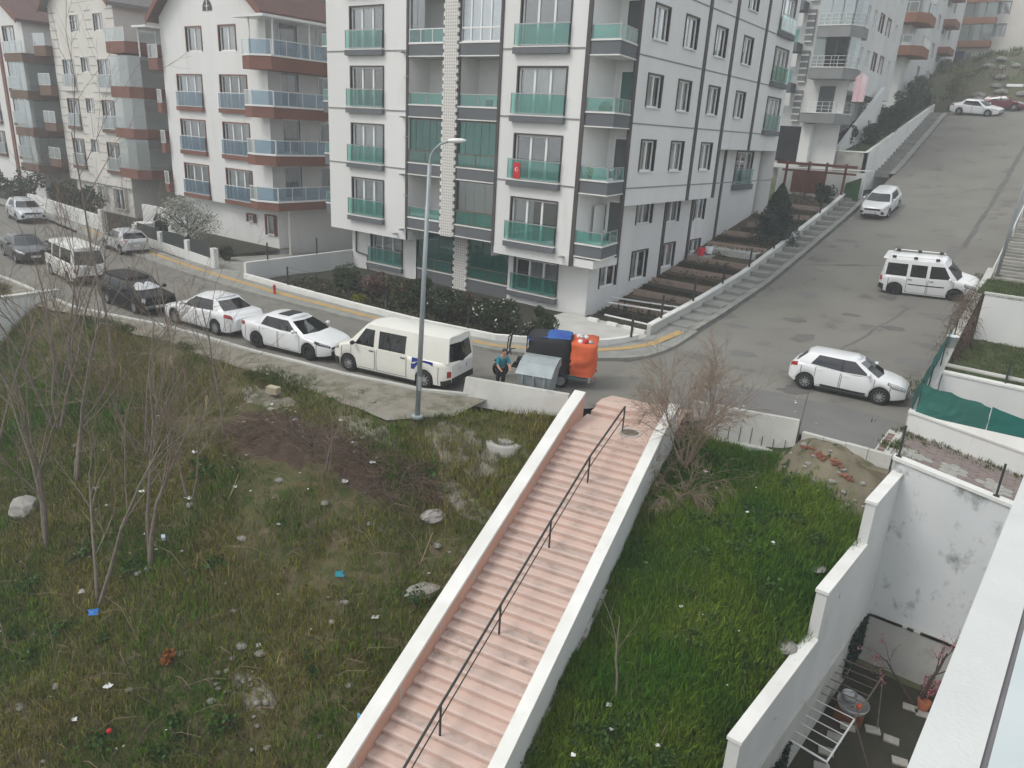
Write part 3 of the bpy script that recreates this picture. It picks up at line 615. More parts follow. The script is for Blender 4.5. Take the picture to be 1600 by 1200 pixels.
# ------------------------------------------------------------------ courtyard
sfun('courtyard', np.linspace(-3.6, 4.5, 20), lambda x: 6., lambda x: 23.1, 40, lambda x, y: -6.95 + .04 * float(vnoise(x, y, 1.3, 5)), GARDEN)
rack = thing('drying_rack', 'old metal laundry drying rack in the courtyard, half white and half rusty', 'clothes rack', (-1.9, 18.7, -6.95))
RK = pm('rusty_rack', (.17, .14, .12), (.12, .095, .08), 6, .8)
zt = -5.65; q0 = Vector((-2.55, 20.9)); q1 = Vector((-1.1, 20.95)); q2 = Vector((-2.72, 16.7)); q3 = Vector((-1.55, 16.55))
for a, b, m in ((q0, q1, RK), (q2, q3, METALW)): MB().tube([(a.x, a.y, zt), (b.x, b.y, zt)], .028, 6).build('end_bar', m, rack)
mid0 = q0.lerp(q2, .55); mid1 = q1.lerp(q3, .55)
for a, b, m in ((q0, mid0, RK), (mid0, q2, METALW), (q1, mid1, RK), (mid1, q3, METALW)): MB().tube([(a.x, a.y, zt), (b.x, b.y, zt)], .025, 6).build('side_bar', m, rack)
for k in range(1, 11):
    t = k / 11; a = q0.lerp(q2, t); b = q1.lerp(q3, t); MB().tube([(a.x, a.y, zt + .005), (b.x, b.y, zt + .005)], .016, 5).build('bar', RK if t < .5 else METALW, rack)
for a, b in ((q1, (-.85, 20.2)), (mid1, (-.75, 18.6)), (q3, (-1.0, 17.0)), (mid0, (-2.5, 18.2)), (q2, (-2.6, 17.2))): MB().tube([(a.x, a.y, zt), (b[0], b[1], -6.95)], .02, 5).build('leg', RK if a.y > 18 else METALW, rack)
bas = thing('washing_bowls', 'pale stacked bowls with an orange ball standing under the drying rack', 'bowl', (-1.75, 20.2, -6.9))
MB().lathe([(.05, .02), (.33, .03), (.42, .2), (.45, .2), (.38, .02)], 20, (-1.6, 20.2, -6.6)).build('bowl', ALU, bas, True)
MB().lathe([(.03, .1), (.16, .11), (.2, .25), (.22, .25), (.18, .09)], 16, (-1.75, 20.45, -6.6)).build('small_bowl', ALU, bas, True)
MB().lathe([(.001, -.1), (.07, -.07), (.1, 0), (.07, .07), (.001, .1)], 12, (-1.42, 20.15, -6.42)).build('ball', ORANGE, bas, True)
MB().box(-2.0, -1.25, 19.9, 20.6, -6.95, -6.6).build('crate', RUST, bas)
PSL = pm('pale_stepping_slab', (.36, .35, .31), (.28, .27, .24), 5, .95, .2, 20)
for i, (x, y) in enumerate([(-.95, 20.1), (-.45, 20.05), (-.1, 19.35), (-1.55, 19.75), (-1.75, 19.1), (-1.8, 18.4), (-1.75, 17.75), (-1.95, 17.2), (-1.55, 16.9), (-.25, 21.8), (.1, 21.75)]):
    mb = MB(); mb.box(-.2, .2, -.14, .14, 0, .05); o = mb.build('stepping_slab', PSL); o.location = (x, y, -6.96); o.rotation_euler = (0, 0, .3 + random.uniform(-.2, .2)); tag(o, 'small pale stepping slab set in the dark courtyard soil', 'paving slab', 'stepping slabs in the courtyard')
# own building: pale ledge at the right edge
ob = thing('near_building', 'pale building whose flat white ledge crosses the bottom right corner', 'building', (3, 4, -7))
lx = lambda y: .02 + .053 * (y - 3.7)
MB().prism([(lx(-6) + .05, -6), (lx(10) + .05, 10), (9, 10), (9, -6)], -7.2, 5.68).build('wall', WHITE, ob)
MB().prism([(lx(-6), -6), (lx(10), 10), (lx(10) + .28, 10), (lx(-6) + .30, -6)], 5.681, 5.80).build('coping', pm('speckled_white_coping', (.56, .58, .565), (.52, .54, .53), 1.6, .75, .2, 30, stain=(.58, .57, .55), sscale=3.5, slo=.62, shi=.72), ob)
MB().prism([(lx(-6) + .301, -6), (lx(10) + .281, 10), (lx(10) + .31, 10), (lx(-6) + .335, -6)], 5.681, 5.77).build('groove', pm('grey_sealant', (.2, .19, .2), (.17, .16, .17), 4, .7), ob)
MB().prism([(lx(-6) + .336, -6), (lx(10) + .311, 10), (8.9, 10), (8.9, -6)], 5.681, 5.79).build('roof_panel', pm('pale_blue_panel', (.50, .55, .56), (.46, .52, .53), 2, .5), ob)
# concrete wall at far left behind the bare trees
lw = wall_thing('left_end_wall', 'pale grey rendered wall at the left edge behind the bare trees', 'wall', [(-37.2, 14.9), (-37.0, 6), (-37.3, 6), (-37.5, 14.9)], -9, .42, WHITE2, .08, PALECON)
# far hill behind the crest
def hill_z(x, y):
    return float(np.interp(y, [97, 99, 101, 106, 113, 130, 170], [12.9, 14.2, 16.2, 18.9, 20.8, 21.4, 22]) + vnoise(x, y, .3, 8) * .6 + vnoise(x, y, .9, 2) * .25 - np.clip((-11.5 - x) / 4, 0, 1) * 1.5)
mb = MB(); mb.grid([[(x, y, hill_z(x, y)) for x in np.linspace(-24, 40, 60)] for y in np.linspace(97.5, 165, 60)]); S('rocky_hill', mb, HILL, True)
# ------------------------------------------------------------------ buildings
def wall_holes(mb, p, rz, u0, u1, z0, z1, holes, depth=.22):
    """wall sheet with real openings and reveals; u runs along the wall seen from outside, depth goes inwards"""
    c, s = math.cos(rz), math.sin(rz); W = lambda u, d, z: (p[0] + u * c - d * s, p[1] + u * s + d * c, z)
    us = sorted({u0, u1} | {h[i] for h in holes for i in (0, 1)}); zs = sorted({z0, z1} | {h[i] for h in holes for i in (2, 3)})
    us = [u for u in us if u0 <= u <= u1]; zs = [z for z in zs if z0 <= z <= z1]
    for a, b in zip(us, us[1:]):
        for e, f in zip(zs, zs[1:]):
            m, n = (a + b) / 2, (e + f) / 2
            if any(h[0] < m < h[1] and h[2] < n < h[3] for h in holes): continue
            mb.add([W(a, 0, e), W(b, 0, e), W(b, 0, f), W(a, 0, f)], [(0, 1, 2, 3)])
    for a, b, e, f in holes:
        mb.add([W(a, 0, e), W(b, 0, e), W(b, 0, f), W(a, 0, f), W(a, depth, e), W(b, depth, e), W(b, depth, f), W(a, depth, f)],
               [(0, 4, 5, 1), (1, 5, 6, 2), (2, 6, 7, 3), (3, 7, 4, 0)])
    return mb
WM = {}
def wmesh(key, fn):
    if key not in WM: WM[key] = fn()
    return WM[key]
def frame_mesh(w, h, nl, trim, bars):
    mb = MB()
    t = .075
    if trim:
        for b in ((-t, 0, -.0, h + t), (w, w + t, -.0, h + t)): mb.box(b[0], b[1], -.05, .0 + .2, b[2], b[3])
        mb.box(-t + .001, w + t - .001, -.048, .2, h + .001, h + t)
    mb.mat(1); f = .075; d0, d1 = .09, .16
    mb.box(0, f, d0, d1, 0, h); mb.box(w - f, w, d0, d1, 0, h); mb.box(f, w - f, d0 + .002, d1, 0, f); mb.box(f, w - f, d0 + .002, d1, h - f, h)
    for k in range(1, nl): x = w * k / nl; mb.box(x - .055, x + .055, d0 - .01, d1, f, h - f)
    if bars: mb.box(f, w - f, d0 + .004, d1, h * bars - .03, h * bars + .03)
    return mb
def curtain_mesh(w, h, folds):
    mb = MB(); n = max(8, int(w * 12)); P = [[], []]
    for i in range(n + 1):
        d = .24 + (.025 * math.sin(i * 2.1) + .02 * math.sin(i * 1.3) if folds else 0); P[0].append((w * i / n, d, 0)); P[1].append((w * i / n, d, h))
    mb.grid(P); return mb
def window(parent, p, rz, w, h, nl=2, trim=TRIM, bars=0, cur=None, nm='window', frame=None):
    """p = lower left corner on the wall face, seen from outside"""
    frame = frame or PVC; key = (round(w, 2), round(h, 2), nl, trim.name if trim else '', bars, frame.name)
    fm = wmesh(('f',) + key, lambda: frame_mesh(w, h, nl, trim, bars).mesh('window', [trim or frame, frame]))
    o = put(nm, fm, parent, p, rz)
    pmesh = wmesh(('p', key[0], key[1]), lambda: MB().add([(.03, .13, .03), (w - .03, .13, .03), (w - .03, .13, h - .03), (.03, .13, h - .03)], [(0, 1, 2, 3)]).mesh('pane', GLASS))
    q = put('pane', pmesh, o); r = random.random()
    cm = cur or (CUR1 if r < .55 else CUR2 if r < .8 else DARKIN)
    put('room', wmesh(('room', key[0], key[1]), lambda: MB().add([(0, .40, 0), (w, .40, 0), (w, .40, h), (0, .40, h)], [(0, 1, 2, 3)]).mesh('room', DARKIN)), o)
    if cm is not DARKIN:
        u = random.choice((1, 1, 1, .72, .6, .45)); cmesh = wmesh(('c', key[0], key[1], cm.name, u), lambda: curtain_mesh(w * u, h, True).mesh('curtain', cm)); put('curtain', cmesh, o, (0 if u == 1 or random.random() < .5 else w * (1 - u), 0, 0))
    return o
def railing(parent, p, rz, w, h, glass, n=0, rail=ALU, nm='railing', d=.0):
    """glass balustrade: sheet, top rail, small posts"""
    def mk():
        mb = MB(); mb.box(-.04, w + .04, -.025, .025, h, h + .045); mb.box(-.0, w, -.02, .02, 0, .03)
        for k in range(n + 1): x = w * k / max(1, n); mb.box(x - .018, x + .018, -.022, .022, 0, h)
        return mb.mesh('railing', rail)
    o = put(nm, wmesh(('r', round(w, 2), round(h, 2), n, rail.name), mk), parent, p, rz)
    put('glass_panel', wmesh(('g', round(w, 2), round(h, 2), glass.name), lambda: MB().add([(.01, 0, .03), (w - .01, 0, .03), (w - .01, 0, h), (.01, 0, h)], [(0, 1, 2, 3)]).mesh('glass_panel', glass)), o)
    return o
def W2(p, rz):
    c, s = math.cos(rz), math.sin(rz); return lambda u, d, z: (p[0] + u * c - d * s, p[1] + u * s + d * c, z)
def bx_at(mb, p, rz, u0, u1, d0, d1, z0, z1):
    W = W2(p, rz); return mb.hexa([W(u0, d0, z0), W(u1, d0, z0), W(u1, d1, z0), W(u0, d1, z0)], [W(u0, d0, z1), W(u1, d0, z1), W(u1, d1, z1), W(u0, d1, z1)])

# ---- main block
B = thing('apartment_building', 'large white apartment block with green glass balconies and patterned centre strip at the corner', 'building', (-27, 30.5, -.2))
FY = 30.5; TOP = 18.5
rows = [3.45, 6.45, 9.45, 12.45, 15.45]
wl = MB(); h1 = [(2.02, 4.57, z, z + 2.05) for z in rows]            # u measured from x=-36.2
wall_holes(wl, (-36.2, FY), 0, 0, 6.35, 2.43, TOP, h1)
h3 = [(1.02, 3.72, z, z + 2.07) for z in rows]                          # u from x=-23.5
wall_holes(wl, (-23.5, FY), 0, 0, 4.68, 2.6, TOP, h3)
wl.add([(-36.2, 55, -.5), (-36.2, FY, 2.43), (-36.2, FY, TOP), (-36.2, 55, TOP)], [(0, 1, 2, 3)])
wl.add([(-36.2, FY, 2.43), (-36.2, 32, 2.43), (-29.85, 32, 2.43), (-29.85, FY, 2.43)], [(0, 1, 2, 3)])
wl.add([(-23.5, FY, 2.6), (-23.5, 32, 2.6), (-18.82, 32, 2.6), (-18.82, FY, 2.6)], [(0, 1, 2, 3)])
# ground floor, set back
gh = [(1.75, 4.35, .5, 2.2), (12.75, 15.45, .62, 2.3)]
wall_holes(wl, (-35.75, 31.8), 0, 0, 5.5, -.9, 2.44, gh[:1]); wall_holes(wl, (-35.75, 31.8), 0, 12.3, 17.3, -.9, 2.62, gh[1:])
wl.add([(-35.75, 31.8, -.9), (-35.75, 50, -.9), (-35.75, 50, 2.44), (-35.75, 31.8, 2.44)], [(3, 2, 1, 0)])
# right side: lower wall and upper wall
lh = [(1.15, 2.85, 1.2, 2.75), (4.5, 6.3, 1.2, 2.75), (8.15, 9.9, 1.45, 2.85), (12.2, 13.7, 2.0, 2.75)] + [(1.15, 2.85, 4.22, 5.38), (4.5, 6.3, 4.22, 5.38), (8.15, 9.9, 4.1, 5.38), (12.2, 13.7, 4.0, 5.38)]
wall_holes(wl, (-18.45, 31.8), PI / 2, 0, 12.3 + 10.4, -.9, 5.46, [h for h in lh])
wall_holes(wl, (-18.45, 44.1), PI / 2, 0, 10.4, 5.46, 8.26, [(5.7, 8.8, 6.05, 8.1)])
ru = [(1.25, 2.75), (4.65, 6.15), (8.6, 10.1), (12.75, 14.2)]; rr = [7.1, 10.1, 13.1, 16.0]
rhol = [(a, b, z, z + 1.45) for z in rr for a, b in ru if not (z < 8 and a > 11)]
rhol += [(18.4, 21.0, z, z + 2.0) for z in (9.6, 12.6, 15.6)]
wall_holes(wl, (-17.5, 32.88), PI / 2, 0, 11.2, 5.46, TOP, [h for h in rhol if h[1] < 11.2])
wall_holes(wl, (-17.5, 32.88), PI / 2, 11.2, 21.9, 8.26, TOP, [h for h in rhol if h[0] > 11.2])
wl.add([(-18.45, 32.88, 5.46), (-17.5, 32.88, 5.46), (-17.5, 44.08, 5.46), (-18.45, 44.08, 5.46)], [(3, 2, 1, 0)])
wl.add([(-18.45, 44.08, 8.26), (-17.5, 44.08, 8.26), (-17.5, 54.78, 8.26), (-18.45, 54.78, 8.26)], [(3, 2, 1, 0)])
wl.add([(-18.45, 44.08, 5.46), (-17.5, 44.08, 5.46), (-17.5, 44.08, 8.26), (-18.45, 44.08, 8.26)], [(3, 2, 1, 0)])
wl.add([(-36, 54.78, -.5), (-17.5, 54.78, -.5), (-17.5, 54.78, TOP), (-36, 54.78, TOP)], [(3, 2, 1, 0)])
# corner return of the balcony stack, down to the overhang
wl.box(-18.62, -17.5, 30.52, 32.86, 2.63, 3.02)
wl.add([(-18.62, 30.52, 2.6), (-18.62, 32.9, 2.6), (-17.5, 32.9, 2.6), (-17.5, 31.8, 2.6)], [(0, 1, 2, 3)])
main_wall = wl.build('wall', WHITE, B)
MB().box(-36.4, -17.3, 30.3, 55, TOP, TOP + .3).build('roof', REDROOF, B)
# string courses
st_ = MB()
for z in (6.28, 9.28, 12.28, 15.28):
    for x0, x1 in ((-36.2, -34.55), (-31.5, -29.9), (-23.5, -22.75), (-19.75, -18.9)): st_.box(x0, x1, FY - .025, FY, z, z + .07)
    for y0, y1 in ((32.92, 40.2), (40.55, 43.9), (44.3, 48.9), (49.2, 54.7)): st_.box(-17.5, -17.475, y0, y1, z - (.0), z + .06)
st_.build('string_course', pm('grey_line', (.26, .255, .255), None, 1), B)
for x0, x1, y0, y1, z0, z1 in ((-29.86, -29.7, FY - .06, FY, 3.05, TOP), (-23.66, -23.5, FY - .06, FY, 3.05, TOP), (-18.83, -18.62, FY - .07, FY, 2.6, TOP), (-17.53, -17.42, 32.6, 32.87, 3.0, TOP),
                               (-17.5, -17.43, 40.2, 40.5, 5.46, TOP), (-17.5, -17.43, 43.92, 44.24, 8.26 - 2.8, TOP), (-17.5, -17.43, 48.9, 49.2, 8.26, TOP),
                               (-18.45, -18.38, 39.7, 40.0, .6, 5.45), (-18.45, -18.38, 43.4, 43.7, 1.2, 5.45), (-18.45, -18.38, 47.6, 47.9, 2.2, 8.2)):
    MB().box(x0, x1, y0, y1, z0, z1).build('vertical_band', TRIM, B)
def sill(x0, x1, y, z, m=SLAB, hgt=.32, prj=.22, capm=COPING):
    s = MB().box(x0, x1, y - prj, y, z - hgt, z - .05).build('sill', m, B); MB().box(x0 - .01, x1 + .01, y - prj - .015, y, z - .05, z).build('coping', capm, s); return s
for z in rows:
    for x0, w_ in ((-34.18, 2.55), (-22.48, 2.7)):
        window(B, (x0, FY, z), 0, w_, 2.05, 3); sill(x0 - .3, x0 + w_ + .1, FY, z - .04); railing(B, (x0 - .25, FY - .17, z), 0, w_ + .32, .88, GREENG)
for x0, w_, z, h in ((-34.0, 2.6, .5, 1.7), (-23.0, 2.7, .62, 1.68)):
    window(B, (x0, 31.8, z), 0, w_, h, 3, cur=CUR2); s_ = sill(x0 - .3, x0 + w_ + .1, 31.8, z - .04); railing(B, (x0 - .15, 31.63, z), 0, w_ + .2, .85, GREENG)
for a, b, z, t in rhol:
    if a < 18: window(B, (-17.5, 32.88 + a, z), PI / 2, b - a, t - z, 2, cur=CUR1)
    else:
        window(B, (-17.5, 32.88 + a, z), PI / 2, b - a, t - z, 3); bx_at(MB(), (-17.5, 32.88), PI / 2, a - .2, b + .2, -.22, 0, z - .34, z - .04).build('sill', SLAB, B); railing(B, (-17.33, 32.88 + a - .1, z), PI / 2, b - a + .2, .9, GREENG)
    if a < 18: bx_at(MB(), (-17.5, 32.88), PI / 2, a - .05, b + .05, -.09, 0, z - .06, z).build('sill', COPING, B)
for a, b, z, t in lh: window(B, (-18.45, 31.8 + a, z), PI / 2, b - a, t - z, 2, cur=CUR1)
window(B, (-18.45, 49.8, 6.05), PI / 2, 3.1, 2.05, 3, cur=DARKIN); bx_at(MB(), (-18.45, 49.8), PI / 2, -.2, 3.3, -.25, 0, 5.65, 6.0).build('sill', SLAB, B); railing(B, (-18.25, 49.75, 6.02), PI / 2, 3.2, .95, GREENG)
# middle balconies in the recess
BW = [(-29.7, -27.2), (-26.22, -23.66)]; lev = [3.1, 6.05, 9.02, 12.0, 15.0]
iw = MB(); iw.add([(-29.7, 32.1, .0), (-23.5, 32.1, .0), (-23.5, 32.1, TOP), (-29.7, 32.1, TOP)], [(0, 1, 2, 3)])
for x in (-29.7, -23.66): iw.add([(x, FY, 2.4), (x, 32.1, 2.4), (x, 32.1, TOP), (x, FY, TOP)], [(0, 1, 2, 3)])
for x in (-27.2, -26.22): iw.add([(x, FY + .1, 3.0), (x, 32.1, 3.0), (x, 32.1, TOP), (x, FY + .1, TOP)], [(0, 1, 2, 3)])
iw.build('balcony_wall', ROOMW if False else WHITE, B)
DOOR = pm('dark_door_glass', (.06, .07, .075), (.09, .1, .1), 1.0, .25, spec=.6)
def balcony_door(x, y, z, rz=0, w=.85, h=2.1, m=DOOR):
    d = put('balcony_door', wmesh(('door', w, h), lambda: MB().box(0, .09, -.04, .0, 0, h).box(w - .09, w, -.04, 0, 0, h).box(.09, w - .09, -.038, 0, h - .09, h).mesh('balcony_door', PVC)), B, (x, y, z), rz)
    put('door_pane', wmesh(('dpane', w, h, m.name), lambda: MB().box(.09, w - .09, -.02, -.005, 0, h - .09).mesh('door_pane', m)), d); return d
def glaze(x0, x1, y, z0, z1, n, m, fm, split=0):
    """folding balcony glazing: frame with separate sheets"""
    mb = MB(); mb.box(x0, x1, y - .03, y + .03, z1 - .06, z1); mb.box(x0, x1, y - .028, y + .028, z0, z0 + .05)
    if split: mb.box(x0, x1, y - .035, y + .035, split - .04, split + .04)
    if fm is PVC:
        for k in range(n + 1): x = x0 + .03 + (x1 - x0 - .06) * k / n; mb.box(x - .045, x + .045, y - .032, y + .032, z0 + .05, z1 - .06)
    g = mb.build('balcony_glazing', fm, B)
    for k in range(n):
        a = x0 + (x1 - x0) * k / n + .012; b = x0 + (x1 - x0) * (k + 1) / n - .012; MB().box(a, b, y - .006 + (k % 2) * .008, y + .006 + (k % 2) * .008, z0 + .05, z1 - .06).build('glass_sheet', m, g)
    return g
FRB = pm('brown_alu_frame', (.17, .13, .10), (.13, .1, .08), 2, .5)
for ci, (x0, x1) in enumerate(BW):
    for k, z in enumerate(lev):
        s_ = MB().box(x0, x1, FY - .02, FY + .12, z + .05, z + .6).build('balcony_front', SLAB, B)
        MB().box(x0 - .02, x1 + .02, FY - .05, FY + .14, z + .6, z + .665).box(x0 - .02, x1 + .02, FY - .05, FY + .14, z, z + .05).build('coping', COPING, s_)
        MB().box(x0, x1, FY + .14, 32.1, z + .0, z + .1).build('balcony_floor', PALECON, B)
        top_z = z + 2.95
        bd = balcony_door(x1 - .95 if ci else x1 - .8, 32.09, z + .1)
        mode = {(0, 0): 'low', (0, 1): 'full', (0, 2): 'low', (0, 3): 'half', (0, 4): 'full', (1, 0): 'brown', (1, 1): 'full', (1, 2): 'low', (1, 3): 'white', (1, 4): 'low'}[(ci, k)]
        if mode == 'low': railing(B, (x0 + .03, FY + .05, z + .665), 0, x1 - x0 - .06, .55, GREENG, 2)
        elif mode == 'full': railing(B, (x0 + .03, FY - .0, z + .665), 0, x1 - x0 - .06, .62, GREENG, 2, FRB); glaze(x0, x1, FY + .09, z + .67, top_z, 5, GREENCUR, FRB)
        elif mode == 'brown': railing(B, (x0 + .03, FY - .0, z + .665), 0, x1 - x0 - .06, .7, GREENG, 2, FRB); glaze(x0, x1, FY + .09, z + .67, top_z, 4, GLASS, FRB)
        elif mode == 'half': railing(B, (x0 + .03, FY + .0, z + .665), 0, x1 - x0 - .06, .62, GREENG, 3, PVC); glaze(x0, x0 + 1.0, FY + .1, z + .67, top_z, 2, GLASS, FRB)
        else: glaze(x0 + .02, x1 - .02, FY + .08, z + .67, top_z, 4, GLASS, PVC, z + 1.3)
    # ground floor glazing
    x0, x1 = ((-30.5, -28.0), (-26.65, -24.05))[ci]
    s_ = MB().box(x0 + .3, x1 + .55, 31.86, 32.0, -.9, .6).build('balcony_front', SLAB, B); MB().box(x0 + .28, x1 + .57, 31.83, 32.02, .6, .67).build('coping', COPING, s_)
    glaze(x0 + .3, x1 + .55, 31.94, .67, 3.0, 5, GREENCUR, FRB); railing(B, (x0 + .35, 31.86, .67), 0, x1 - x0 + .1, .6, GREENG, 2, FRB)
mb = MB(); mb.box(-30.2, -23.2, 32.02, 32.08, -.9, 3.1); mb.build('ground_back_wall', DARKIN, B)
# patterned centre strip with toothed edges
def lattice():
    m = pm('lattice_panel', (.66, .64, .60), (.62, .60, .56), .5, .85); t = m.node_tree; b = t.nodes['Principled BSDF']
    g = t.nodes.new('ShaderNodeNewGeometry'); mp = t.nodes.new('ShaderNodeMapping'); mp.inputs['Rotation'].default_value = (0, PI / 4, 0); t.links.new(g.outputs['Position'], mp.inputs['Vector'])
    ck = t.nodes.new('ShaderNodeTexChecker'); ck.inputs['Scale'].default_value = 9.5; t.links.new(mp.outputs['Vector'], ck.inputs['Vector'])
    bp = t.nodes.new('ShaderNodeBump'); bp.inputs['Strength'].default_value = .7; bp.inputs['Distance'].default_value = .05; t.links.new(ck.outputs['Fac'], bp.inputs['Height']); t.links.new(bp.outputs['Normal'], b.inputs['Normal'])
    mm = t.nodes.new('ShaderNodeMix'); mm.data_type = 'RGBA'; t.links.new(ck.outputs['Fac'], mm.inputs['Factor']); mm.inputs['A'].default_value = (.70, .69, .66, 1); mm.inputs['B'].default_value = (.50, .48, .45, 1); t.links.new(mm.outputs['Result'], b.inputs['Base Color']); return m
LAT = lattice()
pn = MB().box(-27.12, -26.3, FY - .14, FY + .1, 3.05, TOP).build('centre_strip', LAT, B)
pn2 = MB().box(-27.25, -26.4, 31.75, 31.95, -.3, 3.04).build('centre_strip', LAT, B)
MB().box(-27.27, -26.15, FY - .03, FY + .08, 3.05, TOP).build('strip_backing', TRIM, B)
eb = MB().box(0, .085, -.06, .1, 0, .2).mesh('edge_block', COPING); z = 3.1
while z < 18: put('edge_block', eb, pn, (-27.215, FY - .07, z)); put('edge_block', eb, pn, (-26.3, FY - .06, z)); z += .37
z = -.2
while z < 2.9: put('edge_block', eb, pn2, (-27.335, 31.8, z)); put('edge_block', eb, pn2, (-26.4, 31.8, z)); z += .37
# corner balconies
for k, z in enumerate(lev):
    poly = [(-18.62, FY), (-17.12, FY), (-17.45, 32.6), (-18.62, 32.6)]
    s_ = MB().prism(poly, z + .05, z + .6).build('balcony_front', SLAB, B)
    pc = [(-18.62, FY - .04), (-17.08, FY - .04), (-17.42, 32.6), (-18.62, 32.6)]
    MB().prism(pc, z + .601, z + .665).prism(pc, z, z + .049).build('coping', COPING, s_)
    railing(B, (-18.6, FY + .03, z + .665), 0, 1.42, .56, GREENG, 1)
    a = math.atan2(2.0, -.31); railing(B, (-17.16, FY + .06, z + .665), a, 2.0, .56, GREENG, 2)
    balcony_door(-18.3, 32.87, z + .6, 0, .8, 2.0, DOOR if k != 2 else GREENCUR)
MB().box(-18.7, -18.62, FY, 32.9, 3.02, TOP).add([(-18.62, 32.88, 3), (-17.5, 32.88, 3), (-17.5, 32.88, TOP), (-18.62, 32.88, TOP)], [(0, 1, 2, 3)]).build('balcony_wall', WHITE, B)
# small balconies on the far left flank
for z in (3.1, 6.05, 9.02, 12.0, 15):
    s_ = MB().box(-37.2, -36.2, 31.0, 33.4, z, z + .62).build('balcony_front', SLAB, B); MB().box(-37.23, -36.2, 30.97, 33.43, z + .62, z + .68).build('coping', COPING, s_); railing(B, (-37.18, 31.03, z + .68), 0, .98, .6, GREENG, 1)
for x, z in ((-30.1, 3.0), (-30.1, 6.0), (-30.1, 9.0), (-30.1, 12.2), (-19.3, 3.0), (-30.6, 2.7)):
    MB().box(x, x + .16, FY - .32, FY, z - .03, z + .05).build('wall_lamp', ALU, B)
for z in (4.9, 8.0, 11.0): MB().tube([(-30.05, FY - .02, z), (-29.2, FY - .5, z + .05)], .015, 4).build('drying_arm', ALU, B)
MB().tube([(-35.3, 31.7, .9), (-34.3, 31.7, .8), (-34.3, 31.72, -.2)], .05, 8).tube([(-35.3, 31.7, .9), (-35.3, 31.72, 2.4)], .05, 8).build('gas_pipe', pm('dark_pipe', (.12, .09, .08), None, 2), B)
# flag hung inside a railing, things on balconies
fl = thing('flag', 'red flag with white crescent and star hung behind a green balcony glass', 'flag', (-22.3, FY - .2, 6.3))
MB().box(-22.35, -21.95, FY - .205, FY - .195, 6.45, 7.2).build('cloth', FLAGR, fl)
mb = MB(); cx, cz = -22.15, 6.88; P = [[], []]
for k in range(13):
    a = math.radians(40 + 280 * k / 12); P[0].append((cx + .1 * math.cos(a), FY - .207, cz + .1 * math.sin(a))); P[1].append((cx + .025 * 1 + .078 * math.cos(a) * 1.0, FY - .207, cz + .078 * math.sin(a)))
mb.grid(P); s5 = [(cx + .08 + (.045 if k % 2 == 0 else .018) * math.cos(PI / 2 + k * PI / 5), FY - .2075, cz + (.045 if k % 2 == 0 else .018) * math.sin(PI / 2 + k * PI / 5)) for k in range(10)]
mb.add(s5, [tuple(range(10))]); mb.build('crescent_and_star', WHITEP, fl)
def small(name, label, cat, parts, group=None):
    t = thing(name, label, cat, parts[0][3])
    for nm, mb, m, _ in parts: mb.build(nm, m, t)
    return t
def chair(x, y, z, m, label):
    t = thing('balcony_chair', label, 'chair', (x, y, z)); MB().box(x - .22, x + .22, y - .22, y + .22, z + .4, z + .46).build('seat', m, t); MB().box(x - .22, x + .22, y + .18, y + .24, z + .46, z + .95).build('backrest', m, t)
    for a in (-.19, .19):
        for b in (-.19, .19): MB().box(x + a - .02, x + a + .02, y + b - .02, y + b + .02, z, z + .4).build('leg', m, t)
chair(-25.0, 31.3, 9.12, BLACKM, 'dark chair standing inside the right centre balcony, third balcony up'); chair(-24.2, 31.2, 9.12, RED, 'red-brown chair on the same balcony as the dark chair, nearer its door')
chair(-28.6, 31.3, 6.15, BLACKM, 'black chair behind the green glazing of the left centre balcony')
pl = thing('potted_plant', 'yellow-green potted plant behind the corner balcony glass', 'plant', (-18.4, 31, 6.65)); MB().lathe([(.08, 0), (.12, .22), (.1, .22), (.02, .2)], 10, (-18.35, 30.9, 6.66)).build('pot', TERRA, pl)
leaves('foliage', crown_pts(160, (-18.35, 30.9, 7.05), (.25, .2, .22), seed=4)[0], .06, shades((.3, .32, .03), 160), pl)
clo = thing('folded_cover', 'green and blue cloth heap behind the glass of the second corner balcony from the top', 'cloth', (-18, 31, 9.6)); MB().lathe([(.3, 0), (.32, .25), (.2, .45), (.02, .5)], 9, (-17.95, 31.1, 9.66)).build('cloth_heap', pm('olive_cloth', (.13, .16, .04), (.08, .1, .1), 3), clo, True)

# ---- generic smaller blocks
def french(parent, x, y, z, w, h, glass, sm, trim=TRIM, nl=3, sh=.3):
    window(parent, (x, y, z), 0, w, h, nl, trim); bx_at(MB(), (x, y), 0, -.15, w + .15, -.2, 0, z - sh, z - .02).build('sill', sm, parent)
    railing(parent, (x - .1, y - .16, z), 0, w + .2, .95, glass, 0, METALW)
HA = thing('apartment_house', 'white house with brick-red balconies, blue balcony glass and a gabled roof', 'building', (-48.5, 31, -.3))
wl = MB(); cols = [(1.75, 4.75), (6.95, 9.85)]                       # u from x=-54.6
hol = [(a, b, z, z + 2.05) for z in (2.95, 5.98, 8.95) for a, b in cols] + [(3.3, 5.1, 12.5, 14.0), (7.15, 8.95, 12.5, 14.0)]
wall_holes(wl, (-54.6, 31), 0, 0, 12.1, 2.6, 14.8, hol)
wl.add([(-54.6, 31, 14.8), (-42.5, 31, 14.8), (-48.55, 31, 19.3)], [(0, 1, 2)])
wl.add([(-54.2, 31.5, -.8), (-42.8, 31.5, -.8), (-42.8, 31.5, 2.6), (-54.2, 31.5, 2.6)], [(0, 1, 2, 3)]); wl.add([(-54.6, 31, 2.6), (-54.6, 31.5, 2.6), (-42.5, 31.5, 2.6), (-42.5, 31, 2.6)], [(0, 1, 2, 3)])
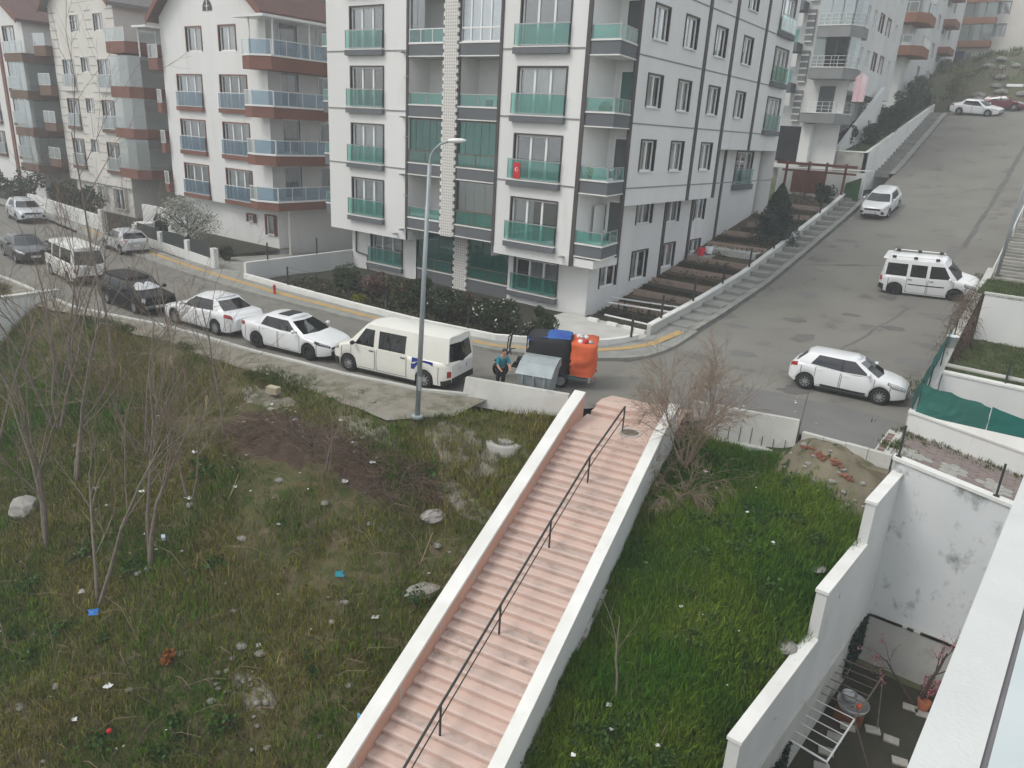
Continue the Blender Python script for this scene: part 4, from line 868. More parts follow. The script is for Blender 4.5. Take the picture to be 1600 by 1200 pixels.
wl.add([(-42.8, 31.5, -.8), (-42.8, 47, -.8), (-42.8, 47, 2.6), (-42.8, 31.5, 2.6)], [(0, 1, 2, 3)])
dr_ = [(.9 + 0, 2.3, z, z + 2.1) for z in (3.35, 6.35, 9.3, 12.3)] + [(4.0, 5.0, z + .5, z + 2.0) for z in (3.35, 6.35, 9.3, 12.3)]
wall_holes(wl, (-43.2, 31.6), PI / 2, 0, 16, 2.6, 14.8, dr_, .15)
wl.add([(-43.2, 31, 2.6), (-43.2, 31.6, 2.6), (-43.2, 31.6, 14.8), (-43.2, 31, 14.8)], [(0, 1, 2, 3)]); wl.add([(-54.6, 31, 2.6), (-54.6, 47, 2.6), (-54.6, 47, 14.8), (-54.6, 31, 14.8)], [(3, 2, 1, 0)])
wl.build('wall', WHITE, HA)
for z in (2.95, 5.98, 8.95):
    for a, b in cols: french(HA, -54.6 + a, 31, z, b - a, 2.05, BLUEG, RED, RED)
for a, b in ((3.3, 5.1), (7.15, 8.95)): window(HA, (-54.6 + a, 31, 12.5), 0, b - a, 1.5, 2, RED, cur=CUR1)
for a, b, z, t in dr_: window(HA, (-43.2, 31.6 + a, z), PI / 2, b - a, t - z, 1, PVC, cur=CUR2)
mb = MB()
for k in range(9):
    a0, a1 = PI * k / 8, PI * (k + 1) / 8
    if k < 8: mb.add([(-48.55 + .55 * math.cos(a0), 30.97, 14.95 + .7 * math.sin(a0)), (-48.55 + .55 * math.cos(a1), 30.97, 14.95 + .7 * math.sin(a1)), (-48.55, 30.97, 14.95)], [(0, 1, 2)])
mb.build('gable_vent', TRIM, HA); MB().box(-48.58, -48.52, 30.94, 30.965, 14.95, 15.6).box(-48.75, -48.35, 30.945, 30.966, 15.2, 15.25).build('vent_bar', PVC, HA)
def gable_roof(parent, x0, x1, xm, y0, y1, ze, za, m, th=.28, ov=.5):
    for s, xe in ((-1, x0 - ov), (1, x1 + ov)):
        k = (za - ze) / (xm - x0); zl = ze - ov * k; mb = MB()
        q = [(xe, y0, zl), (xm, y0, za), (xm, y1, za), (xe, y1, zl)]; q = q if s < 0 else q[::-1]
        mb.hexa([(x, y, z) for x, y, z in q], [(x, y, z + th) for x, y, z in q]); r = mb.build('roof_slope', m, parent)
        f = MB(); g0 = [(xe, y0 - .06, zl - .12), (xm, y0 - .06, za - .12), (xm, y0 - .005, za - .12), (xe, y0 - .005, zl - .12)]; g0 = g0 if s < 0 else [g0[1], g0[0], g0[3], g0[2]]
        f.hexa(g0, [(x, y, z + th + .14) for x, y, z in g0]); f.build('fascia', RED, r)
gable_roof(HA, -54.6, -42.5, -48.55, 30.3, 47, 14.75, 19.3, REDROOF)
for k, (z0, z1) in enumerate(((2.75, 3.35), (5.6, 6.3), (8.5, 9.25), (11.35, 12.2))):
    p_ = [(-43.9, 30.2), (-42.9, 30.0), (-41.5, 30.6), (-41.3, 36.2), (-43.2, 36.2), (-43.2, 31.0)]
    s_ = MB().prism(p_, z0, z1 - .08).build('balcony_slab', RED, HA); MB().prism([(x + (.04 if x > -43 else 0), y - .03) for x, y in p_], z1 - .079, z1).build('coping', COPING, s_)
    railing(HA, (-43.9, 30.23, z1), math.atan2(-.2, 1), 1.02, .85, PALEG, 1, METALW); railing(HA, (-42.9, 30.04, z1), math.atan2(.6, 1.4), 1.5, .85, BLUEG, 1, METALW); railing(HA, (-41.5, 30.65, z1), PI / 2, 5.5, .85, BLUEG, 5, METALW)
MB().prism([(-44.3, 29.8), (-41.1, 29.8), (-41.0, 35), (-43.2, 35), (-43.2, 31)], 14.25, 14.4).build('awning', METALW, HA)
for x, y in ((-42.9, 30.1), (-41.4, 30.7), (-41.3, 33.4)): MB().box(x - .04, x + .04, y - .04, y + .04, 12.2, 14.25).build('awning_post', METALW, HA)
MB().prism([(-56.4, 29.9), (-54.5, 29.9), (-54.5, 33), (-56.4, 33)], 14.0, 14.14).build('awning', METALW, HA)
for z0, z1 in ((2.8, 3.4), (5.6, 6.3), (8.4, 9.1), (11.3, 12.1)):
    x0 = -56.1 if z0 > 11 else -55.4
    s_ = MB().prism([(x0, 31.2), (x0 + .3, 30.6), (-54.6, 30.6), (-54.6, 34), (x0, 34)], z0, z1).build('balcony_slab', RED, HA); railing(HA, (x0 + .3, 30.64, z1), 0, -54.6 - x0 - .3, .85, PALEG, 1, METALW)
for x in (-56.2,): MB().box(x - .04, x + .04, 30.2, 30.28, 12.1, 14.0).build('awning_post', METALW, HA)
for x, z, w_, h in ((-46.0, 1.55, .7, .5), (-43.9, .9, .9, 1.3)): window(HA, (x, 31.3, z), 0, w_, h, 1, RED, cur=DARKIN)
MB().tube([(-42.0, 31.8, -.5), (-42.0, 31.8, 2.7)], .09, 8).build('downpipe', CREAM, HA)
MB().box(-42.79, -36.6, 38, 38.3, -.6, 2.5).build('garage_wall', WHITE, HA); MB().box(-41.6, -37.2, 37.9, 37.99, -.6, 1.9).build('garage_door', DARKIN, HA)
def tv_dish(x, y, z):
    t = thing('satellite_dish', 'white satellite dish on the red roof of the house with blue balconies', 'satellite dish', (x, y, z)); MB().lathe([(.02, .12), (.3, .06), (.42, 0)], 14, (x, y, z), 'y').build('dish', METALW, t, True); MB().tube([(x, y + .1, z - .6), (x, y + .1, z)], .025, 5).build('mast', ALU, t)
tv_dish(-43.6, 33, 16.6)
CG = pm('brown_line', (.36, .34, .31), None, 1)
HB = thing('apartment_house', 'cream house with thin horizontal lines, brown window surrounds and glazed corner balconies', 'building', (-65.5, 31, -.3))
wl = MB(); ucols = [(1.5, 3.4), (7.4, 9.2)]                            # u from x=-71.5
hol = [(a, b, z, z + 2.1) for z in (3.7, 6.9, 9.95) for a, b in ucols] + [(4.7, 5.9, z, z + 1.1) for z in (4.9, 8.0, 11.1)] + [(3.7, 5.0, 14.1, 15.3), (7.5, 8.8, 14.1, 15.3)]
wall_holes(wl, (-71.5, 31), 0, 0, 10.6, 2.4, 16.2, hol); wl.add([(-71.5, 31, 16.2), (-60.9, 31, 16.2), (-66.2, 31, 20.5)], [(0, 1, 2)])
wl.add([(-60.9, 31, -.6), (-60.9, 46, -.6), (-60.9, 46, 16.2), (-60.9, 31, 16.2)], [(0, 1, 2, 3)]); wl.add([(-71, 31.3, -.6), (-60.9, 31.3, -.6), (-60.9, 31.3, 2.4), (-71, 31.3, 2.4)], [(0, 1, 2, 3)]); wl.add([(-71.5, 31, 2.4), (-71.5, 31.3, 2.4), (-60.9, 31.3, 2.4), (-60.9, 31, 2.4)], [(0, 1, 2, 3)])
wl.build('wall', CREAM, HB)
ln = MB()
for k in range(20):
    z = 3.0 + k * .66
    for a, b in ((-71.45, -70.25), (-67.85, -67.0), (-65.4, -64.35), (-62.05, -60.95)): ln.box(a, b, 30.975, 31, z, z + .05)
ln.build('facade_line', CG, HB)
for z in (3.7, 6.9, 9.95):
    for a, b in ucols: french(HB, -71.5 + a, 31, z, b - a, 2.1, PALEG, BROWNROOF if z < 9 else CREAM, BROWNROOF if z < 9 else CREAM, 2)
    window(HB, (-66.8, 31, z + 1.15), 0, 1.2, 1.1, 2, CREAM)
for a in (3.7, 7.5): window(HB, (-71.5 + a, 31, 14.1), 0, 1.3, 1.2, 2, CREAM, cur=CUR1)
gable_roof(HB, -71.5, -60.9, -66.2, 30.4, 46, 16.1, 20.5, GREYROOF)
for z0, z1 in ((3.4, 4.1), (6.4, 7.1), (9.3, 10.1), (12.4, 13.2)):
    p_ = [(-60.9, 30.2), (-58.2, 30.2), (-57.6, 31), (-57.6, 36.5), (-60.9, 36.5)]; s_ = MB().prism(p_, z0, z1).build('balcony_slab', RED, HB)
    if z0 < 12:
        MB().add([(-60.8, 30.3, z1), (-58.2, 30.3, z1), (-58.2, 30.3, z0 + 2.95), (-60.8, 30.3, z0 + 2.95)], [(0, 1, 2, 3)]).build('balcony_glazing', PALEG, HB); MB().add([(-57.7, 31, z1), (-57.7, 36.4, z1), (-57.7, 36.4, z0 + 2.95), (-57.7, 31, z0 + 2.95)], [(0, 1, 2, 3)]).build('balcony_glazing', PALEG, HB)
        MB().add([(-58.2, 30.3, z1), (-57.7, 31, z1), (-57.7, 31, z0 + 2.95), (-58.2, 30.3, z0 + 2.95)], [(0, 1, 2, 3)]).build('balcony_glazing', PALEG, HB)
    else: railing(HB, (-60.9, 30.25, z1), 0, 2.7, .9, PALEG, 2, METALW); railing(HB, (-57.65, 31, z1), PI / 2, 5.3, .9, PALEG, 4, METALW)
    railing(HB, (-61.6, 30.6, z1 - .1), 0, .8, .9, PALEG, 1, METALW)
    s_ = MB().box(-73.6, -71.5, 30.4, 34, z0 - .1, z1 - .1).build('balcony_slab', BROWNROOF, HB); railing(HB, (-73.6, 30.43, z1 - .1), 0, 2.1, .9, PALEG, 2, METALW)
for x, z, w_, h in ((-66.9, 1.0, 1.2, 1.2), (-64.2, .5, 1.7, 1.7)): window(HB, (x, 31.1, z), 0, w_, h, 2, CREAM, cur=CUR2)
HC = thing('apartment_house', 'white house with a brown edge and red roof at the far left', 'building', (-82, 31, -.3))
wl = MB(); hol = [(6.2, 8.4, z, z + 2.2) for z in (3.7, 6.7, 9.7, 12.6)] + [(1, 3, z, z + 2) for z in (3.7, 6.7, 9.7, 12.6)]
wall_holes(wl, (-87, 31), 0, 0, 10.2, -.5, 15.3, hol); wl.add([(-76.8, 31, -.5), (-76.8, 45, -.5), (-76.8, 45, 15.3), (-76.8, 31, 15.3)], [(0, 1, 2, 3)]); wl.add([(-87, 31, 15.3), (-76.8, 31, 15.3), (-81.9, 31, 18)], [(0, 1, 2)])
wl.build('wall', WHITE, HC)
for a, b, z, t in hol: french(HC, -87 + a, 31, z, b - a, t - z, PALEG, BROWNROOF, BROWNROOF, 2)
MB().box(-82.3, -81.7, 30.9, 31, 0, 15.2).build('vertical_band', RED, HC)
gable_roof(HC, -87, -76.8, -81.9, 30.4, 45, 15.3, 18.2, REDROOF)
for z0, z1 in ((2.6, 3.3), (5.7, 6.4), (8.8, 9.5), (11.8, 12.5)):
    MB().box(-78.2, -74.6, 29.8, 36, z0, z1).build('balcony_slab', BROWNROOF, HC)
    if z0 < 11: MB().add([(-77.9, 29.9, z1), (-74.8, 29.9, z1), (-74.8, 29.9, z0 + 3), (-77.9, 29.9, z0 + 3)], [(0, 1, 2, 3)]).add([(-74.8, 29.9, z1), (-74.8, 36, z1), (-74.8, 36, z0 + 3), (-74.8, 29.9, z0 + 3)], [(0, 1, 2, 3)]).build('balcony_glazing', PALEG, HC)
    else: railing(HC, (-78.2, 29.85, z1), 0, 3.6, .9, PALEG, 3, METALW)
HD0 = thing('apartment_house', 'white house cut off by the left edge of the picture, furthest down the street', 'building', (-100, 31, -.3))
wl = MB(); hol = [(12, 14, z, z + 2.0) for z in (3.7, 6.7, 9.7, 12.6)]
wall_holes(wl, (-108, 31.4), 0, 0, 18, -.5, 14.8, hol); wl.add([(-90, 31.4, -.5), (-90, 45, -.5), (-90, 45, 14.8), (-90, 31.4, 14.8)], [(0, 1, 2, 3)]); wl.build('wall', WHITE, HD0)
for a, b, z, t in hol: window(HD0, (-108 + a, 31.4, z), 0, b - a, t - z, 2, BROWNROOF)
MB().box(-108.3, -89.6, 31, 45, 14.8, 15.2).build('roof', REDROOF, HD0)

# ---- uphill blocks
D = thing('apartment_building', 'white apartment block with grey balconies up the hill behind the main block', 'building', (-18, 66, 7))
wl = MB(); wall_holes(wl, (-24, 66.4), 0, 0, 7.6, 6, 27, [(2.2, 3.2, z, z + 1.6) for z in (11.8, 14.8, 17.8, 20.8)])
rh = [(a, b, z, z + 1.35) for z in (15.1, 18.1, 21.1, 24.0) for a, b in ((1.6, 2.6), (4.0, 5.0), (6.2, 7.5), (9.0, 10.3), (12.5, 13.5))]
wall_holes(wl, (-16.4, 66.4), PI / 2, 0, 15.5, 13.1, 27, rh); wl.add([(-18.2, 66.4, 13.1), (-16.4, 66.4, 13.1), (-16.4, 81.9, 13.1), (-18.2, 81.9, 13.1)], [(3, 2, 1, 0)])
wl.add([(-18.2, 66.4, 6), (-18.2, 82, 6), (-18.2, 82, 13.1), (-18.2, 66.4, 13.1)], [(0, 1, 2, 3)]); wl.build('wall', WHITE2, D)
for a, b, z, t in rh: window(D, (-16.4, 66.4 + a, z), PI / 2, b - a, t - z, 1, RED if 6 < a < 10 else None, cur=CUR2)
SL2 = pm('mid_grey_slab', (.24, .25, .25), (.2, .21, .21), .8, .85)
for k, (z0, z1) in enumerate(((10.5, 11.25), (13.8, 14.6), (16.8, 17.6), (19.9, 20.7), (22.9, 23.7))):
    p_ = [(-19.3 + .1 * k, 64.8), (-16.6, 64.8), (-15.9, 66.0), (-15.9, 67.4), (-19.3 + .1 * k, 67.4)]; s_ = MB().prism(p_, z0, z1).build('balcony_slab', SL2, D); MB().prism([(x, y - .04) for x, y in p_], z1, z1 + .06).build('coping', COPING, s_)
    r_ = MB(); 
    for a, b in ((p_[0], p_[1]), (p_[1], p_[2]), (p_[2], p_[3])):
        for zz in (.3, .55, .85): r_.tube([(*a, z1 + zz), (*b, z1 + zz)], .018, 4)
        n = max(2, int((Vector(b) - Vector(a)).length / .5))
        for j in range(n + 1): q = Vector(a).lerp(Vector(b), j / n); r_.tube([(q.x, q.y, z1), (q.x, q.y, z1 + .85)], .018, 4)
    r_.build('metal_railing', METALW, D)
    if k >= 1:
        for j in range(3): MB().box(-19.1 + j * .85, -18.32 + j * .85, 64.95, 64.99, z1 + .1, z1 + 2.2).build('balcony_glazing', PALEG if (k != 1 or j == 0) else CARGLASS, D)
        MB().add([(-16.5, 64.95, z1), (-15.98, 66, z1), (-15.98, 66, z1 + 2.2), (-16.5, 64.95, z1 + 2.2)], [(0, 1, 2, 3)]).build('balcony_glazing', PALEG, D)
    else: MB().box(-18.5, -17.3, 66.32, 66.39, z1, z1 + 2.1).build('balcony_door', DOOR, D)
for k, z in enumerate((10.6, 13.6, 16.6, 19.6)): # stair column with grey bands left
    MB().box(-20.4, -19.8, 66.2, 66.38, z, z + 2.4).build('stair_panel', SL2, D)
    for j in range(5): MB().box(-20.42, -19.78, 66.17, 66.2, z + j * .5, z + j * .5 + .12).build('stair_band', COPING, D)
    s_ = MB().box(-22.4, -20.5, 65.0, 66.4, z + 2.2, z + 2.9).build('balcony_slab', SLAB, D); railing(D, (-22.4, 65.03, z + 2.9), 0, 1.9, .9, GREENG, 2)
MB().box(-21.2, -19.4, 66.3, 66.38, 7.4, 10.2).build('garage_door', DARKIN, D); MB().box(-19.2, -18.4, 65.6, 66.3, 7.2, 10.4).build('entrance_pier', WHITE, D); MB().box(-24.5, -16, 66, 82, 27, 27.4).build('roof', REDROOF, D)
MB().hexa([(-16.6, 67.2, 7.2), (-16.3, 67.2, 7.2), (-15.6, 76, 10), (-15.9, 76, 10)], [(-16.6, 67.2, 8.9), (-16.3, 67.2, 8.9), (-15.6, 76, 14.0), (-15.9, 76, 14.0)]).build('ramp_parapet', WHITE2, D)
E_ = thing('apartment_building', 'white apartment block with orange-brown balconies at the top of the hill road', 'building', (-19, 97, 14))
wl = MB(); rh = [(a, b, z, z + 1.5) for z in (16.3, 19.3, 22.3, 25.3, 28.3) for a, b in ((8, 9.5), (14, 15.6), (18, 19.5), (23, 24.5))]
wall_holes(wl, (-17.3, 90), PI / 2, 0, 32, 12, 33, rh); wall_holes(wl, (-30, 90), 0, 0, 12.7, 12, 33, [(9.5, 11, z, z + 1.6) for z in (19, 22, 25)]); wl.build('wall', CREAM if False else WHITE2, E_)
for a, b, z, t in rh: window(E_, (-17.3, 90 + a, z), PI / 2, b - a, t - z, 2, CREAM, cur=CUR2)
ORB = pm('orange_brown_slab', (.27, .125, .075), (.23, .11, .065), 1, .85)
for k, (z0, z1) in enumerate(((17.9, 18.8), (20.9, 21.8), (23.9, 24.8), (26.9, 27.8))):
    p_ = [(-19.2, 88.2), (-16.6, 88.2), (-15.6, 89.4), (-15.6, 93), (-19.2, 93)]; MB().prism(p_, z0, z1).build('balcony_slab', ORB, E_); railing(E_, (-19.1, 88.3, z1), 0, 2.5, .9, PALEG, 3, METALW); railing(E_, (-15.65, 89.4, z1), PI / 2, 3.5, .9, PALEG, 3, METALW)
    if k: MB().box(-19.1, -16.7, 88.5, 88.54, z1, z1 + 2.1).box(-15.9, -15.86, 89.6, 93, z1, z1 + 2.1).build('balcony_glazing', PALEG, E_)
    MB().box(-17.3, -16.0, 108, 112, z0 - .8, z1 - 1.0).build('balcony_slab', ORB, E_)
MB().box(-30.3, -17, 89.8, 122.3, 33, 33.5).build('roof', REDROOF, E_)
F_ = thing('apartment_building', 'pale block with orange balcony bands and white glazing on the crest at the top right', 'building', (-12, 136, 18))
wl = MB(); rh = [(a, b, z, z + 1.6) for z in (20.6, 24.4, 27.2, 30.2) for a, b in ((7.3, 9.0), (11.5, 13.2), (16, 17.6))]
wall_holes(wl, (-22, 130), 0, 0, 26, 15, 36, rh); wl.build('wall', CREAM, F_)
for a, b, z, t in rh: window(F_, (-22 + a, 130, z), 0, b - a, t - z, 2, TRIM, cur=CUR1)
for z0, z1 in ((23.0, 23.8), (25.9, 26.7), (28.6, 29.3), (31.6, 32.3)):
    MB().box(-20, -14.2, 128.2, 130, z0, z1).build('balcony_slab', ORB, F_)
    for j in range(4): MB().box(-19.8 + j * 1.4, -18.5 + j * 1.4, 128.3, 128.34, z1, z0 + 2.85).build('balcony_glazing', PALEG, F_)
MB().box(-18.4, -17.2, 129.9, 129.97, 20, 22.6).build('entrance_door', pm('navy_door', (.03, .03, .12), None, 1), F_); MB().box(-17.1, -16.4, 129.9, 129.97, 20, 22.4).build('entrance_pane', PALEG, F_)
MB().box(-22.4, 4.4, 129.6, 142, 36, 36.5).build('roof', REDROOF, F_)
# ------------------------------------------------------------------ front gardens and street furniture
gd = MB(); sfun('front_garden', np.linspace(-35.5, -14.1, 40), lambda x: np.interp(x, [p[0] for p in INN[6:16]], [p[1] for p in INN[6:16]]), lambda x: 32.2, 12, lambda x, y: float(garden_z(y)) + .03 * float(vnoise(x, y, 1.2, 3)), GARDEN)
sfun('hill_garden', np.linspace(-18.7, -14.1, 14), lambda x: 32, lambda x: 62.5, 60, lambda x, y: float(garden_z(y)) - .06 + .05 * float(vnoise(x, y, .9, 4)), SOIL)
mb = MB(); mb.grid([[(x, y, -.045 + .012 * float(vnoise(x, y, 1, 1))) for x in np.linspace(-19.6, -14.2, 10)] for y in np.linspace(27.7, 31.7, 8)]); S('corner_terrace', mb, PALECON)
sfun('driveway', np.linspace(-42.6, -35.7, 8), lambda x: np.interp(x, [p[0] for p in INN[5:8]], [p[1] for p in INN[5:8]]), lambda x: 38.2, 8, lambda x, y: .1 - .05 * (y - 24), KERB)
sfun('house_gardens', np.linspace(-110, -42.6, 40), lambda x: np.interp(x, [p[0] for p in INN[:6]], [p[1] for p in INN[:6]]), lambda x: 32.5, 6, lambda x, y: .05, GARDEN)
sfun('garage_apron', np.linspace(-21.5, -13, 6), lambda x: 62.6, lambda x: 66.3, 4, lambda x, y: 7.0 + .15 * (x + 20) / 7, PALECON)
gw = thing('garden_wall', 'low white garden wall with dark posts curving round the street corner up the hill', 'wall', (-14.1, 28, 0))
gl = [(-35.6, 23.75)] + INN[7:-2]
def wall_line(t, line, z0f, z1f, thick, m, cm=None, nm='wall_body', step=2.2):
    for a, b in zip(line, line[1:]):
        d = Vector((b[0] - a[0], b[1] - a[1])); n = max(1, round(d.length / step)); q = Vector((-d.y, d.x)).normalized() * thick
        for i in range(n):
            p = (a[0] + d.x * i / n, a[1] + d.y * i / n); r = (a[0] + d.x * (i + 1) / n, a[1] + d.y * (i + 1) / n); j = random.uniform(-.006, .006)
            pol = [p, r, (r[0] + q.x, r[1] + q.y), (p[0] + q.x, p[1] + q.y)]; za, zb = z1f(*p) + j, z1f(*r) + j
            MB().prism(pol, [z0f(*p), z0f(*r), z0f(*r), z0f(*p)], [za, zb, zb, za]).build(nm, m, t)
wall_line(gw, gl, lambda x, y: -.4, lambda x, y: .38, .2, COPING)
wall_line(gw, [(-14.0, 30.2), (-14.0, 64)], lambda x, y: Zt(-12.6, y) - .6, lambda x, y: Zt(-12.6, y) + .38, .2, PALECON)
for y in np.arange(30.3, 63.5, 1.6):
    z = Zt(-12.6, y) + .385; z2 = Zt(-12.6, y + 1.58) + .385; MB().prism([(-14.24, y), (-13.97, y), (-13.97, y + 1.585), (-14.24, y + 1.585)], [z, z, z2, z2], [z + .07, z + .07, z2 + .07, z2 + .07]).build('coping', COPING, gw)
pp = [(-31.8, 23.7), (-29.6, 23.75), (-27.2, 23.8), (-24.6, 23.8), (-22.2, 23.9), (-19.9, 24.15), (-17.6, 24.9)]
for x, y in pp: MB().box(x - .03, x + .03, y + .08, y + .14, .36, 1.35).build('post', DARKM, gw)
for x, y in ((-14.15, 28.6), (-14.1, 31.4), (-14.1, 35), (-14.1, 38.8), (-14.1, 42.7), (-14.1, 46.8), (-14.1, 51), (-14.1, 56)):
    z = Zt(-12.6, y) + .4 if y > 30 else .36; MB().box(x - .04, x + .04, y - .04, y + .04, z, z + 1.15).build('post', DARKM, gw)
for h in (.5, .8, 1.05): MB().tube([(x, y + .11, .36 + h * .9) for x, y in pp], .006, 3).build('wire', DARKM, gw)
for h in (.4, .75, 1.1): MB().tube([(-14.1, y, Zt(-12.6, y) + .4 + h) for y in np.arange(31.4, 56, 3)], .007, 3).build('wire', DARKM, gw)
hy = thing('hydrant', 'small red fire hydrant on the pavement by the driveway', 'hydrant', (-31.5, 22.75, .12))
MB().lathe([(.09, 0), (.09, .03), (.06, .04), (.06, .33), (.08, .34), (.08, .4), (.04, .46), (.01, .48)], 12, (-31.5, 22.75, .12)).build('barrel', FLAGR, hy, True); MB().tube([(-31.6, 22.75, .38), (-31.4, 22.75, .38)], .03, 8).build('nozzle', FLAGR, hy)
dw = thing('driveway_wall', 'plain white wall beside the driveway left of the main block', 'wall', (-35.7, 24, 0)); MB().prism([(-35.9, 24.0), (-35.7, 24.0), (-35.85, 37), (-36.05, 37)], -1, [.95, .95, .9, .9]).build('wall_body', WHITE2, dw)
for y in (25.5, 29, 33): MB().box(-35.86, -35.8, y, y + .06, .9, 1.9).build('post', DARKM, dw)
hg = thing('garden_fence', 'white garden wall with dark green mesh panels in front of the house with blue balconies', 'fence', (-44, 24.8, 0))
hl = [(-50.2, 25.35), (-46.4, 25.0), (-42.6, 24.6), (-39.2, 24.2)]
wall_line(hg, hl, lambda x, y: -.3, lambda x, y: .6, .2, WHITE2, step=4)
for a, b in zip(hl, hl[1:]):
    MB().prism([(a[0] + .3, a[1] + .08), (b[0] - .15, b[1] + .08), (b[0] - .15, b[1] + .12), (a[0] + .3, a[1] + .12)], .601, 1.4).build('mesh_panel', DARKM, hg)
for x, y in hl: MB().box(x - .15, x + .22, y - .04, y + .25, -.2, 1.25).build('pillar', WHITE2, hg)
MB().box(-50.6, -49.4, 25.6, 26.4, 0, 1.35).build('meter_cabinet', WHITE2, hg)
fw = thing('side_wall', 'plain pale wall behind the iron gate between the two houses', 'wall', (-54, 29, 0)); MB().box(-57, -50.6, 29.6, 29.85, -.2, 1.7).build('wall_body', WHITE2, fw)
gt = thing('iron_gate', 'dark iron railing gate between white pillars by the cream house', 'gate', (-53, 25.6, .1))
MB().box(-55.3, -54.9, 25.5, 25.9, 0, 1.7).build('pillar', WHITE2, gt)
for k in range(12): MB().box(-54.8 + k * .34, -54.77 + k * .34, 25.7, 25.73, .2, 1.5).build('bar', DARKM, gt)
MB().box(-54.85, -50.95, 25.69, 25.74, 1.5, 1.56).box(-54.85, -50.95, 25.69, 25.74, .15, .2).build('gate_rail', DARKM, gt)
bw = thing('garden_wall', 'long pale garden wall with dark hedge above, in front of the cream house', 'wall', (-65, 26, 0)); wall_line(bw, [(-72, 27.5), (-66, 26.9), (-58.2, 26.0), (-55.4, 25.8)], lambda x, y: -.2, lambda x, y: 1.15, .25, WHITE2, step=4)
# hill garden terraces
tr = thing('terrace_edging', 'pinkish timber edging boards of the sloping garden terraces', 'edging', (-16, 45, 1))
for i, y in enumerate((34.2, 36.4, 38.6, 41.0, 43.2, 46.2, 48.8, 51.4, 54.5, 57.5)):
    z = float(garden_z(y)); x0 = -18.2 if y < 50 else -17.6; MB().box(x0, -14.35, y, y + .07, z - .1, z + .3).build('board', pm('pink_timber', (.42, .31, .26), (.33, .25, .2), 2, .9), tr)
    MB().box(x0, -14.4, y - 1.1, y - .3, z - .25, z + .02 + float(garden_z(y) - garden_z(y - .7)) * 0).build('soil_bed', SOIL if i % 2 else GARDEN, tr)
pf = thing('white_post_fence', 'low white rail fence with dark posts in the corner garden', 'fence', (-16, 33, 0))
for a, b, h in (((-18.0, 33.6), (-14.4, 34.3), .75), ((-17.6, 32.5), (-14.3, 33.1), .72), ((-17.2, 31.6), (-14.4, 31.5), .3)): MB().tube([(*a, h), (*b, h)], .045, 6).build('rail', METALW, pf)
for x, y in ((-17.2, 33.6), (-15.9, 33.9), (-14.8, 34.2), (-17, 32.6), (-15.5, 32.9), (-14.6, 33.1)): MB().box(x - .03, x + .03, y - .03, y + .03, -.2, .75).build('post', DARKM, pf)
for i, (x, y) in enumerate([(-17.6, 31.2), (-16.5, 31.15), (-15.6, 31.1), (-14.9, 31.0)]):
    o = MB().box(-.28, .28, -.1, .1, 0, .16).build('white_edging_block', COPING); o.location = (x, y, -.04); o.rotation_euler = (0, 0, -.05); tag(o, 'short white painted edging block beside the corner garden', 'block', 'white edging blocks of the corner garden')
rb = thing('plant_tub', 'small red plant tub at the side wall of the main block', 'tub', (-17.6, 43.6, 1.7)); MB().lathe([(.2, 0), (.27, .5), (.24, .5), (.02, .45)], 12, (-17.6, 43.8, 1.95)).build('tub', FLAGR, rb, True)
rb = thing('plant_tub', 'small white tub next to the red plant tub', 'tub', (-17.5, 44.6, 1.75)); MB().lathe([(.2, 0), (.25, .42), (.22, .42), (.02, .4)], 12, (-17.4, 44.6, 2.05)).build('tub', WHITEP, rb, True)
MB().box(-18.2, -17, 43.3, 45, 1.2, 1.98).build('plinth', GREYCON, rb)
pad = MB(); pad.box(-17.8, -14.6, 45.0, 47.6, 1.5, 2.35); S('concrete_pad', pad, PALECON)
ew = thing('rusty_end_wall', 'patchy white and rust-coloured wall with a dark timber pergola frame at the top of the garden', 'wall', (-16, 62.4, 5))
MB().box(-19.5, -12.9, 62.3, 62.6, 3.5, 7.0).build('wall_body', WHITE2, ew); MB().box(-18.3, -15.8, 62.24, 62.297, 5.2, 6.9).build('rust_sheet', RUST, ew)
for x in (-18.6, -16.9, -15.6, -14.2): MB().box(x - .08, x + .08, 61.4, 61.56, 4.8, 7.6).build('pergola_post', WOODR, ew)
MB().box(-19.4, -13.4, 61.38, 61.58, 7.3, 7.5).build('pergola_beam', WOODR, ew); MB().box(-18.9, -13.4, 61.4, 61.56, 6.8, 6.95).build('pergola_beam', WOODR, ew)
gs = thing('green_screen', 'bright green screen panel at the end of the hill garden behind the parked crossover', 'screen', (-13.6, 61.8, 5)); MB().hexa([(-14.2, 61.9, 5.0), (-13.0, 61.6, 5.0), (-13.0, 61.7, 5.0), (-14.2, 62.0, 5.0)], [(-14.1, 61.9, 6.2), (-13.0, 61.6, 6.7), (-13.0, 61.7, 6.7), (-14.1, 62, 6.2)]).build('panel', pm('green_panel', (.02, .10, .035), (.03, .08, .03), 2, .8), gs)
dwl = thing('terrace_wall', 'grey concrete terrace wall with a white cap and black fence below the uphill block', 'wall', (-16, 66.6, 7))
MB().box(-19.2, -14.0, 66.7, 66.95, 6.6, 8.45).build('wall_body', GREYCON, dwl); MB().box(-19.2, -14.0, 66.65, 67.0, 8.451, 8.55).build('coping', COPING, dwl)
for x in np.arange(-19.1, -16.4, .7): MB().box(x, x + .06, 66.78, 66.84, 8.55, 9.4).build('post', BLACKM, dwl)
MB().prism([(-14.25, 66.7), (-14.0, 66.7), (-14.0, 93.5), (-14.25, 93.5)], 5.5, [8.5, 8.5, 13.6, 13.6]).build('stair_wall', COPING, dwl)
sfun('uphill_garden', np.linspace(-18, -14.2, 8), lambda x: 67, lambda x: 94, 16, lambda x, y: 8.3 + (y - 67) * .19, LAWN)
